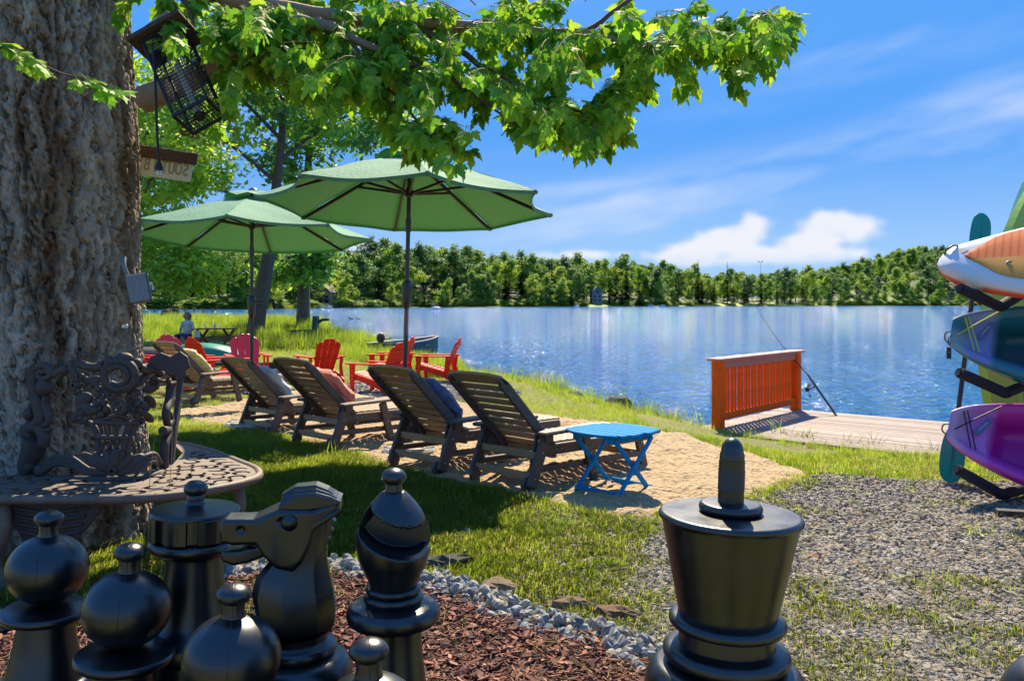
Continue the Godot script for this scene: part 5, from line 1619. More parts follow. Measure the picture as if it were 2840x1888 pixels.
# ---------- umbrellas ----------
func make_umbrella(label: String, lean: Vector3) -> Node3D:
	var t := thing("patio_umbrella", label, "umbrella", Vector3.ZERO, 0.0, "green market umbrellas over the chaises")
	var R := 1.29
	var yr := 2.10
	var ya := 2.55
	var top := Node3D.new()
	top.name = "canopy"
	t.add_child(top)
	# tipped at its joint
	var tip := Basis(lean.normalized(), lean.length())
	top.transform = Transform3D(tip, Vector3(0, 2.1, 0) - tip * Vector3(0, 2.1, 0))
	var up := func(r: float) -> float:
		return lerpf(ya, yr, pow(r / R, 1.08))
	var mb := Mb.new()
	mb.tube(PackedVector3Array([Vector3(0, 0.0, 0), Vector3(0, 1.34, 0)]), [0.0215, 0.0215], 16)
	part("lower_pole", mb, M.pole, t)
	mb = Mb.new()
	mb.tube(PackedVector3Array([Vector3(0, 1.34, 0), Vector3(0, 2.56, 0)]), [0.0185, 0.0185], 16)
	part("upper_pole", mb, M.pole, t)
	part("tilt_joint", turned(v2([0.0, 1.86, 0.023, 1.86, 0.0245, 1.87, 0.0245, 1.97, 0.023, 1.98, 0.0, 1.98])), M.pole, t)
	mb = turned(v2([0.022, 1.19, 0.034, 1.22, 0.043, 1.29, 0.046, 1.36, 0.044, 1.41, 0.034, 1.435, 0.02, 1.44]))
	part("crank_housing", mb, M.pole, t)
	mb = Mb.new()
	mb.tube(PackedVector3Array([Vector3(0.04, 1.375, 0), Vector3(0.075, 1.375, 0)]), [0.011, 0.010], 8)
	mb.bar(Vector3(0.072, 1.385, 0.0), Vector3(0.085, 1.37, 0.035), 0.012, 0.02, Vector3.UP)
	mb.tube(PackedVector3Array([Vector3(0.08, 1.375, 0.03), Vector3(0.15, 1.37, 0.03)]), [0.008, 0.007], 8)
	part("crank", mb, M.pole, t)
	part("runner", turned(v2([0.018, 2.16, 0.034, 2.17, 0.036, 2.22, 0.024, 2.25, 0.018, 2.25])), M.pole, top)
	# eight cloth panels with hollow edges, sagging a little between the ribs
	for k in 8:
		var rows: Array = []
		for i in 15:
			var s := 0.06 + 0.94 * i / 14.0
			var row := PackedVector3Array()
			for j in 13:
				var u := j / 12.0
				var a0 := TAU * k / 8
				var a1 := TAU * (k + 1) / 8
				var e0 := Vector3(cos(a0), 0, sin(a0)) * R
				var e1 := Vector3(cos(a1), 0, sin(a1)) * R
				var hollow := 1.0 - 0.075 * 4 * u * (1 - u) * s
				var p := e0.lerp(e1, u) * s * hollow
				var wr := sin(u * 9.0 + k) * sin(s * 14.0 + k * 2.0) * 0.004
				p.y = lerpf(up.call(s * R), up.call(s * R) , u) - 0.022 * 4 * u * (1 - u) * s + wr
				row.append(p)
			rows.append(row)
		mb = Mb.new()
		mb.grid(rows, false)
		part("canopy_panel", mb, M.canopy, top)
		# hem
		mb = Mb.new()
		var line: PackedVector3Array = rows[14]
		var low := PackedVector3Array()
		for p in line:
			low.append(p + Vector3(0, -0.028, 0) - Vector3(p.x, 0, p.z) * 0.006)
		mb.grid([line, low], false)
		part("hem", mb, M.canopy, top)
		mb = Mb.new()
		var a := TAU * k / 8
		var d := Vector3(cos(a), 0, sin(a))
		mb.bar(d * 0.05 + Vector3(0, ya - 0.035, 0), d * (R - 0.01) + Vector3(0, yr - 0.022, 0), 0.022, 0.028)
		part("rib", mb, M.rib, top)
		mb = Mb.new()
		mb.bar(d * 0.03 + Vector3(0, 2.20, 0), d * R * 0.46 + Vector3(0, up.call(R * 0.46) - 0.04, 0), 0.017, 0.022)
		part("strut", mb, M.rib, top)
		mb = Mb.new()
		mb.box(Transform3D(Basis(Vector3.UP, -a), d * (R - 0.02) + Vector3(0, yr - 0.012, 0)), Vector3(0.06, 0.035, 0.035), 0.008)
		part("rib_pocket", mb, M.canopy, top)
	# wind vent
	mb = Mb.new()
	var rows: Array = []
	for i in 6:
		var row := PackedVector3Array()
		for j in 32:
			var a := TAU * j / 32
			var r := 0.02 + 0.29 * i / 5.0
			row.append(Vector3(cos(a) * r, ya + 0.045 - r * r * 0.55 - r * 0.10 + (0.016 * cos(a * 8) + 0.008 * sin(a * 3)) * i / 5.0, sin(a) * r))
		rows.append(row)
	mb.grid(rows, true, 1.0)
	part("vent", mb, M.canopy, top)
	part("finial", turned(v2([0.0, ya + 0.02, 0.05, ya + 0.03, 0.052, ya + 0.055, 0.03, ya + 0.075, 0.0, ya + 0.08])), M.pole, top)
	return t


func make_umbrellas() -> void:
	var a := make_umbrella("green market umbrella nearer the lake, its pole behind the navy pillow", Vector3(-0.082, 0, 0).rotated(Vector3.UP, -0.223))
	a.position = Vector3(-0.945, 0.03, -7.55)
	a.rotation.y = 0.223
	a.rotation.z = -0.022
	var b := copy(a, "green market umbrella farther left, beside the maple trunk", Vector3(-2.85, -0.09, -9.5), 0.113)
	b.rotation.z = 0.0
	for e in [["round grey resin base under the nearer umbrella pole", Vector3(-0.89, -0.02, -7.5), 0.235], ["round grey resin base under the farther umbrella pole", Vector3(-2.83, -0.07, -9.45), 0.29]]:
		var t := thing("umbrella_base", e[0], "umbrella base", e[1])
		part("disc", turned([Vector2(0, -0.03), Vector2(e[2], -0.03), Vector2(e[2], 0.03), Vector2(e[2] - 0.02, 0.05), Vector2(0.06, 0.065), Vector2(0.0, 0.065)]), M.concrete, t)
		for k in 6:
			var mb := Mb.new()
			var r := 0.11 if k % 2 == 0 else 0.16
			var c: Vector3 = Vector3(cos(k * TAU / 6), 0, sin(k * TAU / 6)) * e[2] * 0.55
			var ring := PackedVector3Array()
			for j in 13:
				ring.append(c + Vector3(cos(j * TAU / 12) * e[2] * 0.36, 0.056, sin(j * TAU / 12) * e[2] * 0.36))
			mb.tube(ring, [0.007, 0.007], 5, false)
			part("scroll_relief", mb, M.concrete, t)
		var mb2 := Mb.new()
		mb2.tube(PackedVector3Array([Vector3(0, 0.05, -0.03), Vector3(0, 0.36, -0.03)]), [0.03, 0.03], 14)
		part("sleeve", mb2, M.pole, t)


func make_table() -> void:
	# x to the right-away, z towards the lens-right
	var t := thing("folding_table", "bright blue folding side table standing on the sand", "table", Vector3(0.69, 0.0, -5.93), 0.72)
	for k in 7:
		var x := -0.24 + k * 0.080
		var mb := Mb.new()
		var half: float = [0.18, 0.255, 0.275, 0.265, 0.27, 0.25, 0.18][k]
		var pl := PackedVector2Array([Vector2(x - 0.037, -half), Vector2(x + 0.037, -half - (0.0 if k != 3 else -0.02)), Vector2(x + 0.037, half), Vector2(x - 0.037, half)])
		if k == 0:
			pl = curve2([Vector2(x + 0.035, -half - 0.04), Vector2(x + 0.035, half + 0.04), Vector2(x - 0.01, half), Vector2(x - 0.04, half * 0.5), Vector2(x - 0.045, 0), Vector2(x - 0.04, -half * 0.5), Vector2(x - 0.01, -half)], 2)
		elif k == 6:
			pl = curve2([Vector2(x - 0.035, half + 0.04), Vector2(x - 0.035, -half - 0.04), Vector2(x + 0.01, -half), Vector2(x + 0.04, -half * 0.5), Vector2(x + 0.045, 0), Vector2(x + 0.04, half * 0.5), Vector2(x + 0.01, half)], 2)
		mb.slab(pl, 0.018, Transform3D(Basis(Vector3(1, 0, 0), Vector3(0, 0, -1), Vector3(0, 1, 0)), Vector3(0, 0.405, 0)), 0.004)
		part("top_slat", mb, M.blue, t)
	for z in [-0.16, 0.16]:
		var mb := Mb.new()
		mb.bar(Vector3(-0.22, 0.375, z), Vector3(0.22, 0.375, z), 0.018, 0.045)
		part("apron", mb, M.blue, t)
	for s in [1.0, -1.0]:
		var frame := Node3D.new()
		frame.name = "leg_frame" if s > 0 else "leg_frame_001"
		t.add_child(frame)
		for z in [-0.185 + 0.016 * s, 0.185 + 0.016 * s]:
			var mb := Mb.new()
			mb.bar(Vector3(-0.20 * s, -0.02, z), Vector3(0.17 * s, 0.37, z), 0.017, 0.036, Vector3.UP, 0.005)
			part("leg", mb, M.blue, frame)
		var mb := Mb.new()
		mb.bar(Vector3(-0.185 * s, 0.02, -0.18), Vector3(-0.185 * s, 0.02, 0.19), 0.02, 0.036, Vector3.UP, 0.005)
		part("foot_bar", mb, M.blue, frame)


func make_chair(label: String) -> Node3D:
	# faces +x; 0.95 high
	var t := thing("adirondack_chair", label, "chair", Vector3.ZERO, 0.0, "red slatted garden chairs round the fire pit")
	var tilt := 0.42
	var bx := Vector3(-sin(tilt), cos(tilt), 0)
	var bb := Basis(Vector3(0, 0, -1), bx, Vector3(0, 0, -1).cross(bx))
	var heights := [0.66, 0.735, 0.755, 0.735, 0.66]
	heights = [0.665, 0.745, 0.745, 0.665]
	for k in 4:
		var mb := Mb.new()
		var x0 := -0.265 + k * 0.1345
		var h: float = heights[k]
		var rise := [0.05, 0.03, -0.03, -0.05][k] as float
		var pl := PackedVector2Array([Vector2(x0 * 0.82, 0), Vector2((x0 + 0.126) * 0.82, 0), Vector2(x0 + 0.126, 0.45), Vector2(x0 + 0.126, h + rise * 0.6 - 0.02), Vector2(x0 + 0.095, h + rise * 0.35 + 0.004), Vector2(x0 + 0.063, h + 0.008), Vector2(x0 + 0.03, h - rise * 0.35 + 0.002), Vector2(x0, h - rise * 0.6 - 0.02), Vector2(x0, 0.45)])
		mb.slab(pl, 0.02, Transform3D(bb, Vector3(-0.12, 0.24, 0)), 0.004)
		part("back_slat", mb, M.red, t)
	for y in [[0.3, 0.56], [0.58, 0.52]]:
		var mb := Mb.new()
		mb.bar(Vector3(-0.138, 0.24, -y[1] / 2) + bx * y[0], Vector3(-0.138, 0.24, y[1] / 2) + bx * y[0], 0.022, 0.05, bx)
		part("back_brace", mb, M.red, t)
	for k in 6:
		var mb := Mb.new()
		var u := k / 5.0
		mb.box(Transform3D(Basis(Vector3(0, 0, 1), 0.26), Vector3(lerpf(-0.10, 0.38, u), lerpf(0.245, 0.375, u), 0)), Vector3(0.085, 0.02, 0.52), 0.004)
		part("seat_slat", mb, M.red, t)
	for s in [-1.0, 1.0]:
		var z: float = s * 0.29
		var mb := Mb.new()
		mb.slab(PackedVector2Array([Vector2(0.45, 0.25), Vector2(0.45, 0.37), Vector2(0.40, 0.38), Vector2(-0.16, 0.235), Vector2(-0.46, 0.10), Vector2(-0.50, 0.0), Vector2(-0.36, 0.0), Vector2(-0.05, 0.15), Vector2(0.3, 0.25)]), 0.024, Transform3D(Basis(), Vector3(0, 0, z)), 0.004)
		part("side_rail", mb, M.red, t)
		mb = Mb.new()
		mb.slab(PackedVector2Array([Vector2(0.35, 0.0), Vector2(0.43, 0.0), Vector2(0.44, 0.3), Vector2(0.455, 0.535), Vector2(0.33, 0.535), Vector2(0.35, 0.3)]), 0.024, Transform3D(Basis(), Vector3(0, 0, z + s * 0.03)), 0.004)
		part("front_leg", mb, M.red, t)
		mb = Mb.new()
		mb.slab(PackedVector2Array([Vector2(-0.36, 0.0), Vector2(-0.26, 0.0), Vector2(-0.16, 0.32), Vector2(-0.19, 0.535), Vector2(-0.31, 0.535), Vector2(-0.27, 0.32)]), 0.024, Transform3D(Basis(), Vector3(0, 0, z + s * 0.056)), 0.004)
		part("rear_leg", mb, M.red, t)
		mb = Mb.new()
		mb.slab(PackedVector2Array([Vector2(-0.36, -0.05), Vector2(0.42, -0.065), Vector2(0.50, -0.05), Vector2(0.53, 0.0), Vector2(0.50, 0.05), Vector2(0.42, 0.065), Vector2(-0.36, 0.05)]), 0.024, Transform3D(Basis(Vector3(1, 0, 0), Vector3(0, 0, -1), Vector3(0, 1, 0)), Vector3(0, 0.548, z + s * 0.045)), 0.005)
		part("armrest", mb, M.red, t)
		mb = Mb.new()
		for q in [Vector3(0.39, 0.33, 0), Vector3(0.39, 0.28, 0), Vector3(0.40, 0.50, 0), Vector3(-0.25, 0.50, 0.026), Vector3(-0.28, 0.13, 0.026)]:
			mb.ball(q + Vector3(0, 0, z + s * (0.044 + q.z)) * Vector3(1, 1, 1) - Vector3(0, 0, q.z), Vector3(0.008, 0.008, 0.004), 6, 4)
		part("bolts", mb, M.bolt, t)
	var mb := Mb.new()
	mb.bar(Vector3(0.455, 0.31, -0.3), Vector3(0.455, 0.31, 0.3), 0.024, 0.11)
	part("front_board", mb, M.red, t)
	return t


func make_red_chairs() -> void:
	var list: Array = [
		["red slatted chair facing left, nearest behind the nearer umbrella pole", -2.36, -15.6, 2.72, 0],
		["red slatted chair facing left beside the water, farthest right of the reds", -1.5, -18.2, 3.0, 0],
		["red slatted chair facing left, behind the one at the nearer umbrella pole", -2.55, -18.8, 2.95, 0],
		["bright red slatted chair seen from behind, between the two umbrella poles", -3.95, -17.9, 2.25, 0],
		["pinkish red slatted chair facing the lens, left of the farther umbrella pole", -4.95, -16.2, -1.15, 1],
		["red slatted chair seen from behind, in front of the green upturned boat", -5.02, -14.6, 0.85, 0],
		["pinkish red slatted chair leaning left, partly behind another red chair", -6.05, -15.8, -0.6, 1],
		["red slatted chair mostly hidden behind the maple trunk, its arms in view", -6.75, -15.6, -0.2, 0],
	]
	var first := make_chair(list[0][0])
	for i in list.size():
		var o: Node3D = first if i == 0 else copy(first, list[i][0], Vector3.ZERO, 0.0)
		o.position = Vector3(list[i][1], land(list[i][1], -list[i][2]) - 0.01, list[i][2])
		if i >= 4:
			o.position.y += 0.12
		o.rotation.y = list[i][3]
		if list[i][4]:
			for c in o.get_children():
				if str(c.name).begins_with("back_slat"):
					c.set_surface_override_material(0, M.red_pale)


# ---------- kayak rack ----------
# a hull along x with its bow at 0: sections with a sunk deck; colours by section
func kayak_mesh(paint: Callable, length := 3.0) -> Array:
	var hull := Mb.new()
	var deck := Mb.new()
	var hr: Array = []
	var dr: Array = []
	for i in 70:
		var x := length * pow(i / 69.0, 1.25)
		var k := clampf(x / length, 0, 1)
		var hw := 0.37 * pow(sin(PI * clampf(k * 0.93 + 0.012, 0, 1)), 0.4)
		hw = maxf(hw, 0.012)
		var keel := -0.24 * pow(clampf(k * 9.0, 0, 1), 0.6) * pow(clampf((1 - k) * 9.0, 0.02, 1), 0.6)
		var shear := 0.06 * pow(1 - clampf(k * 2.2, 0, 1), 2.0) + 0.05 * pow(clampf(k * 2 - 1, 0, 1), 2.0)
		var r := PackedVector3Array()
		for e in [[1.0, 0.0], [1.03, -0.12], [1.0, -0.26], [0.93, -0.3], [0.9, -0.52], [0.78, -0.78], [0.5, -0.95], [0.2, -1.0], [-0.2, -1.0], [-0.5, -0.95], [-0.78, -0.78], [-0.9, -0.52], [-0.93, -0.3], [-1.0, -0.26], [-1.03, -0.12], [-1.0, 0.0]]:
			r.append(Vector3(x, shear + keel * -e[1], hw * e[0]))
		hr.append(r)
		var wi := maxf(hw - 0.045, 0.004)
		var wc := maxf(hw - 0.085, 0.003)
		var sink := 0.028 * smoothstep(0.045, 0.075, x)
		var well := 0.20 * smoothstep(0.24, 0.29, x) * smoothstep(length - 0.3, length - 0.5, x)
		var q := PackedVector3Array()
		q.append(Vector3(x, shear, hw))
		q.append(Vector3(x, shear + 0.018, hw - minf(0.012, hw * 0.3)))
		q.append(Vector3(x, shear + 0.018, wi))
		q.append(Vector3(x, shear + 0.018 - sink, maxf(wi - 0.012, 0.003)))
		q.append(Vector3(x, shear + 0.016 - sink, wc))
		for e in [0.86, 0.72, 0.4, 0.0, -0.4, -0.72, -0.86]:
			q.append(Vector3(x, shear + 0.016 - sink - well * smoothstep(0.98, 0.8, absf(e)), wc * e))
		q.append(Vector3(x, shear + 0.016 - sink, -wc))
		q.append(Vector3(x, shear + 0.018 - sink, -maxf(wi - 0.012, 0.003)))
		q.append(Vector3(x, shear + 0.018, -wi))
		q.append(Vector3(x, shear + 0.018, -hw + minf(0.012, hw * 0.3)))
		q.append(Vector3(x, shear, -hw))
		dr.append(q)
	hull.grid(hr, false, -1.0)
	deck.grid(dr, false, 1.0)
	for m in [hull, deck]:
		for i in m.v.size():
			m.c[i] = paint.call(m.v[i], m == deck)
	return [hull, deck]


func make_kayak(called: String, label: String, at: Vector3, axis: Vector3, roll: float, paint: Callable, cord: Material) -> Node3D:
	var x := axis.normalized()
	var side := x.cross(Vector3.UP).normalized()
	var up := side.cross(x)
	var b := Basis(x, up, side) * Basis(Vector3(1, 0, 0), roll)
	var t := thing(called, label, "kayak", at)
	t.basis = b
	var parts := kayak_mesh(paint)
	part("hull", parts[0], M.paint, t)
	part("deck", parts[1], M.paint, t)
	for q in [[Vector3(0.04, 0.086, 0.04), Vector3(0.28, 0.078, -0.19)], [Vector3(0.07, 0.085, -0.10), Vector3(0.15, 0.080, 0.14)], [Vector3(0.09, 0.084, -0.11), Vector3(0.18, 0.080, 0.15)]]:
		var mb := Mb.new()
		mb.tube(PackedVector3Array([q[0], q[0].lerp(q[1], 0.5) + Vector3(0, 0.004, 0), q[1]]), [0.0045, 0.0045], 7)
		part("bungee_cord", mb, cord, t)
	var mb := Mb.new()
	mb.box(Transform3D(Basis(Vector3.UP, 1.05), Vector3(0.195, 0.058, -0.03)), Vector3(0.14, 0.006, 0.034), 0.002)
	part("name_plate", mb, mat(Color(0.12, 0.16, 0.32), 0.4), t)
	mb = Mb.new()
	for k in 6:
		mb.box(Transform3D(Basis(Vector3.UP, 1.05 + (0.5 if k % 2 == 0 else -0.4)), Vector3(0.195, 0.0615, -0.03) + Basis(Vector3.UP, 1.05) * Vector3(-0.034 + k * 0.013, 0, 0)), Vector3(0.014, 0.003, 0.004), 0.0008)
	part("raised_mark", mb, mat(Color(0.55, 0.6, 0.7), 0.4), t)
	mb = Mb.new()
	mb.tube(curve([Vector3(0.02, 0.07, 0.0), Vector3(-0.03, 0.06, 0.01), Vector3(-0.04, -0.01, 0.02), Vector3(-0.02, -0.06, 0.02)], 4), [0.005, 0.005], 6)
	part("carry_loop", mb, M.black, t)
	return t


func font(bold := false) -> SystemFont:
	var f := SystemFont.new()
	f.font_names = PackedStringArray(["Droid Sans"])
	f.font_weight = 700 if bold else 400
	return f


func make_rack() -> void:
	var axis := Vector3(0.84, -0.06, 0.54)
	make_kayak("kayak", "magenta and violet kayak lying in the lowest cradle of the rack", Vector3(2.899, 0.447, -5.750), axis + Vector3(0, -0.08, 0), 1.0, func(p: Vector3, d: bool) -> Color:
		var a := smoothstep(0.55, 0.95, p.x + p.z * 0.4 + 0.1 * sin(p.z * 20.0))
		var c := Color(0.62, 0.05, 0.42).lerp(Color(0.36, 0.14, 0.62), a)
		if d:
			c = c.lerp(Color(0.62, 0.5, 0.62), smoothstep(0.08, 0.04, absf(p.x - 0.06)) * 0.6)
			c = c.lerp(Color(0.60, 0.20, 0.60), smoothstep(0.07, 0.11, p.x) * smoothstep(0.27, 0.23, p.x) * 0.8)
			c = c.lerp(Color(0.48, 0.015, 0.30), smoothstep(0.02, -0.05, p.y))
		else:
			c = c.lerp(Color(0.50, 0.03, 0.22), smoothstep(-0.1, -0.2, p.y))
		return c, M.black)
	make_kayak("kayak", "teal and navy kayak with yellow deck cords in the middle cradle", Vector3(2.916, 1.056, -5.750), axis + Vector3(0, -0.02, 0), 0.98, func(p: Vector3, d: bool) -> Color:
		var a := smoothstep(0.25, 0.7, p.x + 0.1 * sin(p.z * 18.0))
		var c := Color(0.02, 0.19, 0.27).lerp(Color(0.07, 0.15, 0.46), a)
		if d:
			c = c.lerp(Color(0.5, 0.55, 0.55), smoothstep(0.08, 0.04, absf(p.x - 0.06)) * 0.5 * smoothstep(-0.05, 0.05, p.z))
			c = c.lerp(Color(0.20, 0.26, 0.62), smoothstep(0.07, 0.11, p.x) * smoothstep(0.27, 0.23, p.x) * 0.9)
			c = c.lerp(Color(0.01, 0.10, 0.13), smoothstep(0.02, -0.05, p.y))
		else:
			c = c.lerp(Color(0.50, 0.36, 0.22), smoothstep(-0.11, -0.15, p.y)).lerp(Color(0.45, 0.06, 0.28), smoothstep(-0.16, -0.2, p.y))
		return c, M.lime)
	# inflatable board
	var t := thing("paddle_board", "orange and white inflatable paddle board in the top cradle", "paddle board", Vector3(2.832, 1.466, -5.750))
	var x := (axis + Vector3(0, 0.17, 0)).normalized()
	var side := x.cross(Vector3.UP).normalized()
	t.basis = Basis(x, side.cross(x), side) * Basis(Vector3(1, 0, 0), 0.74)
	var rows: Array = []
	for i in 48:
		var k := i / 47.0
		var px := 3.2 * pow(k, 1.4)
		var hw := 0.39 * pow(clampf(px / 0.75, 0, 1), 0.5) * pow(clampf((3.21 - px) / 0.5, 0, 1), 0.4)
		hw = maxf(hw, 0.01)
		var th := 0.085 * pow(clampf(px / 0.10, 0.02, 1), 0.5)
		var rock := 0.07 * pow(1 - clampf(px / 0.9, 0, 1), 2.0)
		var r := PackedVector3Array()
		for j in 28:
			var a := TAU * j / 28
			var c := signf(cos(a)) * pow(absf(cos(a)), 0.6)
			r.append(Vector3(px, rock + th * signf(sin(a)) * pow(absf(sin(a)), 0.75), c * hw))
		rows.append(r)
	var mb := Mb.new()
	mb.grid(rows, true)
	for i in mb.v.size():
		var p := mb.v[i]
		var rock := 0.07 * pow(1 - clampf(p.x / 0.9, 0, 1), 2.0)
		var low := (p.y - rock) < 0.012
		var bar := absf(p.x - 0.22) < 0.02 or absf(p.x - 0.18) < 0.014
		mb.c[i] = (Color(0.72, 0.72, 0.74) if bar else (Color(0.60, 0.07, 0.06) if p.x < 0.30 else Color(0.85, 0.11, 0.008))) if low else Color(0.74, 0.74, 0.77)
	part("board", mb, M.paint, t)
	# deck pad: striped orange half and plain tan half, laid on the top
	var stripes := Image.create(256, 64, false, Image.FORMAT_RGB8)
	for yy in 64:
		for xx in 256:
			var c := Color(0.85, 0.17, 0.02)
			if (xx + yy / 3) % 16 < 5:
				c = Color(0.72, 0.07, 0.008)
			if yy > 34:
				c = Color(0.82, 0.33, 0.05) * (0.9 if (xx + yy) % 6 < 3 else 1.05)
			stripes.set_pixel(xx, yy, c.linear_to_srgb())
	mb = Mb.new()
	rows = []
	for i in 30:
		var k := i / 29.0
		var px := 0.17 + 2.3 * pow(k, 1.3)
		var hw := 0.39 * pow(clampf(px / 0.75, 0, 1), 0.5)
		var rock := 0.07 * pow(1 - clampf(px / 0.9, 0, 1), 2.0)
		var wpad := (hw - 0.075) * pow(clampf((px - 0.165) / 0.2, 0, 1), 0.6)
		var r := PackedVector3Array()
		for j in 9:
			var u := j / 4.0 - 1.0
			r.append(Vector3(px, rock + 0.0855 + 0.005 * (1 - u * u * u * u) - 0.012 * pow(absf(u) * wpad / 0.3, 3.0), u * wpad))
		rows.append(r)
	mb.grid(rows, false, 1.0, Vector2(1, 6))
	for i in mb.u.size():
		mb.u[i] = Vector2(mb.v[i].x * 1.4, 0.5 + mb.v[i].z * 1.2)
	part("deck_pad", mb, mat(Color(1, 1, 1), 0.75, {"albedo_texture": ImageTexture.create_from_image(stripes)}), t)
	mb = Mb.new()
	mb.slab(curve2([Vector2(-0.055, 0), Vector2(0, 0.026), Vector2(0.055, 0), Vector2(0, -0.026)], 5), 0.004, Transform3D(Basis(Vector3(1, 0, 0), Vector3(0, 0, -1), Vector3(0, 1, 0)), Vector3(0.14, 0.132, -0.05)), 0.001)
	part("badge", mb, mat(Color(0.35, 0.34, 0.27), 0.5), t)
	mb = Mb.new()
	var ring := PackedVector3Array()
	for k in 13:
		ring.append(Vector3(0.42 + cos(k * TAU / 12) * 0.02, 0.1 + 0.012 * absf(sin(k * TAU / 24)), 0.10 + sin(k * TAU / 12) * 0.02))
	mb.tube(ring, [0.004, 0.004], 6, false)
	part("ring", mb, M.steel, t)
	mb = Mb.new()
	mb.tube(curve([Vector3(0.05, 0.115, -0.05), Vector3(0.07, 0.145, -0.07), Vector3(0.11, 0.145, -0.10), Vector3(0.14, 0.11, -0.12)], 3), [0.006, 0.006], 6)
	part("carry_handle", mb, M.black, t)
	var tm := TextMesh.new()
	tm.text = "10's"
	tm.font = font(true)
	tm.font_size = 20
	tm.pixel_size = 0.0026
	tm.depth = 0.003
	place("size_mark", tm, M.white, t, Transform3D(Basis(Vector3.UP, -0.55) * Basis(Vector3(1, 0, 0), 0.5), Vector3(0.09, 0.015, 0.145)))

	# the rack itself: a post line to the right of the frame with padded V cradles
	t = thing("kayak_rack", "dark steel kayak rack with padded V-shaped cradles", "rack", Vector3.ZERO)
	var across := Vector3(axis.z, 0, -axis.x).normalized()
	for l in [[Vector3(2.816, 1.366, -5.450), Vector3(3.125, 1.252, -5.550), Vector3(3.439, 1.371, -5.750)], [Vector3(2.811, 0.839, -5.450), Vector3(3.129, 0.704, -5.500), Vector3(3.510, 0.774, -5.750)], [Vector3(2.772, 0.239, -5.400), Vector3(3.106, 0.060, -5.500), Vector3(3.510, 0.081, -5.750)]]:
		for q in [[l[0], l[1]], [l[1], l[2]]]:
			mb = Mb.new()
			mb.tube(PackedVector3Array([q[0], q[1]]), [0.034, 0.034], 14)
			part("cradle_arm", mb, M.pad, t)
		mb = Mb.new()
		mb.tube(PackedVector3Array([l[0] - (l[1] - l[0]).normalized() * 0.012, l[0] + (l[1] - l[0]).normalized() * 0.004]), [0.026, 0.026], 12)
		part("end_cap", mb, M.black, t)
	mb = Mb.new()
	mb.tube(PackedVector3Array([Vector3(3.515, -0.050, -5.700), Vector3(3.515, 1.843, -5.700)]), [0.035, 0.035], 12)
	part("upright", mb, M.black, t)
	for e in [[Vector3(3.439, 1.371, -5.750), Vector3(3.515, 1.417, -5.700)], [Vector3(3.510, 0.774, -5.750), Vector3(3.515, 0.802, -5.700)], [Vector3(3.510, 0.081, -5.750), Vector3(3.515, 0.115, -5.700)]]:
		mb = Mb.new()
		mb.tube(PackedVector3Array(e), [0.02, 0.02], 8)
		part("bracket", mb, M.black, t)
	mb = Mb.new()
	mb.bar(Vector3(2.862, 0.029, -5.124), Vector3(3.211, 0.030, -5.021), 0.07, 0.06)
	part("foot", mb, M.black, t)

	# paddle standing behind the boats
	t = thing("kayak_paddle", "teal bladed paddle standing on the gravel behind the kayaks", "paddle", Vector3(3.050, 0.019, -6.050))
	var foot := Vector3(3.050, 0.019, -6.050)
	var head := Vector3(3.449, 1.934, -6.350)
	var d := head - foot
	mb = Mb.new()
	mb.tube(PackedVector3Array([d * 0.15, d * 0.88]), [0.0165, 0.0165], 12)
	part("shaft", mb, M.pole, t)
	for e in [[0.0, 0.24, -1.0, 0.0], [0.76, 1.0, 1.0, 0.25]]:
		mb = Mb.new()
		var bl := curve2([Vector2(-0.02, 0.2), Vector2(-0.075, 0.08), Vector2(-0.088, -0.06), Vector2(-0.07, -0.19), Vector2(0.0, -0.235), Vector2(0.07, -0.19), Vector2(0.088, -0.06), Vector2(0.075, 0.08), Vector2(0.02, 0.2)], 5)
		var y: Vector3 = d.normalized() * -e[2]
		var xx := Vector3(cos(e[3]), 0, -sin(e[3]))
		xx = (xx - y * y.dot(xx)).normalized()
		var xf := Transform3D(Basis(xx, y, xx.cross(y)), d * ((e[0] + e[1]) / 2))
		mb.slab(bl, 0.010, xf, 0.003)
		mb.tube(PackedVector3Array([xf * Vector3(0, 0.22, 0.004), xf * Vector3(0, 0.0, 0.008), xf * Vector3(0, -0.2, 0.003)]), [0.014, 0.010, 0.003], 8)
		part("blade", mb, M.teal, t)
	mb = Mb.new()
	mb.tube(PackedVector3Array([d * 0.225, d * 0.245]), [0.024, 0.024], 12)
	part("drip_ring", mb, M.black, t)

	# green kayak stood on end behind the others
	t = thing("green_kayak", "light green kayak stood on end behind the rack", "kayak", Vector3(4.029, -0.089, -6.700))
	rows = []
	var cols: Array = []
	for i in 40:
		var k := i / 39.0
		var yy := 2.32 * k
		var hw := 0.42 * pow(clampf(sin(PI * clampf(0.10 + k * 0.88, 0, 1)), 0, 1), 0.75)
		var r := PackedVector3Array()
		for e in [[-1.0, -0.02], [-0.93, 0.06], [-0.45, 0.10], [-0.40, 0.13], [0.28, 0.15], [0.33, 0.11], [0.6, 0.11], [0.65, 0.08], [1.0, 0.0], [0.6, -0.18], [-0.6, -0.18]]:
			r.append(Vector3(hw * e[0] + 0.10 * k * k, yy, e[1]))
		rows.append(r)
	mb = Mb.new()
	var greens := [Color(0.30, 0.52, 0.08), Color(0.28, 0.55, 0.10), Color(0.30, 0.55, 0.10), Color(0.10, 0.42, 0.15), Color(0.11, 0.44, 0.15), Color(0.03, 0.22, 0.09), Color(0.03, 0.2, 0.08), Color(0.2, 0.40, 0.06), Color(0.2, 0.4, 0.06), Color(0.02, 0.14, 0.07), Color(0.02, 0.14, 0.07)]
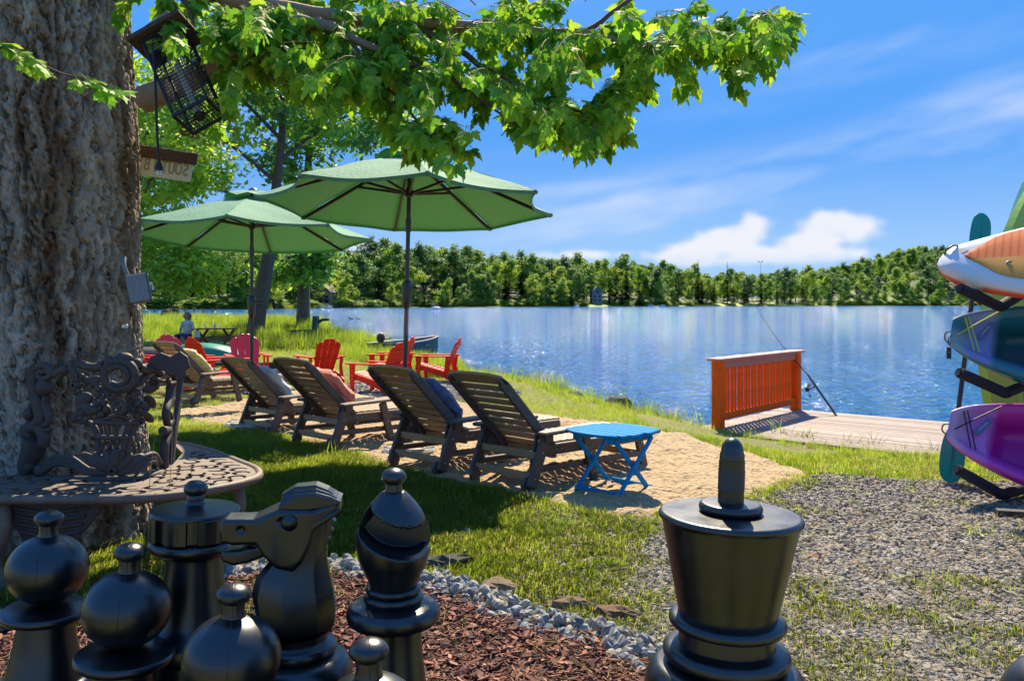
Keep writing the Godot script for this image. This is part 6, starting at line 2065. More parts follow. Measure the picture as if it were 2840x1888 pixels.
	for i in 39:
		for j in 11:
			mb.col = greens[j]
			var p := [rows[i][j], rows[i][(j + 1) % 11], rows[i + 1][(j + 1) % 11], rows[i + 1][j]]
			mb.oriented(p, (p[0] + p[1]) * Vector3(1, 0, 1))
	part("hull", mb, M.paint, t)
	t.rotation.z = 0.02
	# dangling buckle of the middle kayak's bow line
	t = thing("strap_buckle", "small black buckle dangling from the teal kayak bow", "buckle", Vector3(2.831, 0.960, -5.620))
	mb = Mb.new()
	mb.tube(curve([Vector3(2.893, 1.074, -5.700) - t.position, Vector3(2.829, 1.054, -5.620) - t.position, Vector3(2.833, 1.000, -5.620) - t.position], 4), [0.004, 0.004], 6)
	part("strap", mb, M.black, t)
	mb = Mb.new()
	mb.box(Transform3D(Basis(), Vector3(0, -0.008, 0)), Vector3(0.028, 0.075, 0.014), 0.003)
	part("clip", mb, M.black, t)
	mb = Mb.new()
	mb.ball(Vector3(0.0, -0.005, 0.007), Vector3(0.003, 0.003, 0.002), 6, 4)
	part("rivet", mb, M.bolt, t)


# ---------- what hangs on the maple ----------
func make_trunk_fittings() -> void:
	var top := Vector3(-1.644, 2.514, -4.150)
	var bot := Vector3(-1.440, 2.137, -4.000)
	var y := (top - bot).normalized()
	var h := (top - bot).length() * 1.02
	var z := (Vector3(-0.35, 0.0, 1.0) - y * y.dot(Vector3(-0.35, 0.0, 1.0))).normalized()
	var x := y.cross(z)
	x = x.rotated(y, 0.28)
	z = x.cross(y)
	var t := thing("bug_zapper", "black caged bug zapper hung askew beside the maple trunk", "bug zapper", bot)
	t.basis = Basis(x, y, z)
	var w := 0.086
	for e in [[-1, -1], [1, -1], [1, 1], [-1, 1]]:
		var mb := Mb.new()
		mb.box(Transform3D(Basis(), Vector3(e[0] * w, h / 2, e[1] * w)), Vector3(0.011, h, 0.011), 0.002)
		part("corner_post", mb, M.cage, t)
	for yy in [0.0, h]:
		for k in 4:
			var mb := Mb.new()
			var b := Basis(Vector3.UP, k * PI / 2)
			mb.box(Transform3D(b, b * Vector3(0, yy, w)), Vector3(2 * w + 0.011, 0.014, 0.012), 0.002)
			part("frame_bar", mb, M.cage, t)
	for k in 4:
		var b := Basis(Vector3.UP, k * PI / 2)
		var mb := Mb.new()
		for i in 9:
			var q := -w + 2 * w * (i + 0.5) / 9
			mb.box(Transform3D(b, b * Vector3(q, h / 2, w)), Vector3(0.002, h, 0.002), 0.0003)
		for i in 24:
			mb.box(Transform3D(b, b * Vector3(0, h * (i + 0.5) / 24, w + 0.0015)), Vector3(2 * w, 0.0028, 0.002), 0.0003)
		part("wire_mesh", mb, M.cage, t)
	var mb := Mb.new()
	for i in 11:
		mb.box(Transform3D(Basis(), Vector3(-w + 2 * w * (i + 0.5) / 11, -0.004, 0)), Vector3(0.0035, 0.006, 2 * w), 0.0005)
	mb.box(Transform3D(Basis(), Vector3(0, -0.004, 0)), Vector3(2 * w, 0.005, 0.008), 0.001)
	mb.lathe(PackedVector2Array([Vector2(0.0, -0.012), Vector2(0.024, -0.012), Vector2(0.03, -0.004), Vector2(0.03, 0.006), Vector2(0, 0.006)]), 8)
	part("bottom_grille", mb, M.cage, t)
	mb = Mb.new()
	mb.tube(PackedVector3Array([Vector3(0.0, 0.02, 0), Vector3(0, h - 0.02, 0)]), [0.017, 0.017], 12)
	part("lamp_tube", mb, mat(Color(0.50, 0.42, 0.36), 0.4), t)
	for k in 6:
		mb = Mb.new()
		var q := Vector3(cos(k * TAU / 6), 0, sin(k * TAU / 6)) * 0.036
		mb.tube(PackedVector3Array([q + Vector3(0, 0.03, 0), q + Vector3(0, h - 0.03, 0)]), [0.0018, 0.0018], 5)
		part("coil_wire", mb, M.steel, t)
	# lid of boards
	for k in 3:
		mb = Mb.new()
		mb.box(Transform3D(Basis(), Vector3(0, h + 0.022, -0.085 + k * 0.085)), Vector3(0.28, 0.026, 0.08), 0.004)
		part("roof_board", mb, M.brown_wood, t)
	mb = Mb.new()
	mb.box(Transform3D(Basis(Vector3(0, 0, 1), 0.12), Vector3(-0.01, h + 0.052, 0.02)), Vector3(0.2, 0.03, 0.16), 0.006)
	part("roof_cap", mb, M.grey_wood, t)
	# its cord and plug
	mb = Mb.new()
	var cord: Array = [Vector3(-1.668, 2.479, -4.020), Vector3(-1.645, 2.370, -3.990), Vector3(-1.635, 2.235, -3.980), Vector3(-1.630, 2.087, -3.980), Vector3(-1.620, 1.918, -3.980)]
	var root: Vector3 = cord[4]
	t = thing("power_cord", "black power cord with three-pin plug dangling from the bug zapper", "cord", root)
	var c2: Array = []
	for q in cord:
		c2.append(q - root)
	mb.tube(curve(c2, 5), [0.0062, 0.0062], 8)
	part("cable", mb, M.black, t)
	mb = Mb.new()
	mb.lathe(PackedVector2Array([Vector2(0, -0.034), Vector2(0.017, -0.034), Vector2(0.018, -0.02), Vector2(0.013, -0.004), Vector2(0.009, 0.006), Vector2(0.0, 0.006)]), 12)
	part("plug", mb, M.black, t)
	for e in [[-0.008, 0.0], [0.008, 0.0], [0.0, 0.008]]:
		mb = Mb.new()
		mb.box(Transform3D(Basis(), Vector3(e[0], -0.045, e[1])), Vector3(0.0035, 0.024, 0.005), 0.0005)
		part("prong", mb, M.bolt, t)

	# board with a stamped plate, read from behind
	t = thing("hanging_sign", "weathered board with a pale stamped metal plate, its letters seen mirrored", "sign", Vector3(-2.137, 2.170, -5.250))
	var a := -0.14
	t.rotation = Vector3(0, 0.12, a)
	mb = Mb.new()
	mb.box(Transform3D(Basis(), Vector3(-0.02, 0.008, 0.012)), Vector3(0.50, 0.072, 0.028), 0.006)
	part("board", mb, M.brown_wood, t)
	mb = Mb.new()
	mb.slab(PackedVector2Array([Vector2(-0.27, -0.135), Vector2(0.195, -0.135), Vector2(0.205, -0.125), Vector2(0.205, 0.0), Vector2(-0.27, 0.0)]), 0.004, Transform3D(), 0.001)
	part("plate", mb, M.plate, t)
	var word := "SOUTH BEACH"
	var px := 0.19
	for i in word.length():
		if word[i] == " ":
			px -= 0.018
			continue
		var tm := TextMesh.new()
		tm.text = word[i]
		tm.font = font(true)
		tm.font_size = 60
		tm.pixel_size = 0.0018
		tm.depth = 0.012
		place("letter", tm, M.letter, t, Transform3D(Basis(Vector3.UP, PI) * Basis.from_scale(Vector3(0.62, 1, 1)), Vector3(px - 0.022, -0.066, -0.001)))
		px -= 0.042

	# outlet box with conduit
	t = thing("outlet_box", "grey metal outlet box tilted on the right side of the maple trunk", "outlet box", Vector3(-1.905, 1.350, -4.420))
	t.basis = Basis(Vector3(0, 0, 1), 0.20) * Basis(Vector3.UP, 0.42)
	mb = Mb.new()
	mb.box(Transform3D(), Vector3(0.10, 0.145, 0.075), 0.005)
	part("box", mb, M.steel, t)
	mb = Mb.new()
	mb.box(Transform3D(Basis(), Vector3(0.053, 0, 0)), Vector3(0.006, 0.15, 0.08), 0.002)
	part("cover", mb, M.steel, t)
	mb = Mb.new()
	mb.tube(PackedVector3Array([Vector3(0.055, 0.01, 0.0), Vector3(0.072, 0.014, 0.0)]), [0.012, 0.009], 10)
	mb.box(Transform3D(Basis(), Vector3(0.068, -0.004, 0)), Vector3(0.01, 0.035, 0.01), 0.003)
	part("switch", mb, M.bolt, t)
	for q in [Vector3(0.057, 0.06, 0.0), Vector3(0.057, -0.06, 0.0)]:
		mb = Mb.new()
		mb.ball(q, Vector3(0.003, 0.005, 0.005), 6, 4)
		part("screw", mb, M.bolt, t)
	mb = Mb.new()
	mb.tube(curve([Vector3(-0.035, 0.07, 0.0), Vector3(-0.045, 0.12, 0.0), Vector3(-0.035, 0.17, -0.03)], 4), [0.012, 0.012], 10)
	part("conduit", mb, M.steel, t)
	t = thing("cable_clamp", "small metal cable clamp low on the maple trunk", "clamp", Vector3(-1.973, 1.157, -4.420))
	mb = Mb.new()
	mb.box(Transform3D(), Vector3(0.03, 0.022, 0.02), 0.004)
	part("saddle", mb, M.bolt, t)
	mb = Mb.new()
	mb.ball(Vector3(0.006, 0.0, 0.012), Vector3(0.005, 0.005, 0.004), 8, 5)
	part("screw", mb, M.bolt, t)

# ---------- the far shore ----------
func spruce(sd: int, h: float) -> ArrayMesh:
	var r := RandomNumberGenerator.new()
	r.seed = sd
	var mb := Mb.new()
	var y := h * 0.1
	while y < h:
		var k := (y / h - 0.1) / 0.9
		var reach := (1 - k) * h * 0.17 * r.randf_range(0.75, 1.2) + 0.12
		for b in 11:
			var a := r.randf() * TAU
			var d := Vector3(cos(a), 0, sin(a))
			var s := Vector3(-sin(a), 0, cos(a))
			for e in 3:
				var p := Vector3(0, y + r.randf_range(-0.2, 0.2), 0) + d * reach * (0.3 + 0.33 * e) - Vector3(0, reach * 0.3 * (0.3 + 0.33 * e), 0)
				var w := reach * 0.22 + 0.12
				mb.col = [Color(0.05, 0.115, 0.05), Color(0.07, 0.15, 0.06), Color(0.035, 0.085, 0.045)][r.randi() % 3]
				var n := (Vector3.UP + d * 0.7 + s * r.randfn(0, 0.5)).normalized()
				var f := mb.v.size()
				mb.vert(p - d * w, n)
				mb.vert(p + s * w * 0.7 - Vector3(0, w * 0.3, 0), n)
				mb.vert(p + d * w - Vector3(0, w * 0.45, 0), n)
				mb.vert(p - s * w * 0.7 - Vector3(0, w * 0.3, 0), n)
				for i in [0, 1, 2, 0, 2, 3]:
					mb.ix.append(f + i)
		y += h / 26.0
	return mb.mesh()


func make_far_trees() -> void:
	var protos: Array = []
	for k in 7:
		var h := 15.0
		var cols: Array = [BRIGHT, MIDDLE, BRIGHT, MIDDLE, [Color(0.19, 0.25, 0.03), Color(0.15, 0.21, 0.025)], [Color(0.055, 0.11, 0.03), Color(0.04, 0.085, 0.025)], [Color(0.08, 0.155, 0.025), Color(0.12, 0.19, 0.025)]][k]
		var r := RandomNumberGenerator.new()
		r.seed = 400 + k
		var blobs: Array = []
		for b in 7:
			var u := b / 6.0
			var wide := 4.3 * sin(PI * (0.24 + 0.66 * u)) * r.randf_range(0.75, 1.2)
			blobs.append([Vector3(r.randfn(0, 1.3), lerpf(h * 0.2, h * 0.86, u), r.randfn(0, 1.3)), Vector3(wide, h * 0.13, wide), 13])
		protos.append(["broadleaf_tree", crown(blobs, 44, 0.36, 1.1, cols, 500 + k, 0.74), ["bright green broadleaf tree", "mid green broadleaf tree", "bright yellow-green broadleaf tree", "leafy green broadleaf tree", "pale yellow-green broadleaf tree", "dark green broadleaf tree", "fresh green broadleaf tree"][k], h])
	for k in 3:
		protos.append(["spruce_tree", spruce(600 + k, [17.0, 14.0, 18.5][k]), ["tall dark spruce", "dark bushy spruce", "very tall pointed spruce"][k], [17.0, 14.0, 18.5][k]])
	var trunk := Mb.new()
	trunk.tube(PackedVector3Array([Vector3(0, -0.6, 0), Vector3(0.1, 4, 0), Vector3(0, 11, 0)]), [0.24, 0.2, 0.06], 7)
	var trunk_mesh := trunk.mesh()
	var rows: Array = [[3.5, 0.0185, 0.86, 0], [11.0, 0.0185, 0.98, 1], [24.0, 0.0195, 1.08, 2], [42.0, 0.021, 1.10, 3]]
	var n := 0
	var masters := {}
	for row in rows:
		var az: float = -0.46 + row[3] * 0.006
		while az < 0.52:
			az += row[1] * rng.randf_range(0.6, 1.35)
			var sx := 1420 + 2408 * tan(az)
			var lawn := (sx > 1935 and sx < 2190)
			var open_left := sx < 690
			if row[3] <= 1 and ((sx > 872 and sx < 925) or (sx > 1632 and sx < 1685) or (sx > 575 and sx < 640)):
				continue
			if row[3] == 0 and (open_left or rng.randf() < 0.12):
				continue
			var pick := rng.randf()
			var conifers := 0.22
			if sx > 1640 and sx < 2260:
				conifers = 0.42
			elif sx > 1100 and sx < 1640:
				conifers = 0.36
			elif sx > 2300:
				conifers = 0.05
			if row[3] > 1:
				conifers *= 0.12
			if row[3] == 0 and lawn:
				conifers = 0.9
			var k := 7 + rng.randi() % 3 if pick < conifers else rng.randi() % 7
			if row[3] == 3 and k < 7:
				k = [1, 5, 3, 6][rng.randi() % 4]
			var p: Array = protos[k]
			var scale: float = row[2] * rng.randf_range(0.72, 1.2)
			if sx > 2300:
				scale *= 0.72 if row[3] == 0 else 0.86
			if row[3] == 0 and not lawn:
				scale *= 0.8
			if row[3] >= 2 and ((sx > 1000 and sx < 1120) or (sx > 1330 and sx < 1420) or (sx > 1560 and sx < 1760)):
				scale *= 1.1
			if open_left:
				scale *= 0.92
			var at := on_far(az, row[0] + rng.randf_range(-2.5, 4.0))
			var where := "behind farther umbrella pole"
			for z in [[560, "behind grey outlet box"], [700, "left of farther umbrella pole"], [860, "between two shore trees"], [1000, "above the upright red chair"], [1120, "left of nearer umbrella pole"], [1250, "right of nearer umbrella pole"], [1400, "under nearer umbrella rim"], [1560, "under the maple branch end"], [1700, "near grey house"], [1850, "under left puffy cloud"], [1960, "left of the railing"], [2060, "above the railing"], [2160, "behind fishing rod tip"], [2300, "right of floodlight mast"], [2450, "on rising right shore"], [2600, "left of paddle board"], [9999, "behind the kayak rack"]]:
				if sx < z[0]:
					where = z[1]
					break
			var label := "%s %s, %s" % [p[2], ["far waterline", "second far row", "third far row", "far ridge"][row[3]], where]
			var o: Node3D
			if masters.has(k):
				o = copy(masters[k], label, at, rng.randf() * TAU)
			else:
				o = thing(p[0], label, "tree", at, rng.randf() * TAU, "trees along the far shore")
				place("crown", p[1], M.leaves, o)
				place("trunk", trunk_mesh, M.far_bark, o)
				masters[k] = o
			o.scale = Vector3(1, 1, 1) * scale * Vector3(rng.randf_range(0.9, 1.2), 1, 1.0)
			n += 1
	# where two would share a label, say which it is from the left
	var by := {}
	for c in get_children():
		if c.has_meta("group") and c.get_meta("group") == "trees along the far shore":
			var l: String = c.get_meta("label")
			if not by.has(l):
				by[l] = []
			by[l].append(c)
	for l in by:
		var same: Array = by[l]
		if same.size() > 1:
			same.sort_custom(func(a, b): return a.position.x / -a.position.z < b.position.x / -b.position.z)
			for i in same.size():
				var which: String = ["left one of two", "right one of two"][i] if same.size() == 2 else (["leftmost", "second", "third", "fourth", "fifth", "sixth"][mini(i, 5)] + " from left")
				same[i].set_meta("label", l + ", " + which)
	# the woods beyond, one mass
	for k in [1, 3, 5, 6, 0]:
		var where: Array = []
		for i in 230:
			var az := rng.randf_range(-0.85, 0.85)
			var at := on_far(az, rng.randf_range(58, 330))
			where.append(Transform3D(Basis(Vector3.UP, rng.randf() * TAU).scaled(Vector3.ONE * rng.randf_range(0.85, 1.15)), at))
		many("woods", (protos[k][1] as ArrayMesh).duplicate(), M.leaves, where, [], self)
	for k in [0, 2, 4]:
		var where: Array = []
		for i in 130:
			var az := rng.randf_range(-0.47, 0.53)
			var sx := 1420 + 2408 * tan(az)
			if (sx > 1920 and sx < 2200) or (sx > 2195 and sx < 2300 and i % 2 == 0) or (sx > 872 and sx < 940) or (sx > 1630 and sx < 1700):
				continue
			var at := on_far(az, rng.randf_range(0.6, 4.0) if sx > 2150 or sx < 850 else rng.randf_range(1.0, 6.0))
			where.append(Transform3D(Basis(Vector3.UP, rng.randf() * TAU).scaled(Vector3(0.42, 0.16, 0.42) * rng.randf_range(0.7, 1.4)), at - Vector3(0, 0.5, 0)))
		many("shore_bushes", (protos[k][1] as ArrayMesh).duplicate(), M.leaves, where, [], self)


func house(label: String, at: Vector3, turn: float, w: float, h: float, wall: Color, roof: Color, arch: bool) -> void:
	var t := thing("house", label, "house", at, turn)
	var wm := mat(wall, 0.8)
	var rm := mat(roof, 0.8)
	var mb := Mb.new()
	mb.slab(PackedVector2Array([Vector2(-w / 2, -1.5), Vector2(w / 2, -1.5), Vector2(w / 2, h * 0.62), Vector2(0, h * 0.98), Vector2(-w / 2, h * 0.62)]), w * 1.3, Transform3D(Basis(), Vector3(0, 0, -w * 0.65)), 0.02)
	part("wall", mb, wm, t)
	for s in [-1.0, 1.0]:
		mb = Mb.new()
		mb.bar(Vector3(s * w * 0.6, h * 0.58, -w * 0.65), Vector3(0, h * 1.02, -w * 0.65), w * 1.5, 0.18)
		part("roof", mb, rm, t)
	var glass := mat(Color(0.02, 0.03, 0.045), 0.15)
	for q in [[-0.24, 0.34], [0.24, 0.34], [-0.24, 0.08], [0.24, 0.08]]:
		mb = Mb.new()
		mb.box(Transform3D(Basis(), Vector3(q[0] * w, q[1] * h, 0.02)), Vector3(w * 0.24, h * 0.15, 0.06), 0.01)
		part("window", mb, glass, t)
	if arch:
		mb = Mb.new()
		var pl := PackedVector2Array([Vector2(-w * 0.18, 0), Vector2(w * 0.18, 0)])
		for i in 9:
			pl.append(Vector2(cos(PI * i / 8) * w * 0.18, h * 0.12 + sin(PI * i / 8) * w * 0.18))
		mb.slab(pl, 0.06, Transform3D(Basis(), Vector3(0, h * 0.55, 0.03)), 0.01)
		part("arched_window", mb, glass, t)
	else:
		mb = Mb.new()
		mb.box(Transform3D(Basis(), Vector3(0, h * 0.2, 1.2)), Vector3(w * 1.2, 0.15, 2.4), 0.01)
		for k in 7:
			mb.box(Transform3D(Basis(), Vector3(-w * 0.58 + k * w * 0.19, h * 0.2 + 0.5, 2.35)), Vector3(0.1, 1.0, 0.1), 0.01)
		mb.box(Transform3D(Basis(), Vector3(0, h * 0.2 + 1.0, 2.35)), Vector3(w * 1.2, 0.1, 0.12), 0.01)
		part("deck", mb, mat(Color(0.25, 0.05, 0.04), 0.7), t)


# ---------- bodies: smooth joined capsules meshed as surface nets ----------
func body_mesh(bones: Array, cell: float, blend: float) -> Mb:
	var lo := Vector3.ONE * 1e9
	var hi := -lo
	for b in bones:
		for q in [b[0], b[1]]:
			lo = lo.min(q - Vector3.ONE * (maxf(b[2], b[3]) + 0.05))
			hi = hi.max(q + Vector3.ONE * (maxf(b[2], b[3]) + 0.05))
	var n := Vector3i(((hi - lo) / cell).ceil()) + Vector3i.ONE * 2
	var f := PackedFloat32Array()
	f.resize(n.x * n.y * n.z)
	var own := PackedInt32Array()
	own.resize(f.size())
	for z in n.z:
		for y in n.y:
			for x in n.x:
				var p := lo + Vector3(x, y, z) * cell
				var s := 0.0
				var best := 1e9
				var bi := 0
				for i in bones.size():
					var b: Array = bones[i]
					var ab: Vector3 = b[1] - b[0]
					var u := clampf((p - b[0]).dot(ab) / maxf(ab.length_squared(), 1e-8), 0, 1)
					var d: float = p.distance_to(b[0] + ab * u) - lerpf(b[2], b[3], u)
					if d < best:
						best = d
						bi = i
					s += exp(-d / blend)
				var k := (z * n.y + y) * n.x + x
				f[k] = -blend * log(maxf(s, 1e-30))
				own[k] = bi
	var cols: Array = []
	for b in bones:
		cols.append(b[4])
	return polygonise(f, own, cols, n, lo, cell)


func net(field: Callable, lo: Vector3, hi: Vector3, cell: float) -> Mb:
	var n := Vector3i(((hi - lo) / cell).ceil()) + Vector3i.ONE
	var f := PackedFloat32Array()
	f.resize(n.x * n.y * n.z)
	var own := PackedInt32Array()
	own.resize(f.size())
	for z in n.z:
		for y in n.y:
			for x in n.x:
				f[(z * n.y + y) * n.x + x] = field.call(lo + Vector3(x, y, z) * cell)
	return polygonise(f, own, [Color(1, 1, 1)], n, lo, cell)


func polygonise(f: PackedFloat32Array, own: PackedInt32Array, cols: Array, n: Vector3i, lo: Vector3, cell: float) -> Mb:
	var mb := Mb.new()
	var at := {}
	for z in n.z - 1:
		for y in n.y - 1:
			for x in n.x - 1:
				var k := (z * n.y + y) * n.x + x
				var sum := Vector3.ZERO
				var cuts := 0
				for e in [[0, 1], [2, 3], [4, 5], [6, 7], [0, 2], [1, 3], [4, 6], [5, 7], [0, 4], [1, 5], [2, 6], [3, 7]]:
					var ka: int = k + (e[0] & 1) + ((e[0] >> 1) & 1) * n.x + (e[0] >> 2) * n.x * n.y
					var kb: int = k + (e[1] & 1) + ((e[1] >> 1) & 1) * n.x + (e[1] >> 2) * n.x * n.y
					if (f[ka] < 0) != (f[kb] < 0):
						var u := f[ka] / (f[ka] - f[kb])
						var a := Vector3(e[0] & 1, (e[0] >> 1) & 1, e[0] >> 2)
						var b := Vector3(e[1] & 1, (e[1] >> 1) & 1, e[1] >> 2)
						sum += a.lerp(b, u)
						cuts += 1
				if cuts:
					var g := Vector3(f[k + 1] - f[k], f[k + n.x] - f[k], f[k + n.x * n.y] - f[k]).normalized()
					mb.col = cols[own[k]]
					at[k] = mb.vert(lo + (Vector3(x, y, z) + sum / cuts) * cell, g)
	for k in at:
		var steps3 := [1, n.x, n.x * n.y]
		for a in 3:
			var b: int = steps3[(a + 1) % 3]
			var c: int = steps3[(a + 2) % 3]
			if (f[k] < 0) != (f[k + steps3[a]] < 0) and at.has(k - b) and at.has(k - c) and at.has(k - b - c):
				mb.t(at[k], at[k - b], at[k - b - c])
				mb.t(at[k], at[k - b - c], at[k - c])
	return mb


func bird(called: String, label: String, at: Vector3, turn: float, s: float, cols: Array, group := "") -> void:
	var t := thing(called, label, "bird", at, turn, group)
	var mb := body_mesh([[Vector3(-0.22, 0.14, 0), Vector3(0.12, 0.13, 0), 0.05, 0.10, cols[0]], [Vector3(0.12, 0.16, 0), Vector3(0.20, 0.30, 0), 0.05, 0.035, cols[1]], [Vector3(0.20, 0.32, 0), Vector3(0.23, 0.32, 0), 0.048, 0.04, cols[1]], [Vector3(0.26, 0.31, 0), Vector3(0.33, 0.30, 0), 0.022, 0.010, Color(0.25, 0.15, 0.03)]], 0.025, 0.02)
	part("body", mb, M.bird, t)
	t.scale = Vector3.ONE * s


func make_person() -> void:
	var skin := Color(0.42, 0.22, 0.14)
	var shirt := Color(0.50, 0.48, 0.42)
	var navy := Color(0.02, 0.035, 0.12)
	var hair := Color(0.20, 0.12, 0.06)
	var bones: Array = [
		[Vector3(0, 0.50, 0), Vector3(0, 0.72, 0.0), 0.155, 0.14, shirt], [Vector3(0, 0.72, 0), Vector3(0, 0.92, 0.01), 0.14, 0.13, shirt], [Vector3(-0.17, 0.96, 0), Vector3(0.17, 0.96, 0), 0.065, 0.065, shirt],
		[Vector3(0, 0.98, 0), Vector3(-0.02, 1.10, 0.02), 0.055, 0.05, skin], [Vector3(-0.03, 1.19, 0.03), Vector3(-0.04, 1.24, 0.03), 0.085, 0.09, skin], [Vector3(-0.12, 1.18, 0.07), Vector3(-0.13, 1.19, 0.07), 0.02, 0.018, skin],
		[Vector3(0.0, 1.27, -0.01), Vector3(0.03, 1.22, -0.03), 0.098, 0.10, hair], [Vector3(0.04, 1.18, -0.04), Vector3(0.05, 1.08, -0.04), 0.07, 0.05, hair],
		[Vector3(-0.20, 0.95, 0), Vector3(-0.25, 0.76, 0.05), 0.055, 0.045, shirt], [Vector3(-0.25, 0.74, 0.05), Vector3(-0.14, 0.58, 0.22), 0.042, 0.032, skin], [Vector3(-0.14, 0.58, 0.22), Vector3(-0.07, 0.57, 0.27), 0.035, 0.028, skin],
		[Vector3(0.20, 0.95, 0), Vector3(0.29, 0.77, 0.03), 0.055, 0.045, shirt], [Vector3(0.29, 0.75, 0.03), Vector3(0.20, 0.60, 0.22), 0.042, 0.032, skin], [Vector3(0.20, 0.60, 0.22), Vector3(0.12, 0.58, 0.27), 0.035, 0.028, skin],
		[Vector3(-0.09, 0.50, 0.02), Vector3(-0.14, 0.50, 0.40), 0.10, 0.08, navy], [Vector3(0.09, 0.50, 0.02), Vector3(0.14, 0.50, 0.40), 0.10, 0.08, navy],
		[Vector3(-0.14, 0.48, 0.42), Vector3(-0.14, 0.08, 0.42), 0.06, 0.04, skin], [Vector3(0.14, 0.48, 0.42), Vector3(0.14, 0.08, 0.42), 0.06, 0.04, skin], [Vector3(-0.14, 0.05, 0.42), Vector3(-0.14, 0.04, 0.56), 0.045, 0.035, navy], [Vector3(0.14, 0.05, 0.42), Vector3(0.14, 0.04, 0.56), 0.045, 0.035, navy],
	]
	var at := Vector3(-11.6, -0.42, -31.0)
	var t := thing("person", "person in a pale shirt and navy shorts sitting beside the picnic table", "person", at, -0.35)
	part("body", body_mesh(bones, 0.022, 0.018), M.matte, t)
	var hat: Array = []
	for b in bones:
		var c: Color = b[4]
		hat.append([b[0], b[1], b[2], b[3], Color(0.75, 0.73, 0.68) if c == hair else (Color(0.25, 0.45, 0.45) if c == shirt else c)])
	t = thing("person", "person in a pale hat at the water edge, just right of the maple trunk", "person", Vector3(-28.6, -0.35, -67.5), 0.5)
	part("body", body_mesh(hat, 0.04, 0.02), M.matte, t)
	t = thing("bench_seat", "low wooden bench under the seated person in the pale shirt", "bench", at + Vector3(0, 0, -0.02), -0.35)
	var mb := Mb.new()
	mb.box(Transform3D(Basis(), Vector3(0, 0.375, 0)), Vector3(0.9, 0.04, 0.3))
	part("seat", mb, M.stain, t)
	for s in [-0.36, 0.36]:
		mb = Mb.new()
		mb.box(Transform3D(Basis(), Vector3(s, 0.18, 0)), Vector3(0.05, 0.36, 0.26))
		part("leg", mb, M.stain, t)
	# picnic table with bottles
	t = thing("picnic_table", "red-brown wooden picnic table with crossed legs on the far lawn", "table", Vector3(-10.95, -0.42, -31.8), 0.12)
	var wood := mat(Color(0.25, 0.055, 0.025), 0.7, tri(Vector3(1.5, 6, 6)))
	for k in 5:
		mb = Mb.new()
		mb.box(Transform3D(Basis(), Vector3(0.12, 0.73, -0.3 + k * 0.15)), Vector3(1.35, 0.035, 0.14))
		part("top_board", mb, wood, t)
	for x in [-0.38, 0.55]:
		for s in [-1.0, 1.0]:
			mb = Mb.new()
			mb.bar(Vector3(x - s * 0.18, 0.0, s * 0.5), Vector3(x + s * 0.14, 0.72, -s * 0.28), 0.04, 0.10)
			part("leg", mb, wood, t)
	for s in [-0.68, 0.68]:
		mb = Mb.new()
		mb.box(Transform3D(Basis(), Vector3(0.1, 0.42, s)), Vector3(1.35, 0.035, 0.24))
		part("side_seat", mb, wood, t)
	var k2 := 0
	for q in [["clear bottle on the picnic table, nearest the person", -0.28, 0.26], ["clear bottle on the middle of the picnic table", 0.07, 0.21], ["short glass at the right on the picnic table", 0.22, 0.12]]:
		t = thing("bottle", q[0], "bottle", Vector3(-10.95 + q[1], 0.33, -31.75))
		part("glass", turned([Vector2(0, 0), Vector2(0.04, 0), Vector2(0.04, q[2] * 0.6), Vector2(0.018, q[2] * 0.8), Vector2(0.018, q[2]), Vector2(0, q[2])]), M.white if k2 == 1 else M.glass, t)
		k2 += 1
	t = thing("cooler", "small white box on the bench end between the person and picnic table", "cooler", Vector3(-11.28, -0.42, -31.1), 0.2)
	mb = Mb.new()
	mb.box(Transform3D(Basis(), Vector3(0, 0.52, 0)), Vector3(0.17, 0.28, 0.16), 0.02)
	part("box", mb, M.white, t)
	mb = Mb.new()
	mb.box(Transform3D(Basis(), Vector3(0, 0.67, 0)), Vector3(0.18, 0.03, 0.17), 0.01)
	part("lid", mb, M.white, t)


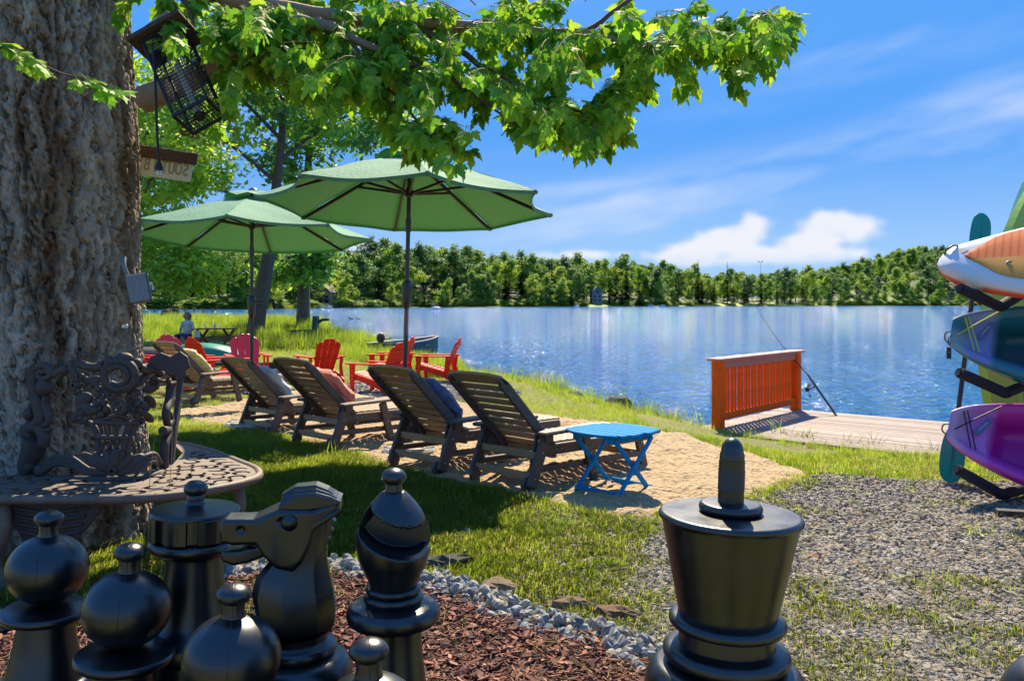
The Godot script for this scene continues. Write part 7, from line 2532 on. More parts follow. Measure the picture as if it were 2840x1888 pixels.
func make_lawn_far() -> void:
	make_far_trees()
	house("small tan house with a red deck among the far shore trees", on_far(atan((896.0 - 1420) / 2408), 9.0) + Vector3(0, 0.6, 0), -0.2, 4.6, 5.4, Color(0.38, 0.26, 0.17), Color(0.16, 0.10, 0.08), false)
	house("grey gabled house with an arched window on the far shore", on_far(atan((1657.0 - 1420) / 2408), 10.0) + Vector3(0, 1.0, 0), 0.1, 4.2, 6.2, Color(0.22, 0.24, 0.24), Color(0.15, 0.15, 0.15), true)
	house("pale house with a light roof on the left-hand far slope", on_far(atan((607.0 - 1420) / 2408), 34.0) + Vector3(0, 3.6, 0), -0.3, 4.4, 4.6, Color(0.62, 0.62, 0.58), Color(0.40, 0.36, 0.30), true)
	make_person()
	var mb: Mb
	# floodlight mast
	var t := thing("floodlight_mast", "thin mast with two dark floodlights above the far trees", "mast", on_far(atan((2110.0 - 1420) / 2408), 30.0))
	mb = Mb.new()
	mb.tube(PackedVector3Array([Vector3(0, 0, 0), Vector3(0, 19.6, 0)]), [0.10, 0.06], 8)
	part("pole", mb, M.grey_wood, t)
	for s in [-1.0, 1.0]:
		mb = Mb.new()
		mb.tube(PackedVector3Array([Vector3(0, 19.4, 0), Vector3(s * 0.8, 19.6, 0)]), [0.04, 0.04], 6)
		mb.box(Transform3D(Basis(), Vector3(s * 0.85, 19.7, 0)), Vector3(0.45, 0.7, 0.4), 0.05)
		part("floodlight", mb, M.black, t)
	# boats and small docks along the far shore
	var k := 0
	for e in [["white motor boat moored by the tan house on the far shore", 905, 851, 3.4], ["white boat moored left of the railing on the far shore", 1806, 847, 3.2], ["second white boat moored left of the railing, nearer the rail", 1838, 847, 3.0], ["small white boat moored below the grey gabled house", 1600, 849, 2.6]]:
		var az := atan((e[1] - 1420.0) / 2408)
		var at := on_far(az, -2.5)
		at.y = LAKE
		t = thing("moored_boat", e[0], "boat", at, 0.3 * k, "boats moored along the far shore")
		mb = Mb.new()
		var rows: Array = []
		for i in 9:
			var u := i / 8.0
			var w: float = 0.75 * pow(sin(PI * clampf(u * 0.75 + 0.22, 0, 1)), 0.6)
			rows.append(PackedVector3Array([Vector3(e[3] * (u - 0.5), 0.5 + 0.2 * (1 - u), -w), Vector3(e[3] * (u - 0.5), -0.1, -w * 0.7), Vector3(e[3] * (u - 0.5), -0.2, 0), Vector3(e[3] * (u - 0.5), -0.1, w * 0.7), Vector3(e[3] * (u - 0.5), 0.5 + 0.2 * (1 - u), w)]))
		mb.grid(rows, true)
		mb.cap(rows[0], Vector3.LEFT)
		mb.cap(rows[8], Vector3.RIGHT)
		part("hull", mb, M.white, t)
		mb = Mb.new()
		mb.box(Transform3D(Basis(), Vector3(0.1, 0.75, 0)), Vector3(0.9, 0.45, 0.9), 0.08)
		part("console", mb, M.steel, t)
		k += 1
	# swan-shaped pedal boat far out
	t = thing("pedal_boat", "faint pale pedal boat far out left of centre on the lake", "boat", Vector3(-19.5, LAKE, -222))
	mb = Mb.new()
	mb.ball(Vector3(0, 0.2, 0), Vector3(1.3, 0.5, 0.7), 12, 8)
	part("hull", mb, M.white, t)
	mb = Mb.new()
	for s in [-0.45, 0.35]:
		mb.ball(Vector3(s, 1.0, 0), Vector3(0.22, 0.4, 0.2), 8, 6)
	part("seats", mb, M.steel, t)
	# posts in the water behind the spit
	var fp: Node3D = null
	var posts: Array = [[427, 858], [449, 858], [469, 858], [487, 860], [514, 859], [539, 860], [564, 860], [588, 860]]
	for i in posts.size():
		var at := Vector3((posts[i][0] - 1420.0) / 2408 * 98.0, LAKE - 0.4, -98.0)
		var label: String = ["first wooden post in the water beyond the spit, counted from the maple trunk", "second wooden post in the water beyond the spit, counted from the maple trunk", "third wooden post in the water beyond the spit, beside the dark rock", "fourth wooden post beyond the spit, just right of the dark rock", "fifth wooden post beyond the spit, above the seated person", "sixth wooden post beyond the spit, right of the seated person", "seventh wooden post beyond the spit, above the picnic table", "last wooden post beyond the spit, nearest the leaning tree trunk"][i]
		if fp == null:
			fp = thing("water_post", label, "post", at, 0.0, "posts standing in the water")
			mb = Mb.new()
			mb.tube(PackedVector3Array([Vector3(0, -0.5, 0), Vector3(0.04, 1.42, 0)]), [0.17, 0.15], 8)
			part("timber", mb, M.grey_wood, fp)
		else:
			copy(fp, label, at, i * 0.7)
	rock("dark boulder on the spit beside the water posts", Vector3(-34.8, -0.3, -88.0), Vector3(1.2, 1.1, 0.8), Color(0.06, 0.05, 0.045), 3)
	# floating dock with goose
	t = thing("float", "low grey floating dock with two thin posts beyond the shore trees", "dock", Vector3(-16.3, LAKE, -66.5), 0.03)
	for i in 5:
		mb = Mb.new()
		mb.box(Transform3D(Basis(), Vector3(-1.9 + i * 0.95, 0.13, 0)), Vector3(0.93, 0.3, 1.4), 0.02)
		part("deck_section", mb, M.grey_wood, t)
	for x in [-2.15, 2.1]:
		mb = Mb.new()
		mb.tube(PackedVector3Array([Vector3(x, -0.5, 0.6), Vector3(x, 0.72, 0.6)]), [0.035, 0.035], 6)
		part("post", mb, M.black, t)
	bird("goose", "goose standing on the left end of the floating dock", Vector3(-17.95, LAKE + 0.28, -66.4), 0.2, 0.85, [Color(0.16, 0.12, 0.09), Color(0.02, 0.02, 0.02)])
	bird("duck", "dark duck swimming left of the nearer umbrella pole, the left of two", Vector3(-17.1, LAKE - 0.09, -92.0), 3.1, 1.0, [Color(0.05, 0.04, 0.03), Color(0.02, 0.02, 0.02)], "ducks on the lake")
	bird("duck", "dark duck swimming left of the nearer umbrella pole, the right of two", Vector3(-16.3, LAKE - 0.09, -92.0), 3.3, 0.8, [Color(0.05, 0.04, 0.03), Color(0.02, 0.02, 0.02)], "ducks on the lake")
	bird("duck", "small bird floating on the water beyond the pier", Vector3(5.75, LAKE - 0.05, -13.95), 0.4, 0.16, [Color(0.2, 0.16, 0.12), Color(0.05, 0.04, 0.03)])
	rock("small dark rounded stone at the water edge by the rightmost red chair", Vector3(-1.18, -0.47, -19.6), Vector3(0.1, 0.07, 0.08), Color(0.03, 0.045, 0.03), 7)
	# dark green armchair by the shore trees
	t = thing("green_armchair", "dark green wooden armchair seen from the side by the shore trees", "chair", Vector3(-8.55, -0.40, -35.5), PI)
	mb = Mb.new()
	mb.box(Transform3D(Basis(Vector3(0, 0, 1), 0.06), Vector3(-0.5, 0.62, 0)), Vector3(0.16, 1.0, 0.6), 0.02)
	part("back", mb, M.dark_green, t)
	mb = Mb.new()
	mb.tube(curve([Vector3(-0.58, 0.85, 0.25), Vector3(-0.72, 0.95, 0.25), Vector3(-1.0, 0.97, 0.25)], 4), [0.06, 0.06], 8)
	part("head_scroll", mb, M.dark_green, t)
	for s in [-0.3, 0.3]:
		mb = Mb.new()
		mb.box(Transform3D(Basis(), Vector3(0.05, 0.52, s)), Vector3(0.95, 0.05, 0.12))
		part("armrest", mb, M.dark_green, t)
		for x in [0.35, -0.3]:
			mb = Mb.new()
			mb.box(Transform3D(Basis(), Vector3(x, 0.25, s)), Vector3(0.13, 0.5, 0.05))
			part("leg", mb, M.dark_green, t)
	mb = Mb.new()
	mb.box(Transform3D(Basis(), Vector3(0.0, 0.33, 0)), Vector3(0.85, 0.05, 0.55))
	part("seat", mb, M.dark_green, t)
	t = thing("green_post", "short dark green post with pale rosette beside the boardwalk", "post", Vector3(-9.0, -0.4, -33.5))
	mb = Mb.new()
	mb.box(Transform3D(Basis(), Vector3(0, 0.18, 0)), Vector3(0.22, 0.42, 0.2), 0.03)
	part("block", mb, M.dark_green, t)
	mb = Mb.new()
	mb.ball(Vector3(0, 0.3, 0.11), Vector3(0.05, 0.05, 0.015), 8, 6)
	part("rosette", mb, M.steel, t)
	# boardwalk and low dock
	t = thing("boardwalk", "narrow grey boardwalk running through grass towards the water", "boardwalk", Vector3(-7.6, -0.34, -33.2), 0.05)
	for i in 12:
		mb = Mb.new()
		mb.box(Transform3D(Basis(), Vector3(-2.2 + i * 0.42, 0, 0)), Vector3(0.40, 0.05, 1.0), 0.008)
		part("board", mb, M.grey_wood, t)
	t = thing("low_dock", "pale low dock running into the lake behind the red chairs", "dock", Vector3(-4.9, -0.40, -30.5), 0.5)
	for i in 12:
		mb = Mb.new()
		mb.box(Transform3D(Basis(), Vector3(-1.6 + i * 0.30, 0, 0)), Vector3(0.285, 0.05, 1.1), 0.008)
		part("board", mb, mat(Color(0.42, 0.40, 0.36), 0.8), t)
	t = thing("dock_box", "small dark green box on the low dock behind the red chair", "box", Vector3(-5.9, -0.36, -31.0), 0.3)
	mb = Mb.new()
	mb.box(Transform3D(Basis(), Vector3(0, 0.12, 0)), Vector3(0.26, 0.24, 0.3), 0.02)
	part("box", mb, M.dark_green, t)
	mb = Mb.new()
	mb.box(Transform3D(Basis(), Vector3(0, 0.25, 0)), Vector3(0.28, 0.03, 0.32), 0.01)
	part("lid", mb, M.dark_green, t)
	# rowing boat with outboard
	t = thing("rowing_boat", "dark green aluminium rowing boat with outboard motor tied behind the red chairs", "boat", Vector3(-3.55, LAKE, -29.8), 1.05)
	mb = Mb.new()
	var inner := Mb.new()
	var rows: Array = []
	var rin: Array = []
	for i in 14:
		var u := i / 13.0
		var w: float = lerpf(0.62, 0.05, pow(u, 2.6))
		var y := 0.42 + 0.14 * u * u
		var x := -1.5 + u * 3.2
		rows.append(PackedVector3Array([Vector3(x, y, w), Vector3(x, 0.15, w * 0.88), Vector3(x, -0.1 + 0.15 * u * u, w * 0.6), Vector3(x, -0.14 + 0.2 * u * u, 0), Vector3(x, -0.1 + 0.15 * u * u, -w * 0.6), Vector3(x, 0.15, -w * 0.88), Vector3(x, y, -w)]))
		rin.append(PackedVector3Array([Vector3(x, y, w * 0.95), Vector3(x, 0.1, w * 0.8), Vector3(x, 0.0, w * 0.3), Vector3(x, 0.0, -w * 0.3), Vector3(x, 0.1, -w * 0.8), Vector3(x, y, -w * 0.95)]))
	mb.grid(rows, false, -1.0)
	mb.cap(rows[0], Vector3.LEFT)
	inner.grid(rin, false, 1.0)
	part("hull", mb, M.dark_green, t)
	part("inside", inner, M.steel, t)
	for s in [1.0, -1.0]:
		mb = Mb.new()
		var g := PackedVector3Array()
		for r in rows:
			g.append(r[0] * Vector3(1, 1, s))
		mb.tube(g, [0.025, 0.025], 6)
		part("gunwale", mb, M.steel, t)
	for x in [-0.7, 0.4]:
		mb = Mb.new()
		mb.box(Transform3D(Basis(), Vector3(x, 0.30, 0)), Vector3(0.25, 0.04, 1.0))
		part("thwart", mb, M.steel, t)
	mb = Mb.new()
	mb.ball(Vector3(-1.65, 0.62, 0.1), Vector3(0.16, 0.18, 0.13), 10, 8)
	mb.tube(PackedVector3Array([Vector3(-1.62, 0.5, 0.1), Vector3(-1.7, -0.3, 0.1)]), [0.06, 0.05], 8)
	mb.tube(PackedVector3Array([Vector3(-1.55, 0.55, 0.1), Vector3(-1.2, 0.62, 0.2)]), [0.02, 0.02], 6)
	part("outboard_motor", mb, M.black, t)
	# green plastic boat lying upside down, a black canoe beside it
	t = thing("upturned_boat", "glossy green plastic boat lying upside down behind the red chairs", "boat", Vector3(-8.2, -0.36, -23.0), -0.12)
	rows = []
	for i in 17:
		var u := i / 16.0
		var x := -1.1 + u * 2.2
		var e := pow(sin(PI * clampf(u * 0.9 + 0.08, 0.01, 1)), 0.45)
		rows.append(PackedVector3Array([Vector3(x, 0.10, 0.6 * e), Vector3(x, 0.30 * e + 0.1, 0.58 * e), Vector3(x, 0.42 * e + 0.1, 0.45 * e), Vector3(x, 0.46 * e + 0.1, 0.15 * e), Vector3(x, 0.46 * e + 0.1, -0.15 * e), Vector3(x, 0.42 * e + 0.1, -0.45 * e), Vector3(x, 0.1, -0.6 * e)]))
	mb = Mb.new()
	mb.grid(rows, false, 1.0)
	mb.cap(rows[0], Vector3.LEFT)
	mb.cap(rows[16], Vector3.RIGHT)
	part("hull", mb, M.jade, t)
	mb = Mb.new()
	mb.slab(curve2([Vector2(-0.62, 0.16), Vector2(0.30, 0.14), Vector2(0.33, 0.30), Vector2(0.18, 0.42), Vector2(-0.5, 0.44)], 4), 0.04, Transform3D(Basis(Vector3(1, 0, 0), -0.08), Vector3(0.0, 0.0, 0.585)), 0.012)
	part("seat_recess", mb, mat(Color(0.004, 0.07, 0.035), 0.5), t)
	mb = Mb.new()
	mb.tube(PackedVector3Array([Vector3(-1.1, 0.10, 0.3), Vector3(-0.6, 0.09, 0.61), Vector3(0.6, 0.08, 0.61), Vector3(1.1, 0.06, 0.3)]), [0.022, 0.022], 8)
	part("gunwale", mb, M.steel, t)
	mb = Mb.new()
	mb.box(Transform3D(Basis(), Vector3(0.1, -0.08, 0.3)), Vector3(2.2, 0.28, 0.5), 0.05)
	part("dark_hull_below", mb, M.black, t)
	t = thing("black_canoe", "black canoe lying on the grass just right of the maple trunk", "canoe", Vector3(-10.4, -0.40, -24.5), 0.2)
	rows = []
	for i in 15:
		var u := i / 14.0
		var e := pow(sin(PI * clampf(u, 0.02, 0.98)), 0.5)
		var x := -1.9 + u * 3.8
		rows.append(PackedVector3Array([Vector3(x, 0.0, 0.42 * e), Vector3(x, 0.25 * e, 0.40 * e), Vector3(x, 0.38 * e, 0.2 * e), Vector3(x, 0.42 * e, 0), Vector3(x, 0.38 * e, -0.2 * e), Vector3(x, 0.0, -0.42 * e)]))
	mb = Mb.new()
	mb.grid(rows, false, 1.0)
	part("hull", mb, M.black, t)
	mb = Mb.new()
	var gl := PackedVector3Array()
	for r in rows:
		gl.append(r[1] + Vector3(0, 0.03, 0.01))
	mb.tube(gl, [0.012, 0.012], 6)
	part("trim", mb, M.steel, t)
	t = thing("black_crate", "black plastic crate in the grass left of the bright red chair", "crate", Vector3(-5.3, -0.38, -19.4), 0.1)
	for q in [[Vector3(0, 0.16, 0.2), Vector3(0.62, 0.30, 0.02)], [Vector3(0, 0.16, -0.2), Vector3(0.62, 0.30, 0.02)], [Vector3(-0.31, 0.16, 0), Vector3(0.02, 0.30, 0.4)], [Vector3(0.31, 0.16, 0), Vector3(0.02, 0.30, 0.4)], [Vector3(0, 0.02, 0), Vector3(0.6, 0.02, 0.38)], [Vector3(0, 0.31, 0.215), Vector3(0.66, 0.03, 0.03)]]:
		mb = Mb.new()
		mb.box(Transform3D(Basis(), q[0]), q[1], 0.005)
		part("panel", mb, M.black, t)
	for i in 6:
		mb = Mb.new()
		mb.box(Transform3D(Basis(Vector3(0, 0, 1), 0.3 - 0.1 * i), Vector3(-0.16 + i * 0.06, 0.17, 0.213)), Vector3(0.02, 0.05, 0.006), 0.001)
		part("pale_mark", mb, M.steel, t)
	# ring of stone blocks round the fire
	t = thing("fire_ring", "ring of pale stone blocks for a camp fire among the red chairs", "fire pit", Vector3(-5.1, -0.37, -18.4))
	for i in 12:
		var a := TAU * i / 12
		mb = Mb.new()
		mb.box(Transform3D(), Vector3(0.36, 0.17, 0.2), 0.02)
		place("block", mb.mesh(), M.concrete, t, Transform3D(Basis(Vector3.UP, -a + PI / 2), Vector3(cos(a) * 0.72, 0.1, sin(a) * 0.72)))
	t = thing("lantern", "small black lantern fixed to the leaning shore tree trunk", "lantern", Vector3(-11.35, 1.25, -41.4))
	mb = turned(v2([0, -0.3, 0.06, -0.3, 0.1, -0.05, 0.13, 0.0, 0.02, 0.12, 0, 0.14]))
	part("body", mb, M.black, t)
	mb = Mb.new()
	mb.tube(curve([Vector3(-0.25, -0.1, 0), Vector3(-0.15, 0.2, 0), Vector3(0, 0.14, 0)], 4), [0.02, 0.02], 6)
	part("bracket", mb, M.black, t)


# ---------- stones, chips, grass ----------
func stone_mesh(sd: int, seg := 7, rings := 5, rough := 0.3) -> ArrayMesh:
	var r := RandomNumberGenerator.new()
	r.seed = sd
	var cuts: Array = []
	for k in 9:
		cuts.append([Vector3(r.randfn(0, 1), r.randfn(0, 1), r.randfn(0, 1)).normalized(), r.randf_range(0.62, 0.9)])
	var pts: Array = []
	for i in rings + 1:
		var row: Array = []
		var e := PI * i / rings - PI / 2
		for j in seg:
			var a := TAU * (j + 0.5 * (i % 2)) / seg
			var p := Vector3(cos(a) * cos(e), sin(e), sin(a) * cos(e)) * (1.0 + (r.randfn(0, rough * 0.25) if i > 0 and i < rings else 0.0))
			for c in cuts:
				var over: float = p.dot(c[0]) - c[1]
				if over > 0:
					p -= c[0] * over
			row.append(p)
		pts.append(row)
	var mb := Mb.new()
	for i in rings:
		for j in seg:
			var j1 := (j + 1) % seg
			for q in [[pts[i][j], pts[i][j1], pts[i + 1][j1]], [pts[i][j], pts[i + 1][j1], pts[i + 1][j]]]:
				if (q[1] - q[0]).cross(q[2] - q[0]).length() > 1e-5:
					mb.oriented(q, q[0] + q[1] + q[2])
	return mb.mesh()


func rock(label: String, at: Vector3, s: Vector3, c: Color, sd: int, turn := 0.0) -> void:
	var o := place("rock", stone_mesh(sd, 14, 9, 0.5), mat(c, 0.9, tri(Vector3.ONE * 2.0, {"albedo_texture": ntex(noise(FastNoiseLite.TYPE_SIMPLEX, 0.03, 4, sd), [grey(0.6), grey(1.0)], 256), "heightmap_enabled": true, "heightmap_texture": htex(noise(FastNoiseLite.TYPE_SIMPLEX, 0.04, 4, sd + 1), 256), "heightmap_scale": 1.0})), self, Transform3D(Basis(Vector3.UP, turn) * Basis.from_scale(s), at))
	tag(o, label, "rock")


func make_edging() -> void:
	var o := Node3D.new()
	o.name = "stone_edging"
	add_child(o)
	structure(o)
	var line := curve2([Vector2(-1.458, 3.943), Vector2(-1.317, 3.994), Vector2(-1.106, 4.101), Vector2(-0.866, 4.128), Vector2(-0.596, 3.981), Vector2(-0.348, 3.881), Vector2(-0.184, 3.705), Vector2(0.001, 3.520), Vector2(0.185, 3.343), Vector2(0.341, 3.237), Vector2(0.464, 3.091), Vector2(0.557, 2.928), Vector2(0.633, 2.750)], 8, false)
	var mats: Array = []
	for c in [Color(0.26, 0.275, 0.28), Color(0.37, 0.365, 0.34), Color(0.42, 0.38, 0.31), Color(0.20, 0.225, 0.235), Color(0.33, 0.28, 0.22)]:
		mats.append(mat(c, 0.85, tri(Vector3.ONE * 7.0, {"albedo_texture": ntex(noise(FastNoiseLite.TYPE_SIMPLEX, 0.02, 5, 91), [grey(0.55), grey(1.0)], 256)})))
	var shapes: Array = []
	for k in 7:
		shapes.append(stone_mesh(200 + k))
	var all: Array = []
	for layer in 3:
		for i in line.size() - 1:
			var d := line[i + 1] - line[i]
			var n := Vector2(-d.y, d.x).normalized()
			var m := int(d.length() * [210, 150, 60][layer])
			for j in m:
				var q: Vector2 = line[i] + d * rng.randf() + n * clampf(rng.randfn(0, 0.055), -0.11, 0.11)
				var s := rng.randf_range(0.017, 0.034)
				var up: float = [0.0, 0.022, 0.046][layer] * (1.0 - absf((q - line[i]).dot(n)) / 0.12)
				all.append([s, Transform3D(Basis.from_euler(Vector3(rng.randf(), rng.randf(), rng.randf()) * TAU) * Basis.from_scale(Vector3(1.15, 0.8, 1.0) * s), spot(q.x, q.y, 0.012 + up)), q, layer])
	all.sort_custom(func(a, b): return a[0] / a[2].y + a[3] * 0.004 > b[0] / b[2].y + b[3] * 0.004)
	var rest: Array = []
	var tints: Array = []
	for i in all.size():
		if i < 290:
			place("stone", shapes[rng.randi() % 7], mats[[0, 0, 1, 1, 2, 3, 4][rng.randi() % 7]], o, all[i][1])
		else:
			rest.append(all[i][1])
			tints.append([Color(0.20, 0.215, 0.22), Color(0.28, 0.275, 0.26), Color(0.33, 0.29, 0.24), Color(0.15, 0.17, 0.18)][rng.randi() % 4])
	many("stones", shapes[0].duplicate(), M.stones, rest, tints, o)
	rock("long dark flat rock at the lawn edge behind the bishop", G_at(Vector2(-0.331, 4.156), 0.02), Vector3(0.19, 0.055, 0.08), Color(0.10, 0.095, 0.085), 21, 0.5)
	rock("tan flat rock set in the grey edging right of the bishop", G_at(Vector2(-0.056, 3.785), 0.02), Vector3(0.11, 0.05, 0.07), Color(0.36, 0.25, 0.15), 22, -0.4)
	rock("broad tan rock at the lawn edge of the stone edging", G_at(Vector2(0.228, 3.556), 0.015), Vector3(0.12, 0.045, 0.06), Color(0.38, 0.25, 0.14), 23, 0.1)
	rock("tan rock at the lawn edge nearest the king", G_at(Vector2(0.411, 3.446), 0.015), Vector3(0.10, 0.045, 0.055), Color(0.38, 0.24, 0.12), 24, -0.3)
	rock("dark rough stone in the shore grass left of the railing", Vector3(1.75, -0.38, -14.2), Vector3(0.24, 0.15, 0.16), Color(0.09, 0.08, 0.07), 25)
	rock("low grey stone in the shore grass beside the dark rough stone", Vector3(1.1, -0.42, -15.6), Vector3(0.26, 0.10, 0.16), Color(0.16, 0.15, 0.13), 26)


func G_at(q: Vector2, up: float) -> Vector3:
	return spot(q.x, q.y, up)


func blade_tuft(sd: int, n: int, h: float, lean: float, wide: float, fan: float) -> ArrayMesh:
	var r := RandomNumberGenerator.new()
	r.seed = sd
	var mb := Mb.new()
	for k in n:
		var a := r.randf() * TAU
		var d := Vector3(cos(a), 0, sin(a))
		var s := Vector3(-sin(a), 0, cos(a))
		var foot := Vector3(r.randfn(0, fan), 0, r.randfn(0, fan))
		var hh := h * r.randf_range(0.55, 1.15)
		var ln := lean * r.randf_range(0.3, 1.3)
		var n0 := (d * 0.3 + Vector3.UP * 0.75 + s * r.randfn(0, 0.3)).normalized()
		var f := mb.v.size()
		for i in 3:
			var u := i / 3.0
			var p := foot + Vector3(0, hh * (u - 0.25 * u * u * ln), 0) + d * hh * ln * u * u
			var w := wide * (1 - u * 0.6)
			mb.vert(p - s * w, n0)
			mb.vert(p + s * w, n0)
		mb.vert(foot + Vector3(0, hh * (1 - 0.25 * ln), 0) + d * hh * ln, n0)
		for t in [[0, 1, 3], [0, 3, 2], [2, 3, 5], [2, 5, 4], [4, 5, 6]]:
			for i in t:
				mb.ix.append(f + i)
	return mb.mesh()


func make_grass() -> void:
	var short: Array = [blade_tuft(1, 15, 0.045, 0.8, 0.0019, 0.024), blade_tuft(2, 14, 0.055, 1.1, 0.0018, 0.026)]
	var tall: Array = [blade_tuft(3, 14, 0.14, 0.7, 0.0024, 0.03), blade_tuft(4, 16, 0.22, 0.9, 0.003, 0.045)]
	var reed := blade_tuft(5, 26, 0.95, 0.45, 0.011, 0.22)
	var hump := blade_tuft(6, 44, 0.8, 0.95, 0.011, 0.2)
	var patch := noise(FastNoiseLite.TYPE_SIMPLEX_SMOOTH, 1.1, 3, 61)
	var thin := noise(FastNoiseLite.TYPE_SIMPLEX_SMOOTH, 2.4, 3, 62)
	var where: Array = [[], [], [], [], [], []]
	var tints: Array = [[], [], [], [], [], []]
	var green := func(k: float) -> Color:
		var c := Color(0.28, 0.46, 0.04).lerp(Color(0.54, 0.66, 0.075), clampf(0.5 + k, 0, 1)) * rng.randf_range(0.75, 1.25)
		if rng.randf() < 0.12:
			c = Color(0.7, 0.58, 0.28) * rng.randf_range(0.7, 1.2)
		return c
	var put := func(i: int, x: float, d: float, s: float, c: Color) -> void:
		where[i].append(Transform3D(Basis(Vector3.UP, rng.randf() * TAU) * Basis(Vector3.RIGHT, rng.randfn(0, 0.08)) * Basis.from_scale(Vector3(s, s * rng.randf_range(0.8, 1.2), s)), spot(x, d, -0.006)))
		tints[i].append(c)
	# mown lawn near the lens
	for n in 190000:
		var d := 2.7 * pow(9.5 / 2.7, rng.randf())
		var x := rng.randf_range(-0.64, 0.64) * d
		var q := Vector2(x, d)
		if inside(q, mulch_edge) and not (x < -0.75 and d > 3.3 and rng.randf() < 0.14):
			continue
		var keep := 1.0
		if inside(q, sand_edge):
			if edge_distance(q, sand_edge) > 0.10 * absf(thin.get_noise_2d(x * 2.0, d * 2.0)) * 3.0:
				continue
			keep = 0.35
		elif inside(q, gravel_edge):
			var e := edge_distance(q, gravel_edge)
			var g := thin.get_noise_2d(x, d) + (0.20 if d < 3.9 else -0.12) - maxf(0.0, e - 0.5) * (0.18 if d < 3.9 else 0.9)
			keep = clampf(g * 1.6, 0.0, 0.6)
		else:
			# worn towards the gravel on the right
			keep = clampf(0.95 + thin.get_noise_2d(x, d) * 1.2 - maxf(0.0, x - 0.0) * 0.55, 0.12, 1.0)
		if rng.randf() > keep:
			continue
		put.call(rng.randi() % 2, x, d, rng.randf_range(0.7, 1.25) * (0.8 + d * 0.05), green.call(patch.get_noise_2d(x, d) * 0.8 + 0.05))
	# longer tufts: along the stones, under the bench, at the sand and shore edges
	for n in 9000:
		var d := rng.randf_range(2.8, 16.0)
		var x := rng.randf_range(-0.6, 0.62) * d
		var q := Vector2(x, d)
		if inside(q, mulch_edge):
			if not (x < -0.7 and d > 3.35):
				continue
		if not inside(q, shore_edge):
			continue
		var near_shore := d > 8.0 and edge_distance(q, shore_edge) < 0.9
		var edge_s := edge_distance(q, sand_edge)
		var ok := near_shore or (not inside(q, sand_edge) and edge_s < 0.16 and rng.randf() < 0.35) or (edge_distance(q, mulch_edge) < 0.18 and d > 2.9 and rng.randf() < 0.30) or (x < -0.6 and d < 5.2 and rng.randf() < 0.28) or (inside(q, gravel_edge) and thin.get_noise_2d(x, d) > 0.32 and rng.randf() < 0.25)
		if inside(q, sand_edge) and not near_shore:
			ok = false
		if ok:
			put.call(2 if rng.randf() < 0.7 else 3, x, d, rng.randf_range(0.35, 0.75) * (1.05 if near_shore else 1.0), green.call(0.1 + patch.get_noise_2d(x, d) * 0.5))
	# shore strip and the lawn round the chairs
	for n in 60000:
		var d := 8.0 * pow(34.0 / 8.0, rng.randf())
		var x := rng.randf_range(-0.55, 0.62) * d
		var q := Vector2(x, d)
		if not inside(q, shore_edge) or inside(q, sand_edge) or inside(q, fire_edge) or inside(q, gravel_edge):
			continue
		if x > 2.5 and d > 8.6 and x * 0.65 + d * 0.76 > 10.45:
			continue
		if x > 1.6 and d < 13.0 and rng.randf() < 0.45:
			continue
		var e := edge_distance(q, shore_edge)
		var big := (0.55 if x > 1.6 and d < 13.0 else 1.0) + (0.9 if e < 0.8 else 0.0) + maxf(0.0, d - 17.0) * 0.09
		put.call(2, x, d, rng.randf_range(0.28, 0.6) * big, green.call(0.1 + patch.get_noise_2d(x * 0.3, d * 0.3) * 0.5))
	# tall grass on the spit and between the chairs and the lake
	for n in 15000:
		var d := 19.0 * pow(86.0 / 19.0, rng.randf())
		var x := rng.randf_range(-0.62, -0.06) * d
		var q := Vector2(x, d)
		if not inside(q, shore_edge):
			continue
		var e := edge_distance(q, shore_edge)
		if d < 30 and e > 2.2:
			continue
		if d < 37.5 and x < -9.0 and e > 1.5:
			continue
		var s := rng.randf_range(0.5, 1.1) * (0.45 if d < 30 else (0.75 if d < 45 else 1.0)) * (0.45 if x < -9 and d < 40 else 1.0)
		put.call(4 if rng.randf() < 0.72 else 5, x, d, s, Color(0.30, 0.47, 0.04).lerp(Color(0.50, 0.60, 0.07), rng.randf()) * rng.randf_range(0.75, 1.15))
	# reeds on the water edge and at the foot of the railing
	for n in 260:
		var i := rng.randi() % (shore_edge.size() - 6) + 4
		var q := shore_edge[i].lerp(shore_edge[(i + 1) % shore_edge.size()], rng.randf())
		if q.y < 9 or q.y > 60:
			continue
		put.call(3, q.x - rng.randf() * 0.3, q.y, rng.randf_range(1.0, 2.1), green.call(-0.1))
	for i in 6:
		many(["lawn_grass", "lawn_grass", "grass_tufts", "grass_tufts", "tall_grass", "tall_grass"][i], [short[0], short[1], tall[0], tall[1], reed, hump][i], M.grass, where[i], tints[i], self)
	var far: Array = []
	var fart: Array = []
	for n in 900:
		var sx := rng.randf_range(700, 1060) if n % 3 else rng.randf_range(440, 720)
		var az := atan((sx - 1420) / 2408)
		far.append(Transform3D(Basis(Vector3.UP, rng.randf() * TAU) * Basis.from_scale(Vector3(2.2, 1.6, 2.2) * rng.randf_range(0.7, 1.1)), on_far(az, rng.randf_range(-1.5, 2.0)) + Vector3(0, -0.1, 0)))
		fart.append(Color(0.12, 0.24, 0.14) * rng.randf_range(0.7, 1.2) if sx > 860 else Color(0.38, 0.46, 0.05))
	many("reeds", reed.duplicate(), M.grass, far, fart, self)
	# dry straws
	var dry := blade_tuft(9, 3, 0.10, 1.6, 0.0012, 0.03)
	var dw: Array = []
	var dt: Array = []
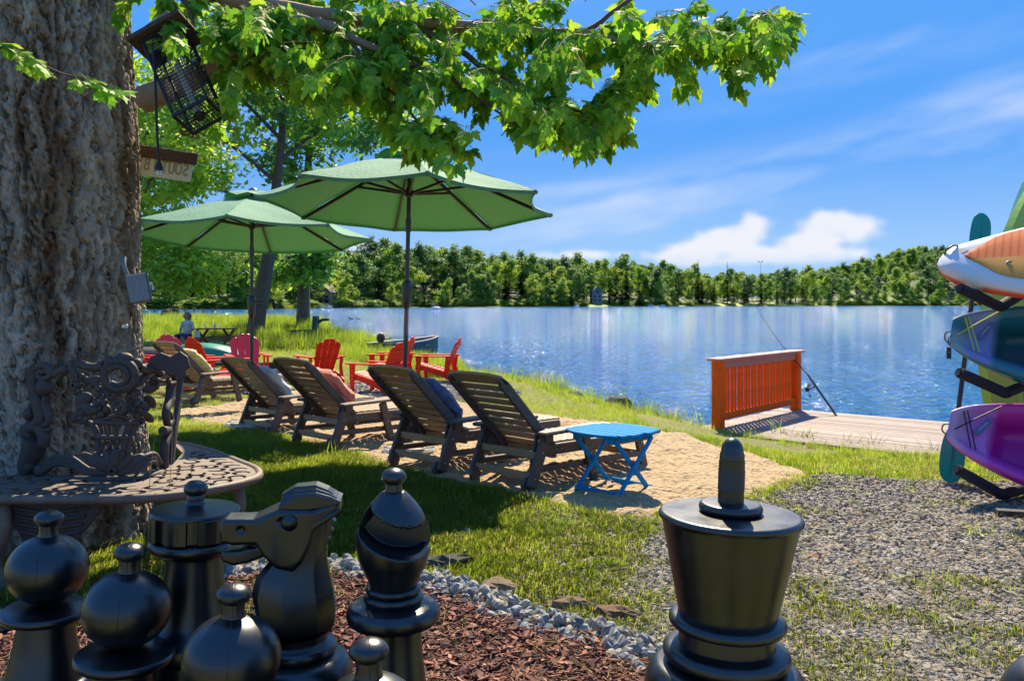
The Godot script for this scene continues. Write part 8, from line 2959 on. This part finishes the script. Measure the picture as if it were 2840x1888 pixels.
	for n in 5200:
		var d := rng.randf_range(2.7, 5.4)
		var x := rng.randf_range(-0.62, 0.62) * d
		if x < 0.1 and rng.randf() < 0.7:
			continue
		dw.append(Transform3D(Basis(Vector3.UP, rng.randf() * TAU) * Basis(Vector3.RIGHT, rng.randfn(0, 0.9)) * Basis.from_scale(Vector3.ONE * rng.randf_range(0.4, 1.0)), spot(x, d, 0.008)))
		dt.append(Color(0.75, 0.6, 0.32) * rng.randf_range(0.6, 1.1))
	many("straw", dry, M.grass, dw, dt, self)


func make_gravel_and_mulch() -> void:
	var shapes: Array = []
	for k in 4:
		shapes.append(stone_mesh(300 + k, 6, 4, 0.2))
	var where: Array = [[], [], [], []]
	var tints: Array = [[], [], [], []]
	var cols := [Color(0.19, 0.165, 0.135), Color(0.25, 0.215, 0.175), Color(0.13, 0.115, 0.10), Color(0.27, 0.21, 0.145), Color(0.17, 0.165, 0.16), Color(0.32, 0.28, 0.235)]
	var spread := noise(FastNoiseLite.TYPE_SIMPLEX_SMOOTH, 1.5, 2, 63)
	for n in 90000:
		var d := 2.7 * pow(7.2 / 2.7, rng.randf())
		var x := rng.randf_range(-0.1, 0.68) * d
		var q := Vector2(x, d)
		if inside(q, mulch_edge) or inside(q, sand_edge):
			continue
		if not inside(q, gravel_edge):
			var e := edge_distance(q, gravel_edge)
			if d > 5.0 and x > 1.0:
				if e > 0.06:
					continue
			elif rng.randf() > 0.5 * exp(-e * 3.0) + spread.get_noise_2d(x, d) * 0.2 or e > 1.0:
				continue
		var k := rng.randi() % 4
		var s := rng.randf_range(0.008, 0.021)
		where[k].append(Transform3D(Basis.from_euler(Vector3(rng.randfn(0, 0.35), rng.randf() * TAU, rng.randfn(0, 0.35))) * Basis.from_scale(Vector3(1.25, 0.5, 0.95) * s), spot(x, d, 0.012 + rng.randf() * 0.012)))
		tints[k].append(cols[rng.randi() % 6] * rng.randf_range(0.8, 1.2))
	for n in 9000:
		var d := rng.randf_range(15.0, 20.5)
		var x := rng.randf_range(-0.36, 0.05) * d
		if not inside(Vector2(x, d), fire_edge):
			continue
		var s := rng.randf_range(0.02, 0.045)
		where[0].append(Transform3D(Basis.from_euler(Vector3(rng.randfn(0, 0.35), rng.randf() * TAU, rng.randfn(0, 0.35))) * Basis.from_scale(Vector3(1.2, 0.55, 1.0) * s), spot(x, d, 0.01)))
		tints[0].append(cols[rng.randi() % 6] * rng.randf_range(0.9, 1.4))
	for k in 4:
		many("gravel", shapes[k], M.stones, where[k], tints[k], self)
	# shredded bark
	var chips: Array = []
	for k in 3:
		var mb := Mb.new()
		var w: float = [0.12, 0.2, 0.09][k]
		mb.slab(PackedVector2Array([Vector2(-0.5, -w * 0.3), Vector2(-0.2, -w), Vector2(0.35, -w * 0.8), Vector2(0.5, 0.0), Vector2(0.2, w), Vector2(-0.35, w * 0.7)]), [0.10, 0.07, 0.12][k], Transform3D(), 0.02)
		chips.append(mb.mesh())
	var cw: Array = [[], [], []]
	var ct: Array = [[], [], []]
	for n in 42000:
		var d := rng.randf_range(2.5, 4.4)
		var x := rng.randf_range(-0.66, 0.66) * d
		var q := Vector2(x, d)
		if not inside(q, mulch_edge):
			continue
		if x < -1.35 and d > 3.5:
			continue
		var k := rng.randi() % 3
		var s := rng.randf_range(0.018, 0.052)
		var lie := Basis(Vector3.UP, rng.randf() * TAU) * Basis(Vector3.RIGHT, -PI / 2 + rng.randfn(0, 0.45)) * Basis(Vector3.UP, rng.randfn(0, 0.3))
		cw[k].append(Transform3D(lie * Basis.from_scale(Vector3.ONE * s), spot(x, d, 0.014 + rng.randf() * 0.022)))
		ct[k].append([Color(0.17, 0.05, 0.028), Color(0.11, 0.038, 0.025), Color(0.24, 0.085, 0.045), Color(0.07, 0.028, 0.02), Color(0.33, 0.15, 0.09)][rng.randi() % 5] * rng.randf_range(0.8, 1.2))
	for k in 3:
		many("mulch_chips", chips[k], M.stones, cw[k], ct[k], self)


func make_shore_bits() -> void:
	# fallen leaves on sand and lawn
	var mesh := leaf_mesh(2)
	var dead := mat(Color(0.20, 0.075, 0.025), 0.8)
	var spots: Array = [Vector2(-0.866, 6.312), Vector2(0.159, 6.312), Vector2(0.670, 6.080), Vector2(-2.706, 8.737), Vector2(2.725, 6.563), Vector2(-1.495, 7.128), Vector2(0.002, 7.877), Vector2(1.497, 4.213)]
	var names := ["near the wheel of the navy-pillow chaise", "under the chaise beside the blue table", "by the near legs of the blue table", "on the sand beside the yellow-pillow chaise", "on the grass strip before the pier", "on the sand under the coral-pillow chaise", "on the sand between the two nearest chaises", "on the gravel right of the king"]
	for i in spots.size():
		var q: Vector2 = spots[i]
		var o := place("fallen_leaf", mesh, dead, self, Transform3D(Basis(Vector3.UP, i * 1.9) * Basis(Vector3.RIGHT, -1.35) * Basis.from_scale(Vector3.ONE * 0.07), spot(q.x, q.y, 0.04)))
		tag(o, "curled brown fallen leaf " + names[i], "leaf", "fallen brown leaves")
